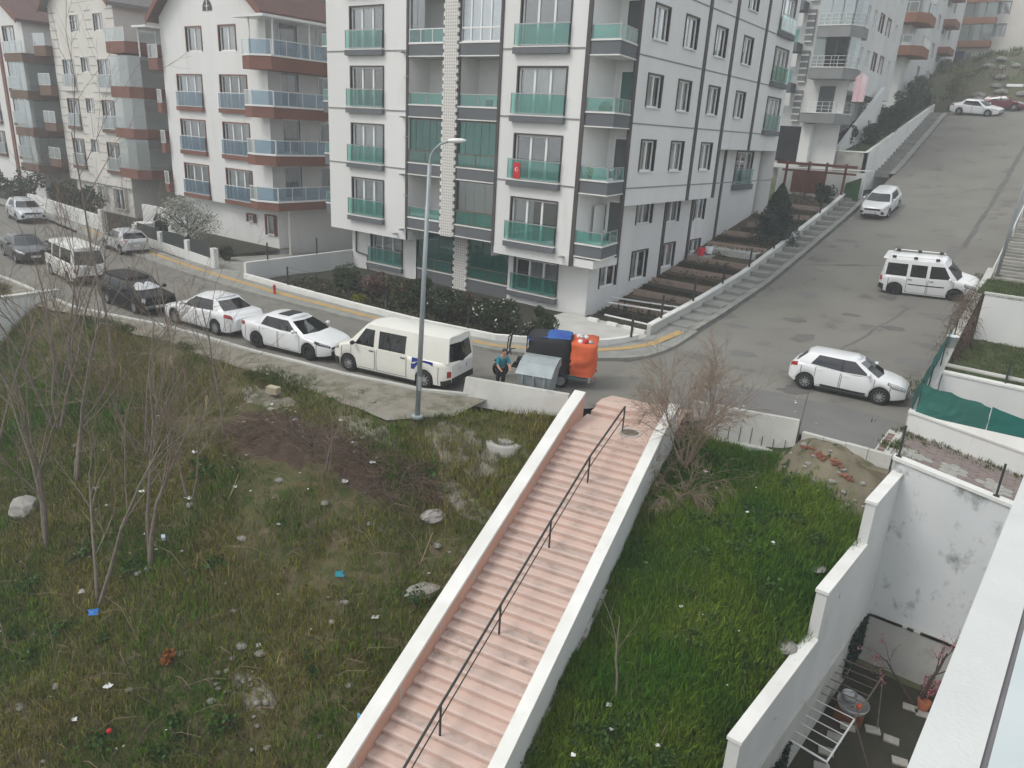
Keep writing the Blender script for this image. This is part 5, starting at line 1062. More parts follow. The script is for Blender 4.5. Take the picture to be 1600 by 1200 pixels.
# lamp posts
lp = thing('street_lamp', 'tall grey street lamp with a short curved arm, in front of the cream van', 'street lamp', (-15, 15.92, 0))
MB().tube([(-15, 15.92, -.05), (-14.86, 15.95, 4), (-14.74, 16.0, 7.7)], [.085, .07, .055], 10).build('pole', STEEL, lp, True)
MB().tube([(-14.74, 16.0, 7.5), (-14.73, 16.02, 7.9), (-14.64, 16.07, 8.1), (-14.48, 16.16, 8.26), (-14.3, 16.26, 8.33)], .032, 8).build('arm', STEEL, lp, True)
MB().tube([(-14.75, 15.99, 7.45), (-14.735, 16.0, 7.8)], .04, 8).build('sleeve', STEEL, lp)
hd = MB(); c = Vector((-14.06, 16.38, 8.37)); d = Vector((.8, .4, .05)).normalized(); q = Vector((-d.y, d.x, 0)); P = []
for t, wdt, h in ((-.28, .03, .03), (-.25, .08, .045), (-.06, .13, .07), (.14, .12, .06), (.24, .05, .03), (.25, .01, .01)): P.append([tuple(c + d * t + q * wdt * math.cos(a) + Vector((0, 0, h * math.sin(a)))) for a in np.linspace(0, 2 * PI, 11)])
hd.grid(P); hd.build('lamp_head', WHITEP, lp, True); MB().lathe([(.2, -.05), (.2, .02), (.09, .05)], 10, (-15, 15.92, 0)).build('base', STEEL, lp)
MB().box(-14.93, -14.80, 15.84, 15.88, .9, 1.35).build('access_door', STEEL, lp)
lp2 = thing('street_lamp', 'grey lamp pole beside the steps at the right edge of the hill road', 'street lamp', (-2.25, 46.9, 2.6))
MB().tube([(-2.25, 46.9, 2.2), (-2.05, 46.9, 11.5)], [.09, .06], 10).build('pole', STEEL, lp2, True); MB().tube([(-2.05, 46.9, 11.4), (-2.4, 46.9, 12.0), (-3.4, 46.9, 12.2)], .035, 8).build('arm', STEEL, lp2); MB().box(-4.0, -3.3, 46.8, 47.0, 12.13, 12.25).build('lamp_head', WHITEP, lp2)
hrl = thing('handrail', 'thin white handrail on the left edge of the roadside steps', 'handrail', (-2.4, 50, 4)); MB().tube([(-2.42, y, float(zr(-2.42, y)) + 1.0) for y in (45, 50, 55, 60)], .035, 6).build('rail', METALW, hrl)
for y in (45, 48.5, 52, 56, 60): MB().tube([(-2.42, y, float(zr(-2.42, y)) - .1), (-2.42, y, float(zr(-2.42, y)) + 1.0)], .025, 5).build('post', METALW, hrl)
mc = thing('manhole_cover', 'round iron manhole cover in the middle of the hill road', 'manhole', (-7.95, 55.4, 3.8)); MB().lathe([(.48, .006), (.46, .02), (.33, .02), (.32, .012), (.001, .014)], 24, (0, 0, 0)).build('cover', pm('iron_cover', (.12, .115, .11), (.09, .085, .08), 8, .7), mc)
ORG[mc.name] = (0, 0, 0); mc.location = (-7.95, 55.4, float(zr(-7.95, 55.4)) + .004); mc.rotation_euler = (math.atan(.185), 0, 0)
bk = thing('bucket', 'white plastic bucket standing on the roadside wall by the green net', 'bucket', (-2.48, 33.4, rz_(33.4)))
MB().lathe([(.001, .0), (.17, 0), (.21, .4), (.225, .4), (.225, .43), (.2, .43), (.16, .03), (.001, .03)], 18, (-2.48, 33.4, rz_(33.4))).build('pail', WHITEP, bk, True); MB().tube([(-2.48 + .22 * math.cos(a), 33.4 + .05, rz_(33.4) + .4 + .12 * math.sin(a)) for a in np.linspace(0, PI, 9)], .008, 4).build('handle', ALU, bk)
# old manhole ring on the verge, left of the stairs
mr = thing('manhole_ring', 'old concrete manhole ring with a lid in the weeds left of the stairs', 'manhole', (-12.6, 17.6, -.4)); MB().lathe([(.62, -.3), (.62, .12), (.42, .14), (.4, .0)], 22, (-12.55, 17.35, -.68)).build('ring', GREYCON, mr, True); MB().lathe([(.3, .0), (.3, .1), (.001, .12)], 14, (-12.5, 17.4, -.60)).build('lid', STONE, mr)

# ------------------------------------------------------------------ dumpster, tricycle, person
du = thing('dumpster', 'galvanised steel dumpster with a sloping lid behind the jersey barrier', 'dumpster', (-13.5, 20.4, 0), .28, world=False)
mb = MB(); mb.hexa([(-.55, -.4, .18), (.55, -.4, .18), (.55, .4, .18), (-.55, .4, .18)], [(-.64, -.5, .82), (.64, -.5, .82), (.64, .5, 1.05), (-.64, .5, 1.05)]); mb.build('bin_body', STEEL, du)
mb = MB(); P = [[(x, -.54, .80), (x, -.5, .86), (x, -.1, 1.12), (x, .3, 1.26), (x, .54, 1.27)] for x in np.linspace(-.66, .66, 5)]; mb.grid([r for r in P]); mb.v += []; mb.build('lid', STEEL, du)
for x in (-.665, .66): MB().hexa([(x, -.53, .8), (x + .012, -.53, .8), (x + .012, .53, 1.0), (x, .53, 1.0)], [(x, -.5, .86), (x + .012, -.5, .86), (x + .012, .5, 1.26), (x, .5, 1.26)]).build('lid_side', STEEL, du)
for x in (-.4, 0, .4): MB().box(x - .03, x + .03, -.53, -.47, .25, .78).build('rib', STEEL, du)
MB().lathe([(.03, -.03), (.035, 0), (.02, .02)], 8, (0, -.53, .74), 'y').build('catch', PVC, du)
for x in (-.45, .45):
    for y in (-.32, .32): MB().lathe([(.001, -.03), (.09, -.03), (.09, .03), (.001, .03)], 12, (x, y, .09), 'y').build('castor', BLACKM, du)
tk = thing('cargo_tricycle', 'motor tricycle with a black tarped cargo box and a bulging orange bag behind', 'tricycle', (-14.0, 21.75, 0), math.radians(207), world=False)
def wheel_mesh(r, w_, spokes=0):
    mb = MB(); mb.lathe([(r * .62, -w_ / 2), (r * .9, -w_ / 2), (r, -w_ * .3), (r, w_ * .3), (r * .9, w_ / 2), (r * .62, w_ / 2)], 22, axis='y'); return mb
for x, y in ((1.75, 0), (-.55, .55), (-.55, -.55)):
    wt = put('wheel', wmesh(('trw',), lambda: wheel_mesh(.3, .13).mesh('wheel', BLACKM, True)), tk, (x, y, .3)); put('rim', wmesh(('trr',), lambda: MB().lathe([(.001, .03), (.18, .03), (.19, .05), (.19, -.05), (.18, -.03), (.001, -.03)], 14, axis='y').mesh('rim', ALU)), wt)
MB().tube([(1.75, .08, .3), (1.5, .08, .95), (1.4, .05, 1.05)], .03, 6).tube([(1.75, -.08, .3), (1.5, -.08, .95), (1.4, -.05, 1.05)], .03, 6).build('fork', BLACKM, tk)
MB().tube([(1.3, .38, 1.02), (1.42, .1, 1.08), (1.42, -.1, 1.08), (1.3, -.38, 1.02)], .02, 6).build('handlebar', BLACKM, tk)
MB().hexa([(1.5, -.12, .57), (2.0, -.08, .6), (2.0, .08, .6), (1.5, .12, .57)], [(1.5, -.1, .72), (1.95, -.06, .66), (1.95, .06, .66), (1.5, .1, .72)]).build('mudguard', BLACKM, tk)
MB().lathe([(.001, .09), (.09, .07), (.1, 0), (.06, -.08)], 12, (1.62, 0, .92), 'y').build('headlight', ALU, tk)
MB().hexa([(.7, -.14, .4), (1.35, -.1, .45), (1.35, .1, .45), (.7, .14, .4)], [(.75, -.14, .72), (1.25, -.1, .62), (1.25, .1, .62), (.75, .14, .72)]).build('engine', BLACKM, tk)
MB().hexa([(.74, -.2, .72), (1.15, -.16, .72), (1.15, .16, .72), (.74, .2, .72)], [(.74, -.18, .84), (1.13, -.14, .82), (1.13, .14, .82), (.74, .18, .84)]).build('saddle', BLACKM, tk)
MB().box(-1.5, .7, -.58, .58, .42, .5).build('chassis', pm('teal_chassis', (.02, .10, .12), (.02, .07, .09), 3, .6), tk)
# roof frame over the rider
for y in (-.52, .52): MB().tube([(1.5, y * .6, .98), (1.42, y, 1.7), (1.15, y, 1.9), (.74, y, 1.92), (.74, y, .5)], .022, 6).build('canopy_frame', BLACKM, tk)
for x, z in ((1.42, 1.7), (1.15, 1.9), (.8, 1.92)): MB().tube([(x, -.52, z), (x, .52, z)], .018, 5).build('canopy_bar', BLACKM, tk)
MB().add([(1.5, -.34, 1.1), (1.5, .34, 1.1), (1.43, .5, 1.68), (1.43, -.5, 1.68)], [(0, 1, 2, 3)]).build('windscreen', GLASS, tk)
def sack(x0, x1, y0, y1, z0, z1, bul, seed, top=1.0):
    mb = MB(); P = []; n, k = 18, 9
    for i in range(k + 1):
        t = i / k; row = []
        for j in range(n + 1):
            a = 2 * PI * j / n; ca, sa = math.cos(a), math.sin(a); e = .45
            ux = math.copysign(abs(ca) ** e, ca); uy = math.copysign(abs(sa) ** e, sa); b = 1 + bul * math.sin(PI * t) + (.06 + .10 * (seed == 7)) * float(vnoise(j * .9 % 16, i * .9, 1, seed)); tt = 1 if t < .8 else 1 + (top - 1) * (t - .8) / .2
            row.append(((x0 + x1) / 2 + (x1 - x0) / 2 * ux * b * tt, (y0 + y1) / 2 + (y1 - y0) / 2 * uy * b * tt, z0 + (z1 - z0) * t + .04 * float(vnoise(j * 1.3 % 20, i, 1, seed + 3)) * (t > .9)))
        P.append(row)
    mb.grid(P); c = len(mb.v); mb.v.append(((x0 + x1) / 2, (y0 + y1) / 2, z1 - .02)); m = k * (n + 1)
    for j in range(n): mb.f.append((m + j, m + j + 1, c)); mb.m.append(0)
    return mb
sack(-.85, .72, -.62, .62, .5, 1.82, .03, 4).build('cargo_tarp', BLACKC, tk, True)
mb = MB(); P = [[(x, y, 1.80 + .08 * math.sin((x + 1.2) * 2.3) + .05 * float(vnoise(x * 3, y * 3, 1, 8))) for x in np.linspace(-.8, .75, 10)] for y in np.linspace(-.5, .6, 8)]; mb.grid(P); mb.build('blue_sheet', BLUEC, tk, True)
sack(-1.72, -.86, -.66, .6, .5, 1.72, .10, 7, 1.12).build('orange_bag', ORANGE, tk, True)
for k in range(7): MB().lathe([(.001, -.08), (.1, -.04), (.09, .06), (.001, .1)], 7, (-1.3 + random.uniform(-.3, .3), random.uniform(-.45, .4), 1.74)).build('bag_contents', [WHITEP, FLAGR, ALU][k % 3], tk, True)
MB().box(-1.62, -1.55, -.6, .6, .3, .5).build('rear_bar', ALU, tk); MB().box(-1.27, -1.2, -.62, -.4, .55, .9).build('side_board', pm('dark_blue_board', (.02, .06, .11), None, 2), tk)
for y in (-.45, .45): MB().box(-1.8, -1.76, y - .06, y + .06, .42, .5).build('tail_light', FLAGR, tk)

def skin_person(name, parent, joints, bones, radii, m, lev=1):
    me = bpy.data.meshes.new(name); me.from_pydata(joints, bones, []); o = bpy.data.objects.new(name, me); COL.objects.link(o); o.parent = parent
    md = o.modifiers.new('skin', 'SKIN'); 
    for i, r in enumerate(radii): me.skin_vertices[0].data[i].radius = (r, r)
    me.skin_vertices[0].data[0].use_root = True
    s = o.modifiers.new('sub', 'SUBSURF'); s.levels = lev; s.render_levels = lev
    dg = bpy.context.evaluated_depsgraph_get(); ev = o.evaluated_get(dg); nm = bpy.data.meshes.new_from_object(ev); o.modifiers.clear(); o.data = nm
    nm.materials.clear(); nm.materials.append(m); nm.polygons.foreach_set('use_smooth', [True] * len(nm.polygons)); return o
SKIN = pm('skin', (.50, .27, .19), (.46, .25, .18), 8, .6, obj=True); HAIR = pm('dark_hair', (.045, .035, .028), (.03, .025, .02), 20, .8, obj=True)
TURQ = pm('turquoise_shirt', (.03, .24, .30), (.025, .2, .26), 6, .9, obj=True); TROU = pm('dark_trousers', (.03, .03, .035), (.025, .025, .03), 6, .9, obj=True)
pe = thing('person', 'person in a turquoise top and dark trousers bending beside the dumpster', 'person', (-14.72, 19.85, 0), math.radians(-35), world=False); pe.scale = (.9, .9, .9)
# local: faces +x; leaning forwards with arms reaching to the bin
bd = skin_person('body', pe, [(0, 0, .88), (.06, 0, 1.08), (.16, 0, 1.3), (.22, 0, 1.4), (.28, 0, 1.5), (.32, 0, 1.6),
    (-.0, .09, .84), (.05, .11, .46), (-.03, .11, .08), (.12, .12, .04), (0, -.09, .84), (.03, -.11, .46), (-.06, -.11, .08), (.1, -.12, .04),
    (.18, .19, 1.33), (.32, .24, 1.1), (.52, .2, 1.02), (.6, .18, 1.0), (.18, -.19, 1.33), (.3, -.24, 1.08), (.5, -.2, .98), (.58, -.18, .96)],
    [(0, 1), (1, 2), (2, 3), (3, 4), (4, 5), (0, 6), (6, 7), (7, 8), (8, 9), (0, 10), (10, 11), (11, 12), (12, 13), (3, 14), (14, 15), (15, 16), (16, 17), (3, 18), (18, 19), (19, 20), (20, 21)],
    [.14, .135, .15, .10, .055, .085, .10, .07, .05, .045, .1, .07, .05, .045, .065, .05, .038, .03, .065, .05, .038, .03], SKIN)
for sgn, base in ((1, (.6, .18, 1.0)), (-1, (.58, -.18, .96))):
    for k in range(4): a = (k - 1.5) * .02; ln_ = (.075, .085, .08, .065)[k]; MB().tube([(base[0], base[1] + a, base[2]), (base[0] + ln_ * .7, base[1] + a * 1.3, base[2] - .01), (base[0] + ln_, base[1] + a * 1.3, base[2] - .04)], [.009, .008, .006], 6).build('finger', SKIN, pe)
    MB().tube([(base[0] - .02, base[1] - .03 * sgn, base[2]), (base[0] + .03, base[1] - .055 * sgn, base[2] - .02)], [.011, .008], 6).build('thumb', SKIN, pe)
def ell(c, r, n=14, k=9, z0=-1, z1=1):
    mb = MB(); P = []
    for i in range(k + 1):
        t = z0 + (z1 - z0) * i / k; q = math.sqrt(max(0, 1 - t * t)); P.append([(c[0] + r[0] * q * math.cos(a), c[1] + r[1] * q * math.sin(a), c[2] + r[2] * t) for a in np.linspace(0, 2 * PI, n + 1)])
    return mb.grid(P)
ell((.345, 0, 1.62), (.098, .078, .118)).build('head', SKIN, pe, True); ell((.325, 0, 1.655), (.108, .09, .108), z0=-.15).build('hair', HAIR, pe, True); ell((.285, 0, 1.6), (.07, .082, .1)).build('hair', HAIR, pe, True)
MB().tube([(.435, 0, 1.64), (.462, 0, 1.60), (.44, 0, 1.59)], [.009, .014, .01], 6).build('nose', SKIN, pe); MB().tube([(.43, -.02, 1.56), (.437, 0, 1.558), (.43, .02, 1.56)], .006, 5).build('mouth', pm('lips', (.35, .12, .1), None, 3), pe)
for s in (-.033, .033): ell((.43, s, 1.635), (.012, .014, .009), 8, 5).build('eye', BLACKM, pe); ell((.335, s * 2.45, 1.615), (.02, .012, .032), 8, 5).build('ear', SKIN, pe)
sh = skin_person('shirt', pe, [(0, 0, .86), (.06, 0, 1.08), (.16, 0, 1.3), (.22, 0, 1.42), (.18, .19, 1.34), (.32, .245, 1.1), (.18, -.19, 1.34), (.3, -.245, 1.08)], [(0, 1), (1, 2), (2, 3), (3, 4), (4, 5), (3, 6), (6, 7)], [.165, .158, .172, .118, .088, .068, .088, .068], TURQ)
tr_ = skin_person('trousers', pe, [(0, 0, .9), (0, .09, .84), (.05, .11, .46), (-.03, .11, .1), (0, -.09, .84), (.03, -.11, .46), (-.06, -.11, .1)], [(0, 1), (1, 2), (2, 3), (0, 4), (4, 5), (5, 6)], [.15, .118, .088, .07, .118, .088, .07], TROU)
for s in (1, -1): ell((.05, .115 * s, .05), (.14, .05, .055), 10, 6).build('shoe', BLACKM, pe, True)

# ------------------------------------------------------------------ vehicles
def carpaint(nm, c, rough=.28, coat=.6): return pm(nm, c, tuple(x * .95 for x in c), 1.5, rough, spec=.5, coat=coat, obj=True)
SEAM = pm('panel_gap', (.05, .05, .052), None, 3, .8, obj=True)
CWHITE = carpaint('white_car_paint', (.74, .755, .765)); CCREAM = carpaint('cream_van_paint', (.74, .735, .68), .42, .3); CSILV = carpaint('silver_car_paint', (.46, .48, .49)); CBLACK = pm('black_car_paint', (.007, .008, .010), (.009, .009, .010), 1.5, .45, spec=.15, obj=True); CRED = carpaint('dark_red_car_paint', (.12, .012, .02)); COLDW = carpaint('old_white_van_paint', (.66, .66, .63), .5, .2); CGREY = carpaint('pale_grey_car_paint', (.56, .6, .62))
BLKPL = pm('black_plastic', (.022, .023, .024), (.03, .03, .031), 5, .6, obj=True); TYRE = pm('tyre_rubber', (.02, .02, .021), (.03, .03, .03), 6, .9, obj=True); RIMM = pm('alloy_rim', (.5, .51, .52), (.42, .43, .44), 5, .35, metal=.7, obj=True); RIMD = pm('dark_alloy_rim', (.06, .06, .065), (.05, .05, .055), 5, .35, metal=.6, obj=True)
REDL = pm('red_light_lens', (.36, .015, .015), (.28, .012, .012), 8, .15, spec=.6, coat=.5, obj=True); CLRL = pm('clear_light_lens', (.55, .57, .58), (.30, .31, .32), 14, .1, spec=.7, coat=.6, obj=True); CHROME = pm('chrome_trim', (.6, .61, .62), None, 3, .2, metal=.9, obj=True); PLATE = pm('number_plate_white', (.7, .7, .7), None, 3, .5, obj=True); PLATEB = pm('number_plate_blue', (.02, .06, .35), None, 3, .5, obj=True)
def rim_mesh(r, n, m, w_=.2):
    mb = MB(); mb.lathe([(r * .66, -.09), (r * .68, .085), (r * .6, .095), (r * .57, .06), (r * .56, .0)], 24, axis='y'); mb.lathe([(.001, .075), (r * .13, .075), (r * .16, .05)], 12, axis='y')
    for k in range(n):
        a = 2 * PI * k / n; c, s = math.cos(a), math.sin(a); h = r * (.062 if n > 6 else .085); p = lambda x, z, y: (x * c - z * s, y, x * s + z * c)
        mb.hexa([p(r * .1, -h, .03), p(r * .6, -h * .8, .04), p(r * .6, h * .8, .04), p(r * .1, h, .03)], [p(r * .1, -h, .075), p(r * .6, -h * .8, .085), p(r * .6, h * .8, .085), p(r * .1, h, .075)])
    mb.mat(1); mb.lathe([(.001, .012), (r * .58, .012)], 18, axis='y'); return mb
def add_wheel(root, x, y, r, side, rimn=10, rimm=None, wd=.2):
    rimm = rimm or RIMM
    wo = put('wheel', wmesh(('tyre', r, wd), lambda: wheel_mesh(r, wd).mesh('wheel', TYRE, True)), root, (x, y, r), 0 if side > 0 else PI)
    put('rim', wmesh(('rim', r, rimn, rimm.name), lambda: rim_mesh(r, rimn, rimm).mesh('rim', [rimm, BLKPL])), wo)
    put('brake_disc', wmesh(('disc', r), lambda: MB().lathe([(.001, .0), (r * .62, .0)], 18, axis='y').mesh('brake_disc', BLKPL)), wo, (0, .005, 0))
def vehicle(name, label, cat, c, loc, ang, slope=0.0, roll=0.0, group=None):
    """lofted body: c gives lengths, side profile and window layout; x forward, y left"""
    root = thing(name, label, cat, loc, group=group, world=False, rot=(roll, -slope, ang)); paint = c['paint']; Ln, Wd, H = c['L'], c['W'], c['H']; hl_, r = Ln / 2, c['r']
    xf_, xb_ = c['xf'], c['xf'] - c['wb']; R = r * 1.16; top = c['top']; e = c.get('round', .55); er = c.get('rr', .3)
    tx = [p[0] for p in top][::-1]; tz = [p[1] for p in top][::-1]; sx, sz = c.get('shoulder', None) or (None, None)
    def prm(x):
        f = max(0, (x - (hl_ - e)) / e); b = max(0, (-x - (hl_ - e * .8)) / (e * .8)); hw = Wd / 2 * (1 - er * f ** 2.4 - er * .75 * b ** 2.6 - .012 * abs(x / hl_) ** 2)
        zb = c.get('sill', .22) + .10 * f ** 2 + .14 * b ** 2
        for xw in (xf_, xb_):
            if abs(x - xw) < R: zb = max(zb, r + math.sqrt(R * R - (x - xw) ** 2))
        zt = float(np.interp(x, tx, tz)); return hw, zb, zt
    def ring(x):
        hw, zb, zt = prm(x); zs = zt - c.get('crown', .05); tum = c.get('tum', .96)
        if zb > zs - .06: zb = zs - .06
        return [(hw * .965, zb), (hw, zb + .22 * (zs - zb)), (hw * 1.0, zb + .55 * (zs - zb)), (hw * .985, zb + .8 * (zs - zb)), (hw * tum, zs), (hw * .86, zs + .55 * (zt - zs)), (hw * .5, zt - .006), (0, zt)]
    def Sf(x, v, off=0):
        g = ring(x); i = min(6, int(v)); t = v - i; a, b = g[i], g[i + 1]; y, z = a[0] + (b[0] - a[0]) * t, a[1] + (b[1] - a[1]) * t
        if off:
            n = Vector((b[1] - a[1], -(b[0] - a[0]))).normalized(); y += n.x * off; z += n.y * off
        return (x, y, z)
    xs = sorted(set([hl_, -hl_, hl_ - .02, -hl_ + .02, hl_ - .06, -hl_ + .06] + list(np.linspace(-hl_ + .12, hl_ - .12, 36)) + [xw + R * math.cos(a) for xw in (xf_, xb_) for a in np.linspace(0, PI, 13)] + [xw + s * (R + .002) for xw in (xf_, xb_) for s in (1, -1)]))
    mb = MB()
    for s in (1, -1):
        P = [[(x, y * s, z) for y, z in ring(x)] for x in xs]; mb.grid(P if s < 0 else [r_[::-1] for r_ in P])
    for x, d in ((hl_, 1), (-hl_, -1)):
        g = ring(x); poly = [(x, y, z) for y, z in g] + [(x, -y, z) for y, z in g[-2::-1]]; mb.add(poly, [tuple(range(len(poly))) if d > 0 else tuple(range(len(poly) - 1, -1, -1))])
    body = mb.build('body', paint, root, True); body.data.polygons.foreach_set('use_smooth', [len(p.vertices) == 4 for p in body.data.polygons])
    MB().box(-hl_ + .25, hl_ - .25, -Wd * .36, Wd * .36, .15, .5).box(xb_ + R + .03, xf_ - R - .03, -Wd * .475, Wd * .475, .14, .34).build('underbody_shade_box', BLKPL, root)  # plain black box, widened between the axles to deepen the shadow beneath the car
    for xw in (xf_, xb_):
        for s in (1, -1): MB().lathe([(.001, 0), (R * .995, 0)], 20, (xw, s * (Wd / 2 - .26), r), 'y').build('wheel_arch', BLKPL, root)
        for s in (1, -1): add_wheel(root, xw, s * (Wd / 2 - .115), r, s, c.get('rimn', 10), c.get('rimm'), .21)
    def pat(nm, x0, x1, v0, v1, m, off=.006, nx=8, nv=3, sides=(1, -1), parent=None, skew=0):
        o = []
        for s in sides:
            mb = MB(); P = []
            for i in range(nx + 1):
                row = []
                for j in range(nv + 1):
                    v = v0 + (v1 - v0) * j / nv; x = x0 + (x1 - x0) * i / nx + skew * (j / nv); q = Sf(x, v, off); row.append((q[0], q[1] * s, q[2]))
                P.append(row)
            mb.grid(P if s < 0 else [r_[::-1] for r_ in P]); o.append(mb.build(nm, m, parent or root, True))
        return o
    # greenhouse -----------------------------------------------------
    gh = c['cab']; wb_, wr = gh['wb'] / 2, gh['wr'] / 2; zb_ = lambda x: float(np.interp(x, tx, tz)) - .03
    cols = [((gh['x0'] + .12, 0), (gh['x1'] + .06, 0), 'windscreen'), ((gh['x0'] - .02, wb_ * .90), (gh['x1'] - .02, wr * .88), 'p')]
    for xb, xt, kind in gh['side']: cols.append(((xb, wb_ * (1 - .015 * abs(xb))), (xt, wr * (1 - .02 * abs(xt) ** 1.5)), kind))
    cols += [((gh['x3'] + .06, wb_ * .86), (gh['x2'] + .05, wr * .84), 'rear_window'), ((gh['x3'] - .03, 0), (gh['x2'] - .02, 0), 'end')]
    lv = [0, .06, gh.get('wt', .86), 1.0]; HR = gh.get('roof_drop', .05)
    def cp(k, t):
        (bx_, by_), (tx_, ty_), _ = cols[k]; zz0 = max(zb_(bx_), c.get('minbelt', 0)); z1 = H - HR - (gh.get('fd', .02) if k < 2 else gh.get('rd', .03) if k > len(cols) - 3 else 0)
        bow = gh.get('bow', .03) * math.sin(PI * t); q = t ** gh.get('pow', 1.0)
        return (bx_ + (tx_ - bx_) * q, by_ + (ty_ - by_) * t + (bow if by_ > .3 else 0), zz0 + (z1 - zz0) * t)
    pm_ = MB(); glass = {}
    for s in (1, -1):
        for k in range(len(cols) - 1):
            kind = cols[k][2]
            for a, b in zip(lv, lv[1:]):
                quad = []
                tt = [a, (a + b) / 2, b] if b - a > .3 else [a, b]
                Pq = [[(p[0], p[1] * s, p[2]) for p in (cp(k, t), cp(k + 1, t))] for t in tt]
                if s < 0: Pq = [r_[::-1] for r_ in Pq]
                if kind in ('p', 'b') or a == 0 or b == 1.0:
                    if kind == 'b' and a != 0 and b != 1.0: glass.setdefault(('b_pillar', s, k), []).append(Pq)
                    else: pm_.grid(Pq)
                else: glass.setdefault((kind, 0 if kind in ('windscreen', 'rear_window') else s, 0 if kind in ('windscreen', 'rear_window') else k), []).append(Pq)
        n = 5
        Pr = []
        for k in range(len(cols)):
            p = cp(k, 1.0); x_c = cols[0][1][0] if k <= 1 else cols[-1][1][0] if k >= len(cols) - 2 else p[0]; row = []
            for j in range(n + 1): t = j / n; row.append((p[0] + (x_c - p[0]) * t, p[1] * (1 - t) * s, p[2] + HR * (1 - (1 - t) ** 2) * (1 if 1 < k < len(cols) - 2 else .8)))
            Pr.append(row)
        pm_.grid(Pr if s > 0 else [r_[::-1] for r_ in Pr])
    cabin = pm_.build('cabin', c.get('roofpaint', paint), root, True)
    try:
        for p in cabin.data.polygons: p.use_smooth = True
    except Exception: pass
    for (kind, s, k), lst in glass.items():
        mb = MB()
        for Pq in lst: mb.grid(Pq)
        mb.build('side_window' if kind.startswith('s') else kind, BLKPL if kind == 'b_pillar' else CARGLASS, root, False)
    # seats and a dashboard inside, seen through the glass
    zi = float(np.interp(0, tx, tz))
    for x in gh.get('seats', (.35,)):
        for s in (1, -1): MB().box(x - .5, x - .36, s * .36 - .2, s * .36 + .2, zi - .35, zi + .28).build('seat', BLKPL, root)
    # doors, handles, mirrors ---------------------------------------
    for (x0, x1) in c['doors']:
        for o, s in zip(pat('door', x1, x0, .12, 4.0, paint, .007, 12, 6), (1, -1)):
            for xe in (x0 - .012, x1 + .012): pat('seam', xe - .009, xe + .009, .3, 3.95, SEAM, .009, 1, 8, (s,), o)
            pat('seam', x1 + .02, x0 - .02, .34, .42, SEAM, .0095, 10, 1, (s,), o)
        for s in (1, -1):
            q = Sf(x1 + .16, 3.45, .01); MB().box(q[0] - .09, q[0] + .09, q[1] * s - .014, q[1] * s + .014, q[2] - .018, q[2] + .018).build('door_handle', c.get('hm', paint), root)
    mxp = gh['side'][0][0] - .06
    for s in (1, -1):
        z = zb_(mxp) + .1; y = wb_ + .02; ell((mxp, s * (y + .13), z + .02), (.075, .115, .085), 10, 7).build('mirror', c.get('mm', paint), root, True); MB().tube([(mxp, s * (y - .05), z - .02), (mxp, s * (y + .1), z)], .025, 5).build('mirror_arm', BLKPL, root)
    # lights, grille, bumpers, plates
    pat('seam', hl_ - .52, hl_ - .50, .2, 3.2, SEAM, .008, 1, 6); pat('seam', -hl_ + .44, -hl_ + .46, .2, 3.0, SEAM, .008, 1, 6)
    xh = gh['x0'] + .05
    if gh['x0'] < hl_ - .75: pat('hood_seam', xh, hl_ - .28, 4.35, 4.43, SEAM, .007, 10, 1)
    for a in c.get('head', []): pat('headlight_surround', a[0] - .05, a[1] + .01, a[2] - .16, a[3] + .10, BLKPL, .005, 6, 3)
    for a in c.get('head', []): pat('headlight', *a[:4], a[4] if len(a) > 4 else CLRL, .008, 6, 3)
    for a in c.get('tail', []): pat('tail_light', *a[:4], REDL, .009, 6, 3)
    for a in c.get('extra', []): pat(a[0], a[1], a[2], a[3], a[4], a[5], a[6] if len(a) > 6 else .016, 24, 2)
    for (nm, d, y0, y1, z0, z1, m) in c.get('face', []):
        xx = d * (hl_ + .004); MB().hexa([(xx, y0, z0), (xx + d * .012, y0, z0), (xx + d * .012, y1, z0), (xx, y1, z0)], [(xx, y0, z1), (xx + d * .012, y0, z1), (xx + d * .012, y1, z1), (xx, y1, z1)]).build(nm, m, root)
    for d in c.get('plates', (1, -1)):
        z = c.get('pz', (.48, .8))[0 if d > 0 else 1]; xx = d * (hl_ + .018); po = MB().box(min(xx, xx + d * .01), max(xx, xx + d * .01), -.26, .26, z - .055, z + .055).build('number_plate', PLATE, root)
        s0 = -.26 if d < 0 else .215; MB().box(min(xx + d * .01, xx + d * .013), max(xx + d * .01, xx + d * .013), s0, s0 + .045, z - .055, z + .055).build('plate_band', PLATEB, po)
    return root, Sf, pat
HATCH = dict(L=4.06, W=1.74, H=1.45, wb=2.59, xf=1.22, r=.31, paint=CWHITE, rimn=9, round=.75, rr=.36,
    top=[(2.03, .66), (1.95, .74), (1.7, .84), (1.3, .92), (.95, .97), (.4, .91), (-.6, .95), (-1.3, 1.02), (-1.75, 1.05), (-1.95, .99), (-2.03, .86)],
    cab=dict(wb=1.62, wr=1.16, x0=1.12, x1=.30, x2=-1.50, x3=-1.88, side=[(.82, .12, 's1'), (-.12, -.16, 'b'), (-.2, -.24, 's2'), (-1.30, -1.02, 'p'), (-1.70, -1.38, 'p')], seats=(.35, -.6), roof_drop=.05, wt=.89),
    doors=[(.98, -.15), (-.18, -1.08)], head=[(1.45, 1.98, 3.0, 4.7)], tail=[(-2.0, -1.74, 3.0, 4.1)],
    face=[('lower_grille', 1, -.45, .45, .3, .44, BLKPL), ('grille', 1, -.36, .36, .58, .63, BLKPL)], extra=[('sill_trim', -.82, .75, .1, .8, BLKPL)], pz=(.5, .62))
from math import radians as rad
def upd(b, **k): d = dict(b); d['cab'] = dict(b['cab']); d['cab'].update(k.pop('cab', {})); d.update(k); return d
zq = lambda x, y: float(zr(x, y))
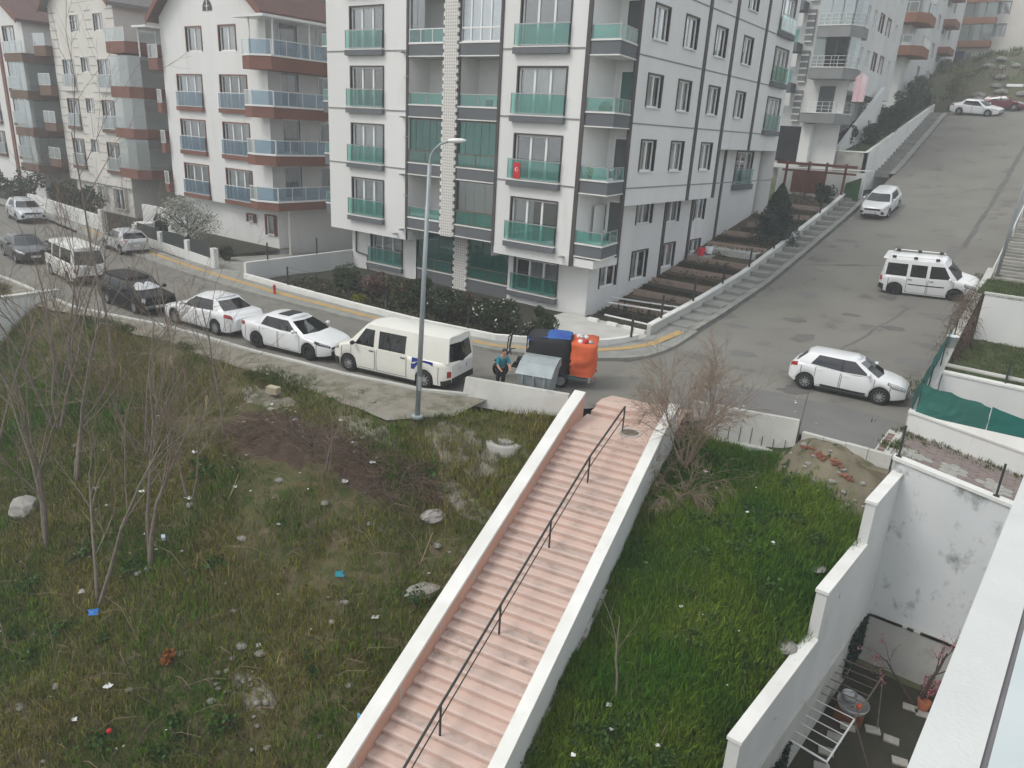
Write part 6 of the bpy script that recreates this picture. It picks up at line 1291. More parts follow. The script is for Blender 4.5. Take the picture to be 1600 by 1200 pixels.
vehicle('hatchback', 'white five-door hatchback parked across the junction in the middle right', 'car', HATCH, (-5.15, 28.93, .07), rad(4.0))
MPV = dict(L=4.5, W=1.80, H=1.98, wb=2.78, xf=1.33, r=.335, paint=CWHITE, rimn=5, rimm=RIMD, round=.6, rr=.26, crown=.03, tum=.97,
    top=[(2.25, .78), (2.15, .92), (1.8, 1.03), (1.3, 1.14), (1.0, 1.13), (0, 1.1), (-1.9, 1.1), (-2.2, 1.1), (-2.25, .98)],
    cab=dict(wb=1.72, wr=1.40, x0=1.38, x1=.66, x2=-2.12, x3=-2.24, wt=.78, side=[(1.08, .56, 's1'), (.08, .06, 'p'), (-.08, -.08, 's2'), (-.82, -.82, 'p'), (-.98, -.98, 's3'), (-1.98, -1.92, 'p'), (-2.1, -2.04, 'p')], seats=(.4, -.6, -1.4), roof_drop=.05, bow=.02),
    doors=[(1.2, .04), (0, -.95)], head=[(1.7, 2.2, 3.1, 4.5)], tail=[(-2.24, -2.12, 2.3, 4.3)], hm=BLKPL, mm=PVC,
    extra=[('arch_trim', 1.33 - .40, 1.33 + .40, .0, .8, BLKPL, .02), ('arch_trim', -1.45 - .40, -1.45 + .40, .0, .8, BLKPL, .02), ('rubbing_strip', -.85, .8, 2.1, 2.35, BLKPL), ('rear_bumper', -2.24, -2.0, .1, 1.6, BLKPL, .015)], face=[('bumper', -1, -.8, .8, .36, .56, BLKPL), ('grille', 1, -.45, .45, .55, .68, BLKPL)], pz=(.45, .95))
mp_, Sf, pat = vehicle('minivan', 'white minivan with black tinted windows and white roof rails on the hill road', 'van', MPV, (-4.93, 43.78, zq(-4.93, 43.4) + .0), rad(1.8), slope=.035, roll=.19)
for s in (1, -1):
    MB().tube([(.5, s * .6, 2.0), (.45, s * .6, 2.07), (-1.85, s * .6, 2.07), (-1.9, s * .6, 2.0)], .028, 6).build('roof_rail', PVC, mp_)
    for x in (.3, -.7, -1.7): MB().box(x - .09, x + .09, s * .6 - .035, s * .6 + .035, 1.98, 2.1).build('rail_foot', BLKPL, mp_)
MB().hexa([(-1.95, -.62, 1.93), (-2.2, -.62, 1.92), (-2.2, .62, 1.92), (-1.95, .62, 1.93)][::-1], [(-1.95, -.6, 2.0), (-2.2, -.58, 1.97), (-2.2, .58, 1.97), (-1.95, .6, 2.0)][::-1]).build('spoiler', CWHITE, mp_)
SUV = dict(L=4.48, W=1.86, H=1.64, wb=2.67, xf=1.28, r=.35, paint=CWHITE, rimn=5, round=.7, rr=.24, sill=.3,
    top=[(2.24, .86), (2.15, .96), (1.8, 1.03), (1.3, 1.08), (.95, 1.1), (0, 1.06), (-1.5, 1.12), (-2.0, 1.12), (-2.24, .95)],
    cab=dict(wb=1.72, wr=1.28, x0=1.12, x1=.35, x2=-1.72, x3=-2.1, side=[(.82, .18, 's1'), (-.1, -.12, 'b'), (-.2, -.22, 's2'), (-1.12, -1.05, 'p'), (-1.85, -1.5, 'p')], seats=(.35, -.6), roof_drop=.06),
    doors=[(.98, -.12), (-.16, -1.05)], head=[(1.62, 2.2, 3.2, 4.6)], tail=[(-2.2, -1.9, 3.1, 4.0)],
    face=[('grille', 1, -.52, .52, .72, .84, BLKPL), ('lower_grille', 1, -.5, .5, .34, .46, BLKPL), ('fog_lamp', 1, -.78, -.58, .48, .66, BLKPL), ('fog_lamp', 1, .58, .78, .48, .66, BLKPL)], extra=[('sill_trim', -1, 1, .0, .4, BLKPL)], pz=(.56, .8))
sy = 59.75; vehicle('crossover', 'white crossover with dark roof glass parked on the left kerb halfway up the hill road', 'car', SUV, (-10.95, sy, zq(-10.95, sy)), rad(-91.5), slope=-math.atan(.2))
SEDAN = dict(L=4.64, W=1.80, H=1.43, wb=2.70, xf=1.40, r=.325, paint=CWHITE, rimn=10, round=.75, rr=.30,
    top=[(2.32, .66), (2.2, .74), (1.8, .83), (1.3, .91), (1.0, .95), (0, .93), (-1.0, .99), (-1.6, 1.04), (-2.1, 1.03), (-2.26, .99), (-2.32, .85)],
    cab=dict(wb=1.62, wr=1.14, x0=1.12, x1=.25, x2=-1.05, x3=-1.75, side=[(.82, .08, 's1'), (-.08, -.15, 'b'), (-.18, -.22, 's2'), (-1.12, -.92, 'p'), (-1.45, -1.0, 'p')], seats=(.35, -.6), roof_drop=.055),
    doors=[(.98, -.12), (-.15, -1.1)], head=[(1.65, 2.28, 3.3, 4.5)], tail=[(-2.3, -1.9, 3.1, 4.1)],
    face=[('grille', 1, -.6, .6, .55, .62, BLKPL), ('lower_grille', 1, -.42, .42, .28, .42, BLKPL), ('intake', 1, -.62, -.45, .32, .46, BLKPL), ('intake', 1, .45, .62, .32, .46, BLKPL)], pz=(.46, .7))
cv, Sf, pat = vehicle('sedan', 'white sedan with a dark sunroof, nose against the cream van', 'car', upd(SEDAN, rimm=RIMD, head=[(1.75, 2.28, 3.35, 4.3, BLKPL), (1.9, 2.25, 3.7, 4.2)]), (-23.32, 17.78, 0), rad(8.0))
MB().hexa([(-.55, -.38, 1.425), (.0, -.38, 1.425), (.0, .38, 1.425), (-.55, .38, 1.425)], [(-.55, -.38, 1.44), (.0, -.38, 1.44), (.0, .38, 1.44), (-.55, .38, 1.44)]).build('sunroof', BLKPL, cv)
vehicle('sedan', 'white sedan seen from its rear corner, parked behind the black wagon', 'car', upd(SEDAN, L=4.83, W=1.86, H=1.5, rimn=10), (-28.45, 17.38, 0), rad(184.5))
co, _, _ = vehicle('sedan', 'white sedan parked sideways on the crest at the top of the hill road', 'car', upd(SEDAN, H=1.47), (-9.9, 91.75, zq(-10, 91.7) + .02), rad(-14), slope=-.06, roll=.16)
vehicle('hatchback', 'dark red car parked behind the white sedan on the crest', 'car', upd(HATCH, paint=CRED, L=4.3), (-8.0, 95.2, zq(-8, 95.2)), rad(-10))
vehicle('hatchback', 'silver hatchback parked at the far kerb by the green mesh garden fence', 'car', upd(HATCH, paint=CSILV, L=4.17, W=1.7, tail=[(-2.05, -1.85, 4.0, 4.9)], rimn=7), (-47.7, 23.45, .0), rad(172))
VAN = dict(L=5.1, W=1.84, H=1.95, wb=3.27, xf=1.75, r=.325, paint=CCREAM, rimn=8, round=.55, rr=.25, crown=.03, tum=.985,
    top=[(2.55, .74), (2.48, .88), (2.2, 1.0), (1.75, 1.12), (1.5, 1.10), (0, 1.08), (-2.3, 1.08), (-2.52, 1.08), (-2.55, .98)],
    cab=dict(wb=1.80, wr=1.48, x0=1.85, x1=1.05, x2=-2.42, x3=-2.53, wt=.8, side=[(1.5, .92, 's1'), (.62, .62, 'p'), (.42, .42, 's2'), (-.72, -.72, 'p'), (-2.35, -2.3, 'p'), (-2.48, -2.4, 'p')], seats=(.95,), roof_drop=.06, bow=.015),
    doors=[(1.62, .55), (.5, -.8)], head=[(2.25, 2.53, 3.2, 4.6)], tail=[(-2.54, -2.42, 1.3, 2.3)], hm=BLKPL, mm=BLKPL,
    extra=[('front_bumper', 2.15, 2.54, .0, 1.4, BLKPL, .012), ('rear_bumper', -2.54, -2.2, .0, 1.0, BLKPL, .012)], face=[('bumper', 1, -.7, .7, .3, .5, BLKPL), ('grille', 1, -.55, .55, .66, .76, BLKPL), ('bumper', -1, -.74, .74, .3, .52, BLKPL)], pz=(.42, .82))
vn, Sf, pat = vehicle('panel_van', 'cream panel van with blue tape patches on its side, behind the tall street lamp', 'van', VAN, (-18.28, 18.55, 0), rad(190.3))
BLUET = pm('blue_tape', (.02, .04, .25), (.02, .035, .2), 6, .6, obj=True)
for nm, x0, x1, v0, v1 in (('tape_patch', -1.02, -1.42, 3.0, 4.0), ('tape_patch', -1.43, -1.88, 2.7, 3.75), ('tape_patch', -1.0, -1.36, 1.9, 2.8)): pat(nm, x1, x0, v0, v1, BLUET, .011, 3, 2, sides=(1,))
MINI = upd(VAN, L=4.7, W=1.69, H=1.95, wb=2.6, xf=1.3, paint=COLDW, r=.31,
    top=[(2.35, .8), (2.3, .98), (2.15, 1.1), (1.9, 1.14), (0, 1.12), (-2.2, 1.1), (-2.33, 1.08), (-2.35, .98)], cab=dict(wb=1.6, wr=1.36, x0=2.1, x1=1.5, x2=-2.2, x3=-2.34, wt=.85, side=[(1.85, 1.4, 's1'), (.9, .88, 'p'), (.75, .75, 's2'), (-.35, -.35, 'p'), (-.5, -.5, 's3'), (-1.95, -1.9, 'p'), (-2.15, -2.05, 'p')]), doors=[(1.9, .85), (.7, -.4)],
    tail=[(-2.34, -2.22, 1.9, 2.9)], head=[(2.1, 2.33, 3.0, 4.2)], extra=[('rear_bumper', -2.34, -2.1, .0, .9, BLKPL, .012)])
mn, Sf, pat = vehicle('minibus', 'old white minibus with dark side windows on the left, seen from behind through bare trees', 'van', MINI, (-41.3, 17.55, 0), rad(173.5))
WAG = dict(L=4.3, W=1.66, H=1.47, wb=2.5, xf=1.25, r=.30, paint=CBLACK, rimn=8, round=.35, rr=.14, crown=.04,
    top=[(2.15, .78), (2.1, .86), (1.0, .93), (0, .92), (-2.05, .93), (-2.15, .86)],
    cab=dict(wb=1.54, wr=1.24, x0=1.05, x1=.45, x2=-1.85, x3=-2.1, side=[(.85, .3, 's1'), (0, -.02, 'p'), (-.08, -.1, 's2'), (-.9, -.88, 'p'), (-1.0, -.98, 's3'), (-1.8, -1.65, 'p'), (-1.95, -1.75, 'p')], seats=(.35, -.5), bow=.015, roof_drop=.04),
    doors=[(.95, -.02), (-.06, -.95)], head=[(2.0, 2.14, 2.6, 4.3)], tail=[(-2.14, -2.04, 2.4, 4.2)], face=[('grille', 1, -.4, .4, .62, .74, BLKPL), ('bumper', 1, -.75, .75, .36, .5, CHROME), ('bumper', -1, -.75, .75, .36, .5, CHROME)], hm=CHROME, pz=(.44, .6))
bw_, Sf, pat = vehicle('estate_car', 'old black estate car with a silver windscreen shade, ahead of the white minibus', 'car', WAG, (-33.55, 16.75, 0), rad(-1.0))
SHADE = pm('silver_sunshade', (.7, .72, .74), (.6, .62, .64), 8, .35, metal=.4, obj=True)
mb = MB(); mb.grid([[(1.05 + .14 * (1 - (y / .66) ** 2) - .045 - .58 * t, y * (1 - .14 * t), .945 + .40 * t) for y in np.linspace(.66, -.50, 9)] for t in (.12, .5, .92)]); mb.build('sunshade', SHADE, bw_)
for s in (1, -1): MB().tube([(.3, s * .55, 1.47), (.25, s * .55, 1.52), (-1.65, s * .55, 1.52), (-1.7, s * .55, 1.46)], .018, 5).build('roof_rail', BLKPL, bw_)
vehicle('sedan', 'dark car half hidden by bare branches, parked beyond the white minibus', 'car', upd(SEDAN, paint=carpaint('charcoal_car_paint', (.03, .03, .035)), L=4.5), (-48.2, 17.9, 0), rad(-8.5))
vehicle('crossover', 'pale grey crossover driving on the far side of the street at the far left', 'car', upd(SUV, paint=CGREY, L=4.9), (-64.1, 24.2, 0), rad(-10))
# ------------------------------------------------------------------ vegetation
def bare_tree(name, label, base, h, n_main=3, spread=.35, lean=(0, 0), depth=3, r0=.07, seed=0, bark=BARK, twig=TWIG, group=None, fork=.3, drop=.0, cat='tree', kids=(3, 5), ang=(.3, .75), trunkname='trunk', wig=.16):
    g = random.Random(seed); t = thing(name, label, cat, base, group=group); T = MB(); W_ = MB()
    def grow(p, d, L_, r, k):
        pts = [p]; dd = Vector(d); seg = 4 if k < 2 else 3
        for i in range(seg):
            dd = (dd + Vector((g.uniform(-wig, wig), g.uniform(-wig, wig), g.uniform(-.05, .10) - drop * (k > 0)))).normalized(); pts.append(pts[-1] + dd * L_ / seg)
        rs = [r * (1 - .62 * i / seg) for i in range(seg + 1)]; (T if k <= 1 else W_).tube(pts, rs, 6 if k == 0 else 4 if k == 1 else 3, cap=False)
        if k >= depth: return
        for j in range(g.randint(*kids)):
            q = g.uniform(.3 if k == 0 else .15, 1.0); i = min(seg - 1, int(q * seg)); pp = pts[i].lerp(pts[i + 1], q * seg - i)
            ax = dd.orthogonal().normalized(); ax.rotate(Matrix.Rotation(g.uniform(0, 2 * PI), 3, dd)); nd = (dd * math.cos(g.uniform(*ang)) + ax * math.sin(g.uniform(*ang))).normalized()
            grow(pp, nd, L_ * g.uniform(.42, .68), max(.005, rs[i] * .55), k + 1)
    b = Vector(base)
    for m in range(n_main):
        a = 2 * PI * m / max(1, n_main) + g.uniform(-.5, .5); s = 0 if n_main == 1 else spread * g.uniform(.6, 1.2)
        d = Vector((math.cos(a) * s + lean[0], math.sin(a) * s + lean[1], 1)).normalized(); grow(b + Vector((math.cos(a), math.sin(a), 0)) * (.0 if n_main == 1 else .08), d, h * g.uniform(.6, 1.0) if n_main > 1 else h, r0 * g.uniform(.8, 1.1), 0)
    T.build(trunkname, bark, t, True)
    if W_.f: W_.build('twigs', twig, t, True, kind='stuff')
    return t
bzf = lambda x, y: float(bank_z(x, y)) - .05
lt = [(-28.9, 13.2, 9.0, 1, .075, (.0, .0), 'tall thin bare tree standing at the kerb in front of the black estate car'),
      (-24.9, 13.4, 4.6, 1, .05, (-.03, .05), 'slim straight bare sapling below the first white sedan'),
      (-17.8, 8.4, 5.6, 2, .07, (-.04, .05), 'bare forked tree with a broad base low on the left bank'),
      (-17.9, 7.0, 5.2, 2, .065, (.08, .05), 'pale bare tree with a crooked fork, lowest on the left bank'),
      (-21.4, 7.2, 6.2, 2, .07, (-.08, .06), 'leaning bare tree right of the large boulder'),
      (-27.2, 10.2, 6.6, 3, .065, (-.05, .06), 'bare many-stemmed tree in front of the pale end wall'),
      (-30.4, 11.8, 6.0, 4, .055, (-.05, .03), 'bare bushy tree close beside the pale end wall'),
      (-23.3, 9.0, 6.4, 2, .065, (-.02, .05), 'straight bare tree behind the large boulder'),
      (-18.7, 10.2, 4.6, 2, .055, (.10, .08), 'curved bare stems rising below the brown debris heap'),
      (-20.2, 12.4, 4.4, 1, .05, (.03, .04), 'straight bare sapling at the left end of the brown debris heap'),
      (-22.4, 10.8, 5.4, 3, .05, (.0, .05), 'bare bushy tree with dense upper twigs, left of the debris heap'),
      (-28.6, 8.6, 6.6, 3, .06, (-.02, .0), 'bare tree with several stems at the left edge of the picture'),
      (-15.6, 12.6, 2.2, 3, .022, (.1, .05), 'thin bare weed stems growing out of the debris heap')]
for i, (x, y, h, n, r, ln_, lab) in enumerate(lt):
    bare_tree('bare_tree', lab, (x, y, bzf(x, y)), h, n, .22, ln_, 3, r * .85, 30 + i, wig=.2, kids=(4, 5) if h > 4.5 else (3, 4), group='bare trees on the left bank')
bare_tree('bare_shrub', 'big bare reddish shrub spilling over the top of the right stair parapet', (-7.6, 20.0, -.75), 2.9, 13, .7, (.08, .0), 3, .026, 77, wig=.25, kids=(5, 7), drop=.06, cat='shrub', bark=TWIG, trunkname='stems')
bare_tree('bare_shrub', 'lower bare bush with tangled drooping twigs below the stair parapet', (-7.3, 18.6, -1.4), 1.7, 8, .9, (.2, -.1), 3, .02, 78, wig=.33, kids=(4, 6), drop=.12, cat='shrub', bark=TWIG, trunkname='stems')
bare_tree('bare_sapling', 'dead grey sapling standing in the middle of the green plot', (-5.6, 12.6, -3.3), 2.0, 1, .2, (0, .2), 2, .035, 79, kids=(2, 3), group=None)
pt = bare_tree('blossom_tree', 'small pink-flowering tree against the mouldy wall in the courtyard', (-.15, 22.1, -6.95), 2.3, 2, .5, (-.3, .0), 3, .06, 80, bark=BARKB, twig=BARKB, kids=(3, 4))
PINKF = np.array((.52, .2, .24))
tw = [o for o in pt.children if o.name.startswith('twigs')][0]; tv = np.array([v.co[:] for v in tw.data.vertices]) + np.array(pt.location)
sel = rng.integers(0, len(tv), 300); leaves('blossom', tv[sel] + rng.normal(0, .04, (300, 3)), .032, shades(PINKF, 300, .25), pt)
pb = thing('flowering_shrub', 'pink-flowering potted shrub in the corner of the courtyard', 'shrub', (.25, 22.3, -6.9)); MB().lathe([(.14, 0), (.2, .3), (.17, .3), (.02, .26)], 12, (.05, 22.0, -6.93)).build('pot', TERRA, pb, True)
p_, k_, _ = crown_pts(500, (.2, 22.3, -6.3), (.45, .4, .4), 7, 5); cc = shades((.45, .17, .2), 500, .3); cc[::3] = shades((.05, .08, .03), len(cc[::3])); leaves('foliage', p_, .045, cc, pb)
# shrubs of the front garden
def shrub(label, c, r, base, n=1500, size=.06, seed=1, name='shrub', cat='shrub', group=None, stem=True, flowers=None, mixc=None, lob=10, hollow=.4):
    t = thing(name, label, cat, (c[0], c[1], c[2] - r[2]), group=group)
    p, k, d = crown_pts(n, c, r, lob, seed, hollow); col = shades(base, n, .28, seed, k, .3)
    if mixc: m = rng.random(n) < mixc[1]; col[m] = shades(mixc[0], int(m.sum()), .25)
    if flowers:
        m = (rng.random(n) < flowers[1]) & (d[:, 2] > -.3); col[m] = flowers[0]
    leaves('foliage', p, size, col, t)
    if stem:
        mb = MB(); g = random.Random(seed)
        for j in range(6): a = g.uniform(0, 6.28); mb.tube([(c[0], c[1], c[2] - r[2] - .1), (c[0] + math.cos(a) * r[0] * .35, c[1] + math.sin(a) * r[1] * .35, c[2]), (c[0] + math.cos(a) * r[0] * .6, c[1] + math.sin(a) * r[1] * .6, c[2] + r[2] * .5)], [.035, .025, .01], 4, False)
        mb.build('stems', BARKB, t)
    return t
DG = (.045, .068, .028)
for i, (x, y, rx, rz2, lab, basec, extra) in enumerate([(-30.3, 26.6, .95, .85, 'dark rounded evergreen shrub at the left end of the front garden', DG, None), (-28.4, 26.9, .8, .7, 'leafless brown-tinged shrub between two evergreens in the front garden', (.13, .085, .07), None),
        (-25.9, 26.4, 1.15, .85, 'broad evergreen shrub left of the street lamp in the front garden', DG, ((.16, .09, .05), .2)), (-24.3, 26.6, 1.0, 1.0, 'tall dark evergreen shrub under the green ground-floor glazing', (.03, .05, .024), None),
        (-22.6, 25.9, 1.05, .85, 'dark green shrub right of the street lamp with small pale flowers', (.035, .06, .024), None), (-21.2, 26.5, 1.0, .9, 'brown and green shrub near the right end of the front garden', (.055, .05, .03), ((.15, .07, .05), .25)),
        (-19.6, 26.0, 1.35, 1.0, 'large rounded shrub dotted with white flowers behind the tricycle', (.042, .062, .024), None), (-27.7, 25.0, .4, .28, 'small yellow-green shrub in the front garden', (.19, .19, .02), None), (-17.7, 26.6, .75, .75, 'evergreen shrub at the right end of the front garden by the corner', DG, None)]):
    shrub(lab, (x, y, rz2 * .9 - .12), (rx * 1.12, rx * .95, rz2 * 1.05), basec, int(2300 * rx * rx + 800), .07, 40 + i, group='shrubs in the front garden', flowers=((.62, .58, .55), .035) if i in (4, 6) else None, mixc=extra, lob=12)
gcp = []
for k in range(9000):
    x = random.uniform(-34, -15.5); y = random.uniform(24.2, 27.2) + max(0, x + 18) * .3
    if y > np.interp(x, [p[0] for p in INN[6:]], [p[1] for p in INN[6:]]) + .2: gcp.append((x, y, -.08 + random.uniform(0, .3) * random.random()))
gcp = np.array(gcp); cg = shades((.04, .05, .022), len(gcp), .4); m = rng.random(len(gcp)) < .2; cg[m] = shades((.13, .10, .06), int(m.sum())); leaves('ground_cover', gcp, .075, cg, None, kind='stuff')
# little white stones along the garden bed
for k in range(46):
    x = -31 + k * .28 + random.uniform(-.08, .08); y = np.interp(x, [p[0] for p in INN[6:]], [p[1] for p in INN[6:]]) + .75 + random.uniform(-.1, .1)
    o = put('white_stone', wmesh(('wst',), lambda: ell((0, 0, .03), (.09, .07, .06), 7, 4).mesh('white_stone', COPING)), None, (x, y, -.05), random.uniform(0, 3)); tag(o, 'small white stone edging the front garden bed', 'stone', 'white stones along the garden bed')
# blossom tree by the left house
bt = thing('blossom_tree', 'white-blossoming tree in front of the house with blue balconies', 'tree', (-46, 26.8, 0))
p_, k_, d_ = crown_pts(5200, (-45.9, 26.9, 2.1), (3.3, 1.7, 1.35), 22, 9, .2); col = shades((.40, .41, .36), 5200, .2, 3, k_, .15); m = rng.random(5200) < .22; col[m] = shades((.07, .09, .035), int(m.sum())); leaves('crown', p_, .06, col, bt)
mb = MB(); mb.tube([(-46, 26.8, 0), (-46.05, 26.8, .8), (-45.9, 26.85, 1.4)], [.13, .1, .08], 7)
for k in range(10): a = k * .63; mb.tube([(-46, 26.8, .9 + .05 * k), (-45.9 + 1.2 * math.cos(a), 26.9 + .7 * math.sin(a), 1.8), (-45.9 + 2.6 * math.cos(a), 26.9 + 1.3 * math.sin(a), 2.5)], [.06, .035, .012], 5, False)
mb.build('trunk', BARKB, bt, True)
for i, (x, y, r, lab) in enumerate([(-63.5, 28.5, 1.8, 'dark hedge shrub behind the pale garden wall, its right half'), (-67.5, 28.6, 2.0, 'dark hedge shrub behind the pale garden wall, its left half'), (-74, 28.5, 2.4, 'dark evergreen at the foot of the far left house'), (-52.5, 28.3, .9, 'dark clipped shrub beside the iron gate'), (-41.5, 26.6, .6, 'small bush behind the green mesh fence'), (-80, 27.9, 2.0, 'green tree at the far end of the street by the left edge')]):
    shrub(lab, (x, y, r * .7), (r, r * .7, r * .8), (.035, .05, .025), 1400, .12, 60 + i)
# conifer in the hill garden
cf = thing('conifer', 'blue-green conical conifer in the terraced garden beside the hill pavement', 'tree', (-14.95, 49.2, 2.8)); N_ = 9500
h_ = rng.random(N_) ** .8; a = rng.uniform(0, 6.283, N_); rr_ = (1 - h_) ** .7 * 1.45 * rng.uniform(.35, 1.1, N_) * (1 + .25 * np.sin(a * 5 + h_ * 19)); z = 2.85 + h_ * 3.5 - .35 * rr_
leaves('crown', np.stack([-14.95 + rr_ * np.cos(a), 49.2 + rr_ * np.sin(a), z], 1), .10, shades((.04, .072, .055), N_, .35), cf, aspect=.4); MB().tube([(-14.95, 49.2, 2.5), (-14.95, 49.2, 6)], [.09, .02], 6).build('trunk', BARKB, cf)
# garden of the hill side: low green things
tg = []
for k in range(6500):
    y = random.uniform(32.5, 62); x = random.uniform(-18.2, -14.4); v = float(vnoise(x, y, .8, 12))
    if v > .05: tg.append((x, y, float(garden_z(y)) + random.uniform(0, .22)))
tg = np.array(tg); cg = shades((.055, .075, .025), len(tg), .35); m = rng.random(len(tg)) < .25; cg[m] = shades((.14, .09, .06), int(m.sum())); leaves('garden_weeds', tg, .07, cg, None, kind='stuff')
for i, (x, y, z, r, lab) in enumerate([(-14.8, 58.5, 5.4, .9, 'dark leafy bush in front of the green screen panel'), (-16.5, 70, 9.6, 1.0, 'dark shrub in the uphill garden, nearest the black fence'), (-15.4, 76, 11.2, 1.3, 'dark evergreen shrub in the middle of the uphill garden'), (-16.4, 74, 10.6, 1.2, 'green bush beside the white ramp parapet of the uphill garden'), (-15.2, 84, 13.0, 1.5, 'tall dark evergreen in the upper part of the uphill garden'), (-14.9, 80, 11.9, .9, 'yellow-green conifer beside the upper stairs')]):
    shrub(lab, (x, y, z), (r, r, r * 1.0), (.03, .048, .025) if i != 5 else (.06, .08, .025), 1300, .1, 70 + i)
for i, (x, y, z, r) in enumerate([(-15.2, 71.5, 9.9, 1.1), (-15.0, 79, 11.6, 1.3), (-15.3, 87.5, 13.6, 1.4), (-16.8, 80, 11.8, 1.4), (-15.0, 91, 14.4, 1.3)]): shrub(['dark low shrub at the lowest corner of the uphill garden', 'dark hedge shrub beside the middle of the upper stairs', 'dark hedge shrub near the top of the upper stairs', 'dark green shrub against the wall of the uphill block', 'dark evergreen at the very top of the upper stairs'][i], (x, y, z), (r, r * 1.2, r), (.032, .052, .026), 1300, .1, 90 + i)
wt_ = [(-13.0, 97.5, 16.0, 1.7, 'pale green budding willow on the crest beside the white sedan'), (-16, 93, 15.3, 1.4, 'green budding tree in front of the orange-balconied block')]
for i, (x, y, z, r, lab) in enumerate(wt_):
    t = shrub(lab, (x, y, z), (r, r, r), (.17, .18, .075) if i == 0 else (.06, .085, .04), 1800, .1, 80 + i, name='budding_tree', cat='tree', hollow=.1)
# dry creeper hanging over the roadside wall
cr = thing('dry_creeper', 'tangled brown leafless creeper hanging over the roadside wall in front of the minivan', 'creeper', (-2.5, 37, 1)); T = MB(); g = random.Random(5)
for k in range(900):
    y = g.gauss(37.6, 2.0) if k % 4 else g.uniform(32.6, 41); zt = rz_(min(45, max(27, y))) + g.uniform(-.25, .15 + .55 * math.exp(-((y - 38.4) / 2.0) ** 2)); x = -2.45 + g.uniform(-.55, .45); ln_ = g.uniform(.35, 1.0)
    p = Vector((x, y, zt)); pts = [p]; d = Vector((g.uniform(-.5, .6), g.uniform(-.8, .8), g.uniform(-.3, .8)))
    for j in range(5): d = d + Vector((g.uniform(-.4, .4), g.uniform(-.5, .5), g.uniform(-.6, .15))); pts.append(pts[-1] + d * ln_ * .16)
    T.tube(pts, [.011, .01, .008, .007, .005, .003], 3, False)
for k in range(240):
    y = g.uniform(33, 40); z = rz_(y) - .1; x = -2.33; pts = [Vector((x, y, z))]
    for j in range(4): pts.append(pts[-1] + Vector((g.uniform(-.01, .12), g.uniform(-.15, .15), -g.uniform(.1, .35))))
    T.tube(pts, [.012, .01, .008, .006, .004], 3, False)
T.build('stems', DRYST, cr)
# courtyard ivy on the wall
for (y0, y1, z0, z1, lab) in ((21.2, 22.9, -6.6, -5.0, 'patch of dark ivy in the far corner of the courtyard wall'), (14.6, 16.6, -6.8, -5.6, 'patch of dark ivy on the near part of the courtyard wall')):
    n = 900; y = rng.uniform(y0, y1, n); z = rng.uniform(z0, z1, n) ; x = np.array([wall_x(v) for v in y]) + .36 + rng.uniform(0, .06, n); iv = thing('ivy', lab, 'ivy', (-2.2, y0, z0)); leaves('foliage', np.stack([x, y, z], 1), .06, shades((.02, .045, .03), n, .4), iv)

# ------------------------------------------------------------------ grass, weeds
def blades(name, n, sampler, hgt, wdt, colf, lean=.5, **kw):
    x, y, z, hs = sampler(n); n = len(x); a = rng.uniform(0, 6.283, n); h = hgt * rng.uniform(.45, 1.35, n) * hs; w_ = wdt * rng.uniform(.6, 1.3, n); la = rng.uniform(0, 6.283, n); le = lean * rng.uniform(.1, 1.1, n) * h
    dx, dy = np.cos(a) * w_, np.sin(a) * w_; lx_, ly_ = np.cos(la) * le, np.sin(la) * le
    b0 = np.stack([x - dx, y - dy, z - .03], 1); b1 = np.stack([x + dx, y + dy, z - .03], 1); m0 = np.stack([x - dx * .7 + lx_ * .35, y - dy * .7 + ly_ * .35, z + h * .6], 1); m1 = np.stack([x + dx * .7 + lx_ * .35, y + dy * .7 + ly_ * .35, z + h * .6], 1); tp = np.stack([x + lx_, y + ly_, z + h * np.sqrt(np.maximum(.05, 1 - .5 * (le / np.maximum(h, 1e-3)) ** 2))], 1)
    V = np.stack([b0, b1, m1, m0, tp], 1).reshape(-1, 3); i = np.arange(n) * 5
    F = np.concatenate([np.stack([i, i + 1, i + 2], 1), np.stack([i, i + 2, i + 3], 1), np.stack([i + 3, i + 2, i + 4], 1)]); c = np.repeat(colf(x, y), 5, 0)
    return npmesh(name, V, F, GRASS, None, c, **kw)
def tuft(x, y, z, hs, k, s):
    return np.repeat(x, k) + rng.normal(0, s, len(x) * k), np.repeat(y, k) + rng.normal(0, s, len(x) * k), np.repeat(z, k), np.repeat(hs, k)
def bank_green(x, y):  # how lush
    return vnoise(x, y, .38, 21) * .6 + vnoise(x, y, 1.0, 22) * .5
def bank_s(n, thr, k=6, s=.09):
    x = rng.uniform(-40, -8.3, n); y = rng.uniform(1.5, 19.5, n); ok = (x * .0 + y) < np.array([bank_top(v) - .1 for v in x]); w_ = bank_green(x, y)
    bare = np.exp(-(((x + 18.4) / 2.2) ** 2 + ((y - 12.9) / 1.0) ** 2)) * .9 + np.exp(-(((x + 15.0) / 2.4) ** 2 + ((y - 13.6) / .9) ** 2)) * .8 + np.clip((y - 14.0), 0, 2) * .35
    # visible part only, denser near the camera is not needed
    ok &= (w_ - bare > thr + rng.normal(0, .18, n)); x, y = x[ok], y[ok]; z = bank_z(x, y); return tuft(x, y, z, rng.uniform(.6, 1.3, len(x)), k, s)
def gcol(c1, c2, var=.3, s=.8, seed=3):
    def f(x, y):
        t = np.clip(vnoise(x, y, s, seed) * .7 + .5 + rng.normal(0, .2, len(x)), 0, 1)[:, None]; return np.clip((np.array(c1) * (1 - t) + np.array(c2) * t) * (1 + rng.uniform(-var, var, (len(x), 1))), .004, 1)
    return f
blades('bank_grass', 64000, lambda n: bank_s(n, -.62, 7, .11), .18, .011, gcol((.06, .145, .007), (.20, .18, .04), .45, .7, 9), .8, kind='stuff')
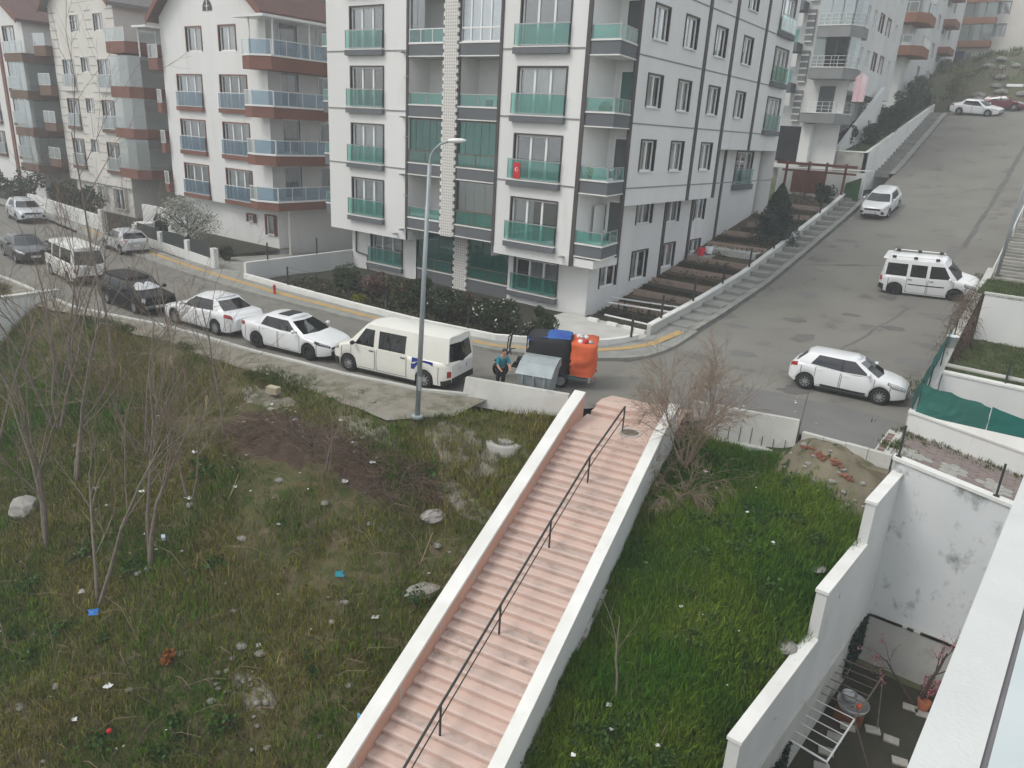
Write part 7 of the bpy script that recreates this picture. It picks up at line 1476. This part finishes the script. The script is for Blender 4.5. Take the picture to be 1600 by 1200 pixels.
blades('bank_lush', 9000, lambda n: bank_s(n, .22, 9, .12), .27, .013, gcol((.06, .185, .010), (.11, .22, .016), .35, .7, 11), .7, kind='stuff')
blades('bank_straw', 22000, lambda n: bank_s(n, -.75, 4, .12), .22, .008, gcol((.20, .165, .095), (.11, .085, .05), .35), .9, kind='stuff')
def plot_s(n, thr=-9, k=7, s=.09):
    y = rng.uniform(7.6, 23.0, n); x = rng.uniform(-8.6, -2.4, n); d = -(y - O_.y) / .985; x0 = O_.x + .985 * 2.97 + .174 * np.maximum(-3, d)
    ok = (x > x0 + .05) & (x < wall_x(y) - .02) & ~((y > 22.1) & (x < -5.2)) & (vnoise(x, y, .8, 31) > thr) & ~((x > -5.4) & (y > 21.0 + rng.normal(0, .25, n))); x, y = x[ok], y[ok]; return tuft(x, y, plot_z(x, y), .75 + .5 * vnoise(x, y, .55, 33) + rng.uniform(-.1, .25, len(x)), k, s)
blades('plot_grass', 30000, plot_s, .26, .012, gcol((.04, .14, .008), (.14, .215, .02), .42, .9, 5), .75, kind='stuff')
blades('plot_straw', 2600, lambda n: plot_s(n, .1, 5, .12), .34, .008, gcol((.2, .18, .09), (.13, .12, .05)), .9, kind='stuff')
def verge_s(n):
    x = rng.uniform(-60, -14.3, n); t = 1.12 - .8 * rng.random(n) ** 2.2; e_ = np.interp(x, EX, EY); y = near(x) - .2 + (e_ - near(x)) * t; ok = vnoise(x, y, .8, 41) > .25; x, y = x[ok], y[ok]; return tuft(x, y, np.full(len(x), -.06), rng.uniform(.4, 1, len(x)), 8, .09)
blades('verge_grass', 7000, verge_s, .15, .01, gcol((.05, .09, .015), (.10, .11, .03)), .8, kind='stuff')
def lawn_s(n):
    x = rng.uniform(-2.3, 4, n); y = rng.uniform(31.3, 42, n); x, y, z, h = tuft(x, y, np.where(y < 37, .95 + .05 * (y - 31), 3.2), np.ones(n), 5, .08); return x, y, z, h
blades('lawn_grass', 4500, lawn_s, .09, .009, gcol((.04, .075, .015), (.09, .09, .03)), .8, kind='stuff')
def jn(n):
    pts = np.array([(-3.2, 30.4), (-3.0, 31.2), (-3.6, 29.6), (-2.9, 46.0), (-2.8, 47.5), (-2.9, 45), (-2.4, 25.9), (-1.2, 26.1), (0, 26.15), (.9, 26.1), (-2.7, 24.5), (-13.3, 65), (-13.6, 64.5)]); i = rng.integers(0, len(pts), n); x = pts[i, 0] + rng.normal(0, .35, n); y = pts[i, 1] + rng.normal(0, .3, n); ok = ~((y > 26.2) & (x > -2.6) & (y < 29)) & ((x < -2.65) | (y < 26.3)); x, y = x[ok], y[ok]; z = np.where(y < 26.3, wk(x) - .01, zr(x, y)); return tuft(x, y, z, np.ones(len(x)), 6, .05)
blades('kerbside_weeds', 500, jn, .13, .012, gcol((.05, .09, .015), (.09, .10, .03)), .8, kind='stuff')
def hill_s(n):
    x = rng.uniform(-18, 25, n); y = rng.uniform(98.5, 122, n); ok = vnoise(x, y, .35, 51) > -.05; x, y = x[ok], y[ok]; z = np.array([hill_z(a, b) for a, b in zip(x, y)]); return tuft(x, y, z, np.ones(len(x)), 4, .3)
blades('hill_grass', 3500, hill_s, .5, .05, gcol((.05, .085, .02), (.12, .11, .05)), .7, kind='stuff')
# leafy weed clumps on the bank
wc = []
for k in range(70):
    x, y = random.uniform(-24, -10.5), random.uniform(5, 15)
    if float(bank_green(x, y)) < -.1 or y > bank_top(x) - .3: continue
    r = random.uniform(.15, .42); n = int(90 * r / .2); q = rng.normal(size=(n, 3)) * np.array([r * .5, r * .5, r * .28]); wc.append(q + np.array([x, y, float(bank_z(x, y)) + r * .3]))
for k in range(60):
    y = random.uniform(8, 21); x = random.uniform(-7.4, -3.0); r = random.uniform(.15, .4); n = int(70 * r / .2); q = rng.normal(size=(n, 3)) * np.array([r * .5, r * .5, r * .25]); wc.append(q + np.array([x, y, float(plot_z(x, y)) + r * .45]))
wc = np.concatenate(wc); leaves('leafy_weeds', wc, .06, shades((.035, .08, .016), len(wc), .4), None, kind='stuff')
# brush heap: brown debris soil and dry stalks
for (cx_, cy_, rx_, ry_) in ((-18.5, 12.85, 2.1, .85), (-15.6, 13.45, 1.9, .6), (-13.6, 14.5, .9, .45), (-13.4, 16.2, 1.3, .7), (-20.5, 14.35, 1.3, .45), (-16.2, 14.7, 1.3, .4), (-12.3, 15.0, 1.3, .4), (-12.9, 8.1, .7, .28)):
    mb = MB(); P = []
    for i in range(9):
        q = i / 8; P.append([(x, y, float(bank_z(x, y)) + .05 - .12 * max(0, q - .8) * 5 * .5 + .05 * float(vnoise(x, y, 5, 3))) for a in np.linspace(0, 2 * PI, 33) for x, y in [(cx_ + rx_ * q * (1 + .25 * float(vnoise(math.cos(a) * 2, math.sin(a) * 2, 1.2, 4 + cx_))) * math.cos(a), cy_ + ry_ * q * (1 + .25 * float(vnoise(math.cos(a) * 2, math.sin(a) * 2, 1.2, 4 + cx_))) * math.sin(a))]])
    mb.grid(P); S('debris_heap' if rx_ not in (1.3, .7) else 'dusty_patch', mb, HEAP if rx_ not in (1.3, .7) else DUST, True)
T = MB(); g = random.Random(8)
for k in range(3200):
    c = g.choice(((-19.2, 12.7, 1.2, .65), (-18.0, 13.0, 1.3, .6), (-16.2, 13.4, 1.3, .5), (-14.6, 13.6, 1.2, .5), (-13.6, 14.6, .8, .4))); x = g.gauss(c[0], c[2] * .7); y = g.gauss(c[1], c[3] * .7); z = float(bank_z(x, y)) + g.uniform(-.02, .2); a = g.uniform(0, 6.28); l = g.uniform(.15, .6)
    T.tube([(x, y, z), (x + math.cos(a) * l * .5, y + math.sin(a) * l * .5, z + g.uniform(-.03, .12)), (x + math.cos(a) * l, y + math.sin(a) * l, z - g.uniform(-.06, .06))], [.009, .007, .004], 3, False)
pass
T.build('dry_brush', DRYST, None, kind='stuff')
T = MB()
for k in range(420):
    x = g.uniform(-26, -9.5); y = g.uniform(4, 14.5)
    if y > bank_top(x) - .3: continue
    z = float(bank_z(x, y)); a = g.uniform(0, 6.28); l = g.uniform(.4, 1.3); u = g.uniform(.2, 1.2)
    T.tube([(x, y, z), (x + math.cos(a) * l * .4, y + math.sin(a) * l * .4, z + u * l * .5), (x + math.cos(a) * l * .9, y + math.sin(a) * l * .9, z + u * l * .6)], [.008, .006, .003], 3, False)
T.build('dry_stalks', TWIG, None, kind='stuff')

# ------------------------------------------------------------------ litter, stones
def rock_mesh(seed, m, sz=(1, 1, .7)):
    mb = ell((0, 0, 0), sz, 9, 6); g = random.Random(seed); mb.v = [(x * (1 + .18 * g.uniform(-1, 1)), y * (1 + .18 * g.uniform(-1, 1)), z * (1 + .15 * g.uniform(-1, 1))) for x, y, z in mb.v]
    n = 10
    for i in range(7): mb.v[i * n + n - 1] = mb.v[i * n]
    return mb.mesh('rock', m)
rocks = [rock_mesh(s, STONE) for s in range(4)]
def rock(x, y, z, s, label, k=0, grp=None, cat='rock', rzz=None, m=None):
    o = put('rock', m or rocks[k % 4], None, (x, y, z), rzz if rzz is not None else random.uniform(0, 6)); o.scale = s; return tag(o, label, cat, grp)
rock(-23.7, 7.6, bzf(-23.7, 7.6) + .15, (.55, .45, .5), 'large pale grey boulder among the bare trees at the left edge', 0); rock(-24.1, 6.7, bzf(-24.1, 6.7) + .05, (.4, .35, .3), 'darker boulder just below the large pale one', 1)
rock(-11.4, 12.4, bzf(-11.4, 12.4) + .12, (.5, .28, .22), 'flat grey slab rock leaning by the left stair parapet', 2); rock(-12.6, 14.1, bzf(-12.6, 14.1) + .1, (.38, .3, .26), 'rounded brown-grey rock on the bank above the slab', 3)
rock(-3.1, 19.0, float(plot_z(-3.1, 19)) + .05, (.26, .2, .06), 'flat grey stone lying in the green plot', 1); rock(-3.05, 16.6, float(plot_z(-3.05, 16.6)) + .12, (.3, .25, .2), 'pale concrete lump beside the stepped wall', 2)
for i, (x, y, s) in enumerate([(-3.2, 12.6, .22), (-3.05, 12.1, .28), (-3.3, 11.7, .2), (-3.1, 13.2, .16)]): rock(x, y, float(plot_z(x, y)) + .1, (s, s * .8, s * .7), 'grey rubble stone at the lower end of the stepped wall', i, 'rubble at the lower end of the stepped wall')
for i in range(46):
    x, y = random.uniform(-26, -10.5), random.uniform(4, 14.5)
    if y > bank_top(x) - .3: continue
    s = random.uniform(.05, .16); rock(x, y, float(bank_z(x, y)) + s * .3, (s, s * .8, s * .6), 'small pale stone scattered on the weedy bank', i, 'small stones on the weedy bank', 'stone')
for i in range(22):
    x, y = random.uniform(-5.2, -2.7), random.uniform(20.8, 22.8); s = random.uniform(.05, .13); rock(x, y, float(plot_z(x, y)) + s * .3, (s, s * .8, s * .6), 'small rubble stone on the clay bank below the low kerb wall', i, 'rubble on the clay bank', 'stone')
bkm = MB().box(-.12, .12, -.06, .06, 0, .07).mesh('broken_brick', BRICK)
for i in range(16):
    x = -4.75 + i * .1 + random.uniform(-.1, .1); y = 22.45 - .02 * i + random.uniform(-.12, .12); o = put('broken_brick', bkm, None, (x, y, float(plot_z(x, y)) - .0), rot=(random.uniform(-.4, .4), random.uniform(-.3, .3), random.uniform(0, 3))); tag(o, 'broken red brick in the clay bank below the low kerb wall', 'brick', 'broken bricks in the clay bank')
for i in range(36):
    x, y = random.uniform(-13, 6), random.uniform(98.2, 108); s = random.uniform(.25, .8); rock(x, y, hill_z(x, y) + s * .2, (s, s * .8, s * .7), 'grey rock on the bank above the crest of the hill road', i, 'rocks on the hill bank')
for i in range(26):
    x, y = random.gauss(-13.0, .6), random.gauss(7.9, .3); s = random.uniform(.03, .11); rock(x, y, float(bank_z(x, y)) + .06, (s, s * .8, s * .7), 'broken pale rubble on the bare patch low on the left bank', i, 'rubble on the left bank', 'stone')
for i in range(60):
    x = random.uniform(-34, -14.6); y = near(x) - .3 + (edge(x) - near(x)) * random.random(); s_ = random.uniform(.02, .07); rock(x, y, .0, (s_, s_ * .8, s_ * .7), 'small pebble on the dusty verge', i, 'pebbles on the dusty verge', 'stone')
wbk = put('limestone_block', MB().box(-.22, .22, -.13, .13, -.1, .14).mesh('limestone_block', pm('yellow_stone', (.46, .42, .3), (.38, .34, .24), 4, .9, .3, 20, obj=True)), None, (-20.35, 14.45, -.15), .2); tag(wbk, 'squared yellowish stone block on the dusty verge', 'block')
def scrap(seed, m, s=.075):
    g = random.Random(seed); mb = MB(); P = [[(s * (i - 1.5) / 1.5 * g.uniform(.7, 1.2), s * (j - 1) * g.uniform(.6, 1.0), s * g.uniform(0, .5)) for j in range(3)] for i in range(4)]; return mb.grid(P).mesh('litter', m)
LITG = pm('dull_paper', (.45, .45, .43), (.36, .36, .34), 8, .9, obj=True)
scr = [scrap(s, (WHITEP, LITG, LITG, WHITEP, LITG)[s]) for s in range(5)]
def lit(x, y, z, label, mesh, s=1, grp=None, cat='litter', nm='litter'):
    o = put(nm, mesh, None, (x, y, z), random.uniform(0, 6)); o.scale = (s, s, s); return tag(o, label, cat, grp)
for i in range(84):
    x, y = (random.uniform(-24, -10.8), random.uniform(5, 15)) if i % 3 else (random.gauss(-17.5, 2.4), random.gauss(12.8, 1.2))
    if y > bank_top(x) - .1: continue
    lit(x, y, float(bank_z(x, y)) + .09, 'scrap of pale litter on the weedy bank', scr[i % 5], random.choice((.3, .35, .4, .5, .6, .8, 1.3)), 'pale litter on the weedy bank')
for i in range(26):
    x, y = random.uniform(-7.2, -3.1), random.uniform(9, 21); lit(x, y, float(plot_z(x, y)) + .16, 'scrap of pale litter in the green plot', scr[i % 5], random.uniform(.3, .8), 'pale litter in the green plot')
for i in range(10): x, y = random.uniform(-11, -5), random.uniform(24, 27); lit(x, y, .01, 'scrap of pale litter on the junction', scr[i % 5], random.uniform(.3, .6), 'litter on the junction')
lit(-17.5, 6.7, bzf(-17.5, 6.7) + .25, 'blue plastic bag on the lower left bank', scrap(11, pm('blue_bag', (.02, .17, .5), None, 4, .5), .13), 1.1)
lit(-14.5, 5.5, bzf(-14.5, 5.5) + .3, 'small red plastic cap on the lower left bank', ell((0, 0, 0), (.05, .05, .05), 8, 6).mesh('litter', FLAGR), 1.2)
lit(-18.3, 9.1, bzf(-18.3, 9.1) + .2, 'pale blue drink carton on the left bank', MB().box(-.1, .1, -.05, .05, 0, .09).mesh('litter', pm('pale_blue_card', (.5, .62, .68), None, 3)), 1)
lit(-13.3, 11.2, bzf(-13.3, 11.2) + .15, 'teal plastic bag on the bank by the stairs', scrap(13, TURQ, .14), 1)
lit(-10.05, 9.0, bzf(-10.05, 9.0) + .3, 'blue plastic board half hidden behind the left stair parapet', MB().box(-.18, .18, -.02, .02, 0, .35).mesh('litter', pm('blue_board', (.12, .35, .5), None, 3)), 1)
ru = thing('dead_bush', 'rust-coloured dead bush on the lower left bank', 'shrub', (-14.9, 7.2, bzf(-14.9, 7.2))); leaves('foliage', crown_pts(350, (-14.9, 7.2, bzf(-14.9, 7.2) + .18), (.3, .24, .16), 6, 4)[0], .05, shades((.24, .09, .02), 350, .4), ru)
for i, (x, y, a) in enumerate([(-17.5, 10.6, 1.1), (-12.0, 12.9, 1.3)]):
    o = MB().tube([(0, 0, 0), (.25, .05, .5), (.42, .02, .95)], [.02, .016, .01], 5).build('stake', pm('pale_stick', (.4, .31, .2), None, 4)); o.location = (x, y, bzf(x, y)); o.rotation_euler = (0, 0, a); tag(o, ['pale broken stick leaning on the left bank', 'pale stick with a white tip on the bank near the stairs'][i], 'stick')
for i, (x, y) in enumerate([(-26.0, 14.0), (-22.6, 13.3)]):
    o = MB().box(-.04, .04, -.04, .04, -.1, .5).build('stake', pm('yellow_stake', (.45, .36, .2), None, 4)); o.location = (x, y, bzf(x, y)); tag(o, ['short yellow survey stake below the white sedan', 'second short yellow survey stake, nearer the brush heap'][i], 'stake')
# laundry drying on the uphill block
ld = thing('laundry', 'pink and white sheets hung out to dry from the uphill balcony', 'laundry', (-15.6, 66, 13)); mb = MB(); P = [[(-15.75 + .9 * i / 8, 65.6 + .06 * math.sin(i * 1.7), 12.2 + (2.1 - .3 * abs(i - 4) / 4) * k / 5) for k in range(6)] for i in range(9)]; mb.grid(P); mb.build('sheet', pm('pink_sheet', (.62, .42, .46), (.66, .55, .58), 1, .9), ld)

# ------------------------------------------------------------------ the air
hz = bpy.data.materials.new('haze_air'); hz.use_nodes = True; t = hz.node_tree; t.nodes.clear(); o_ = t.nodes.new('ShaderNodeOutputMaterial'); pv = t.nodes.new('ShaderNodeVolumePrincipled')
pv.inputs['Color'].default_value = (.93, .96, .98, 1); pv.inputs['Density'].default_value = .0026; pv.inputs['Anisotropy'].default_value = .2; t.links.new(pv.outputs['Volume'], o_.inputs['Volume'])
MB().box(-905, 905, -305, 905, -17, 39).build('haze', hz, None, kind='stuff')
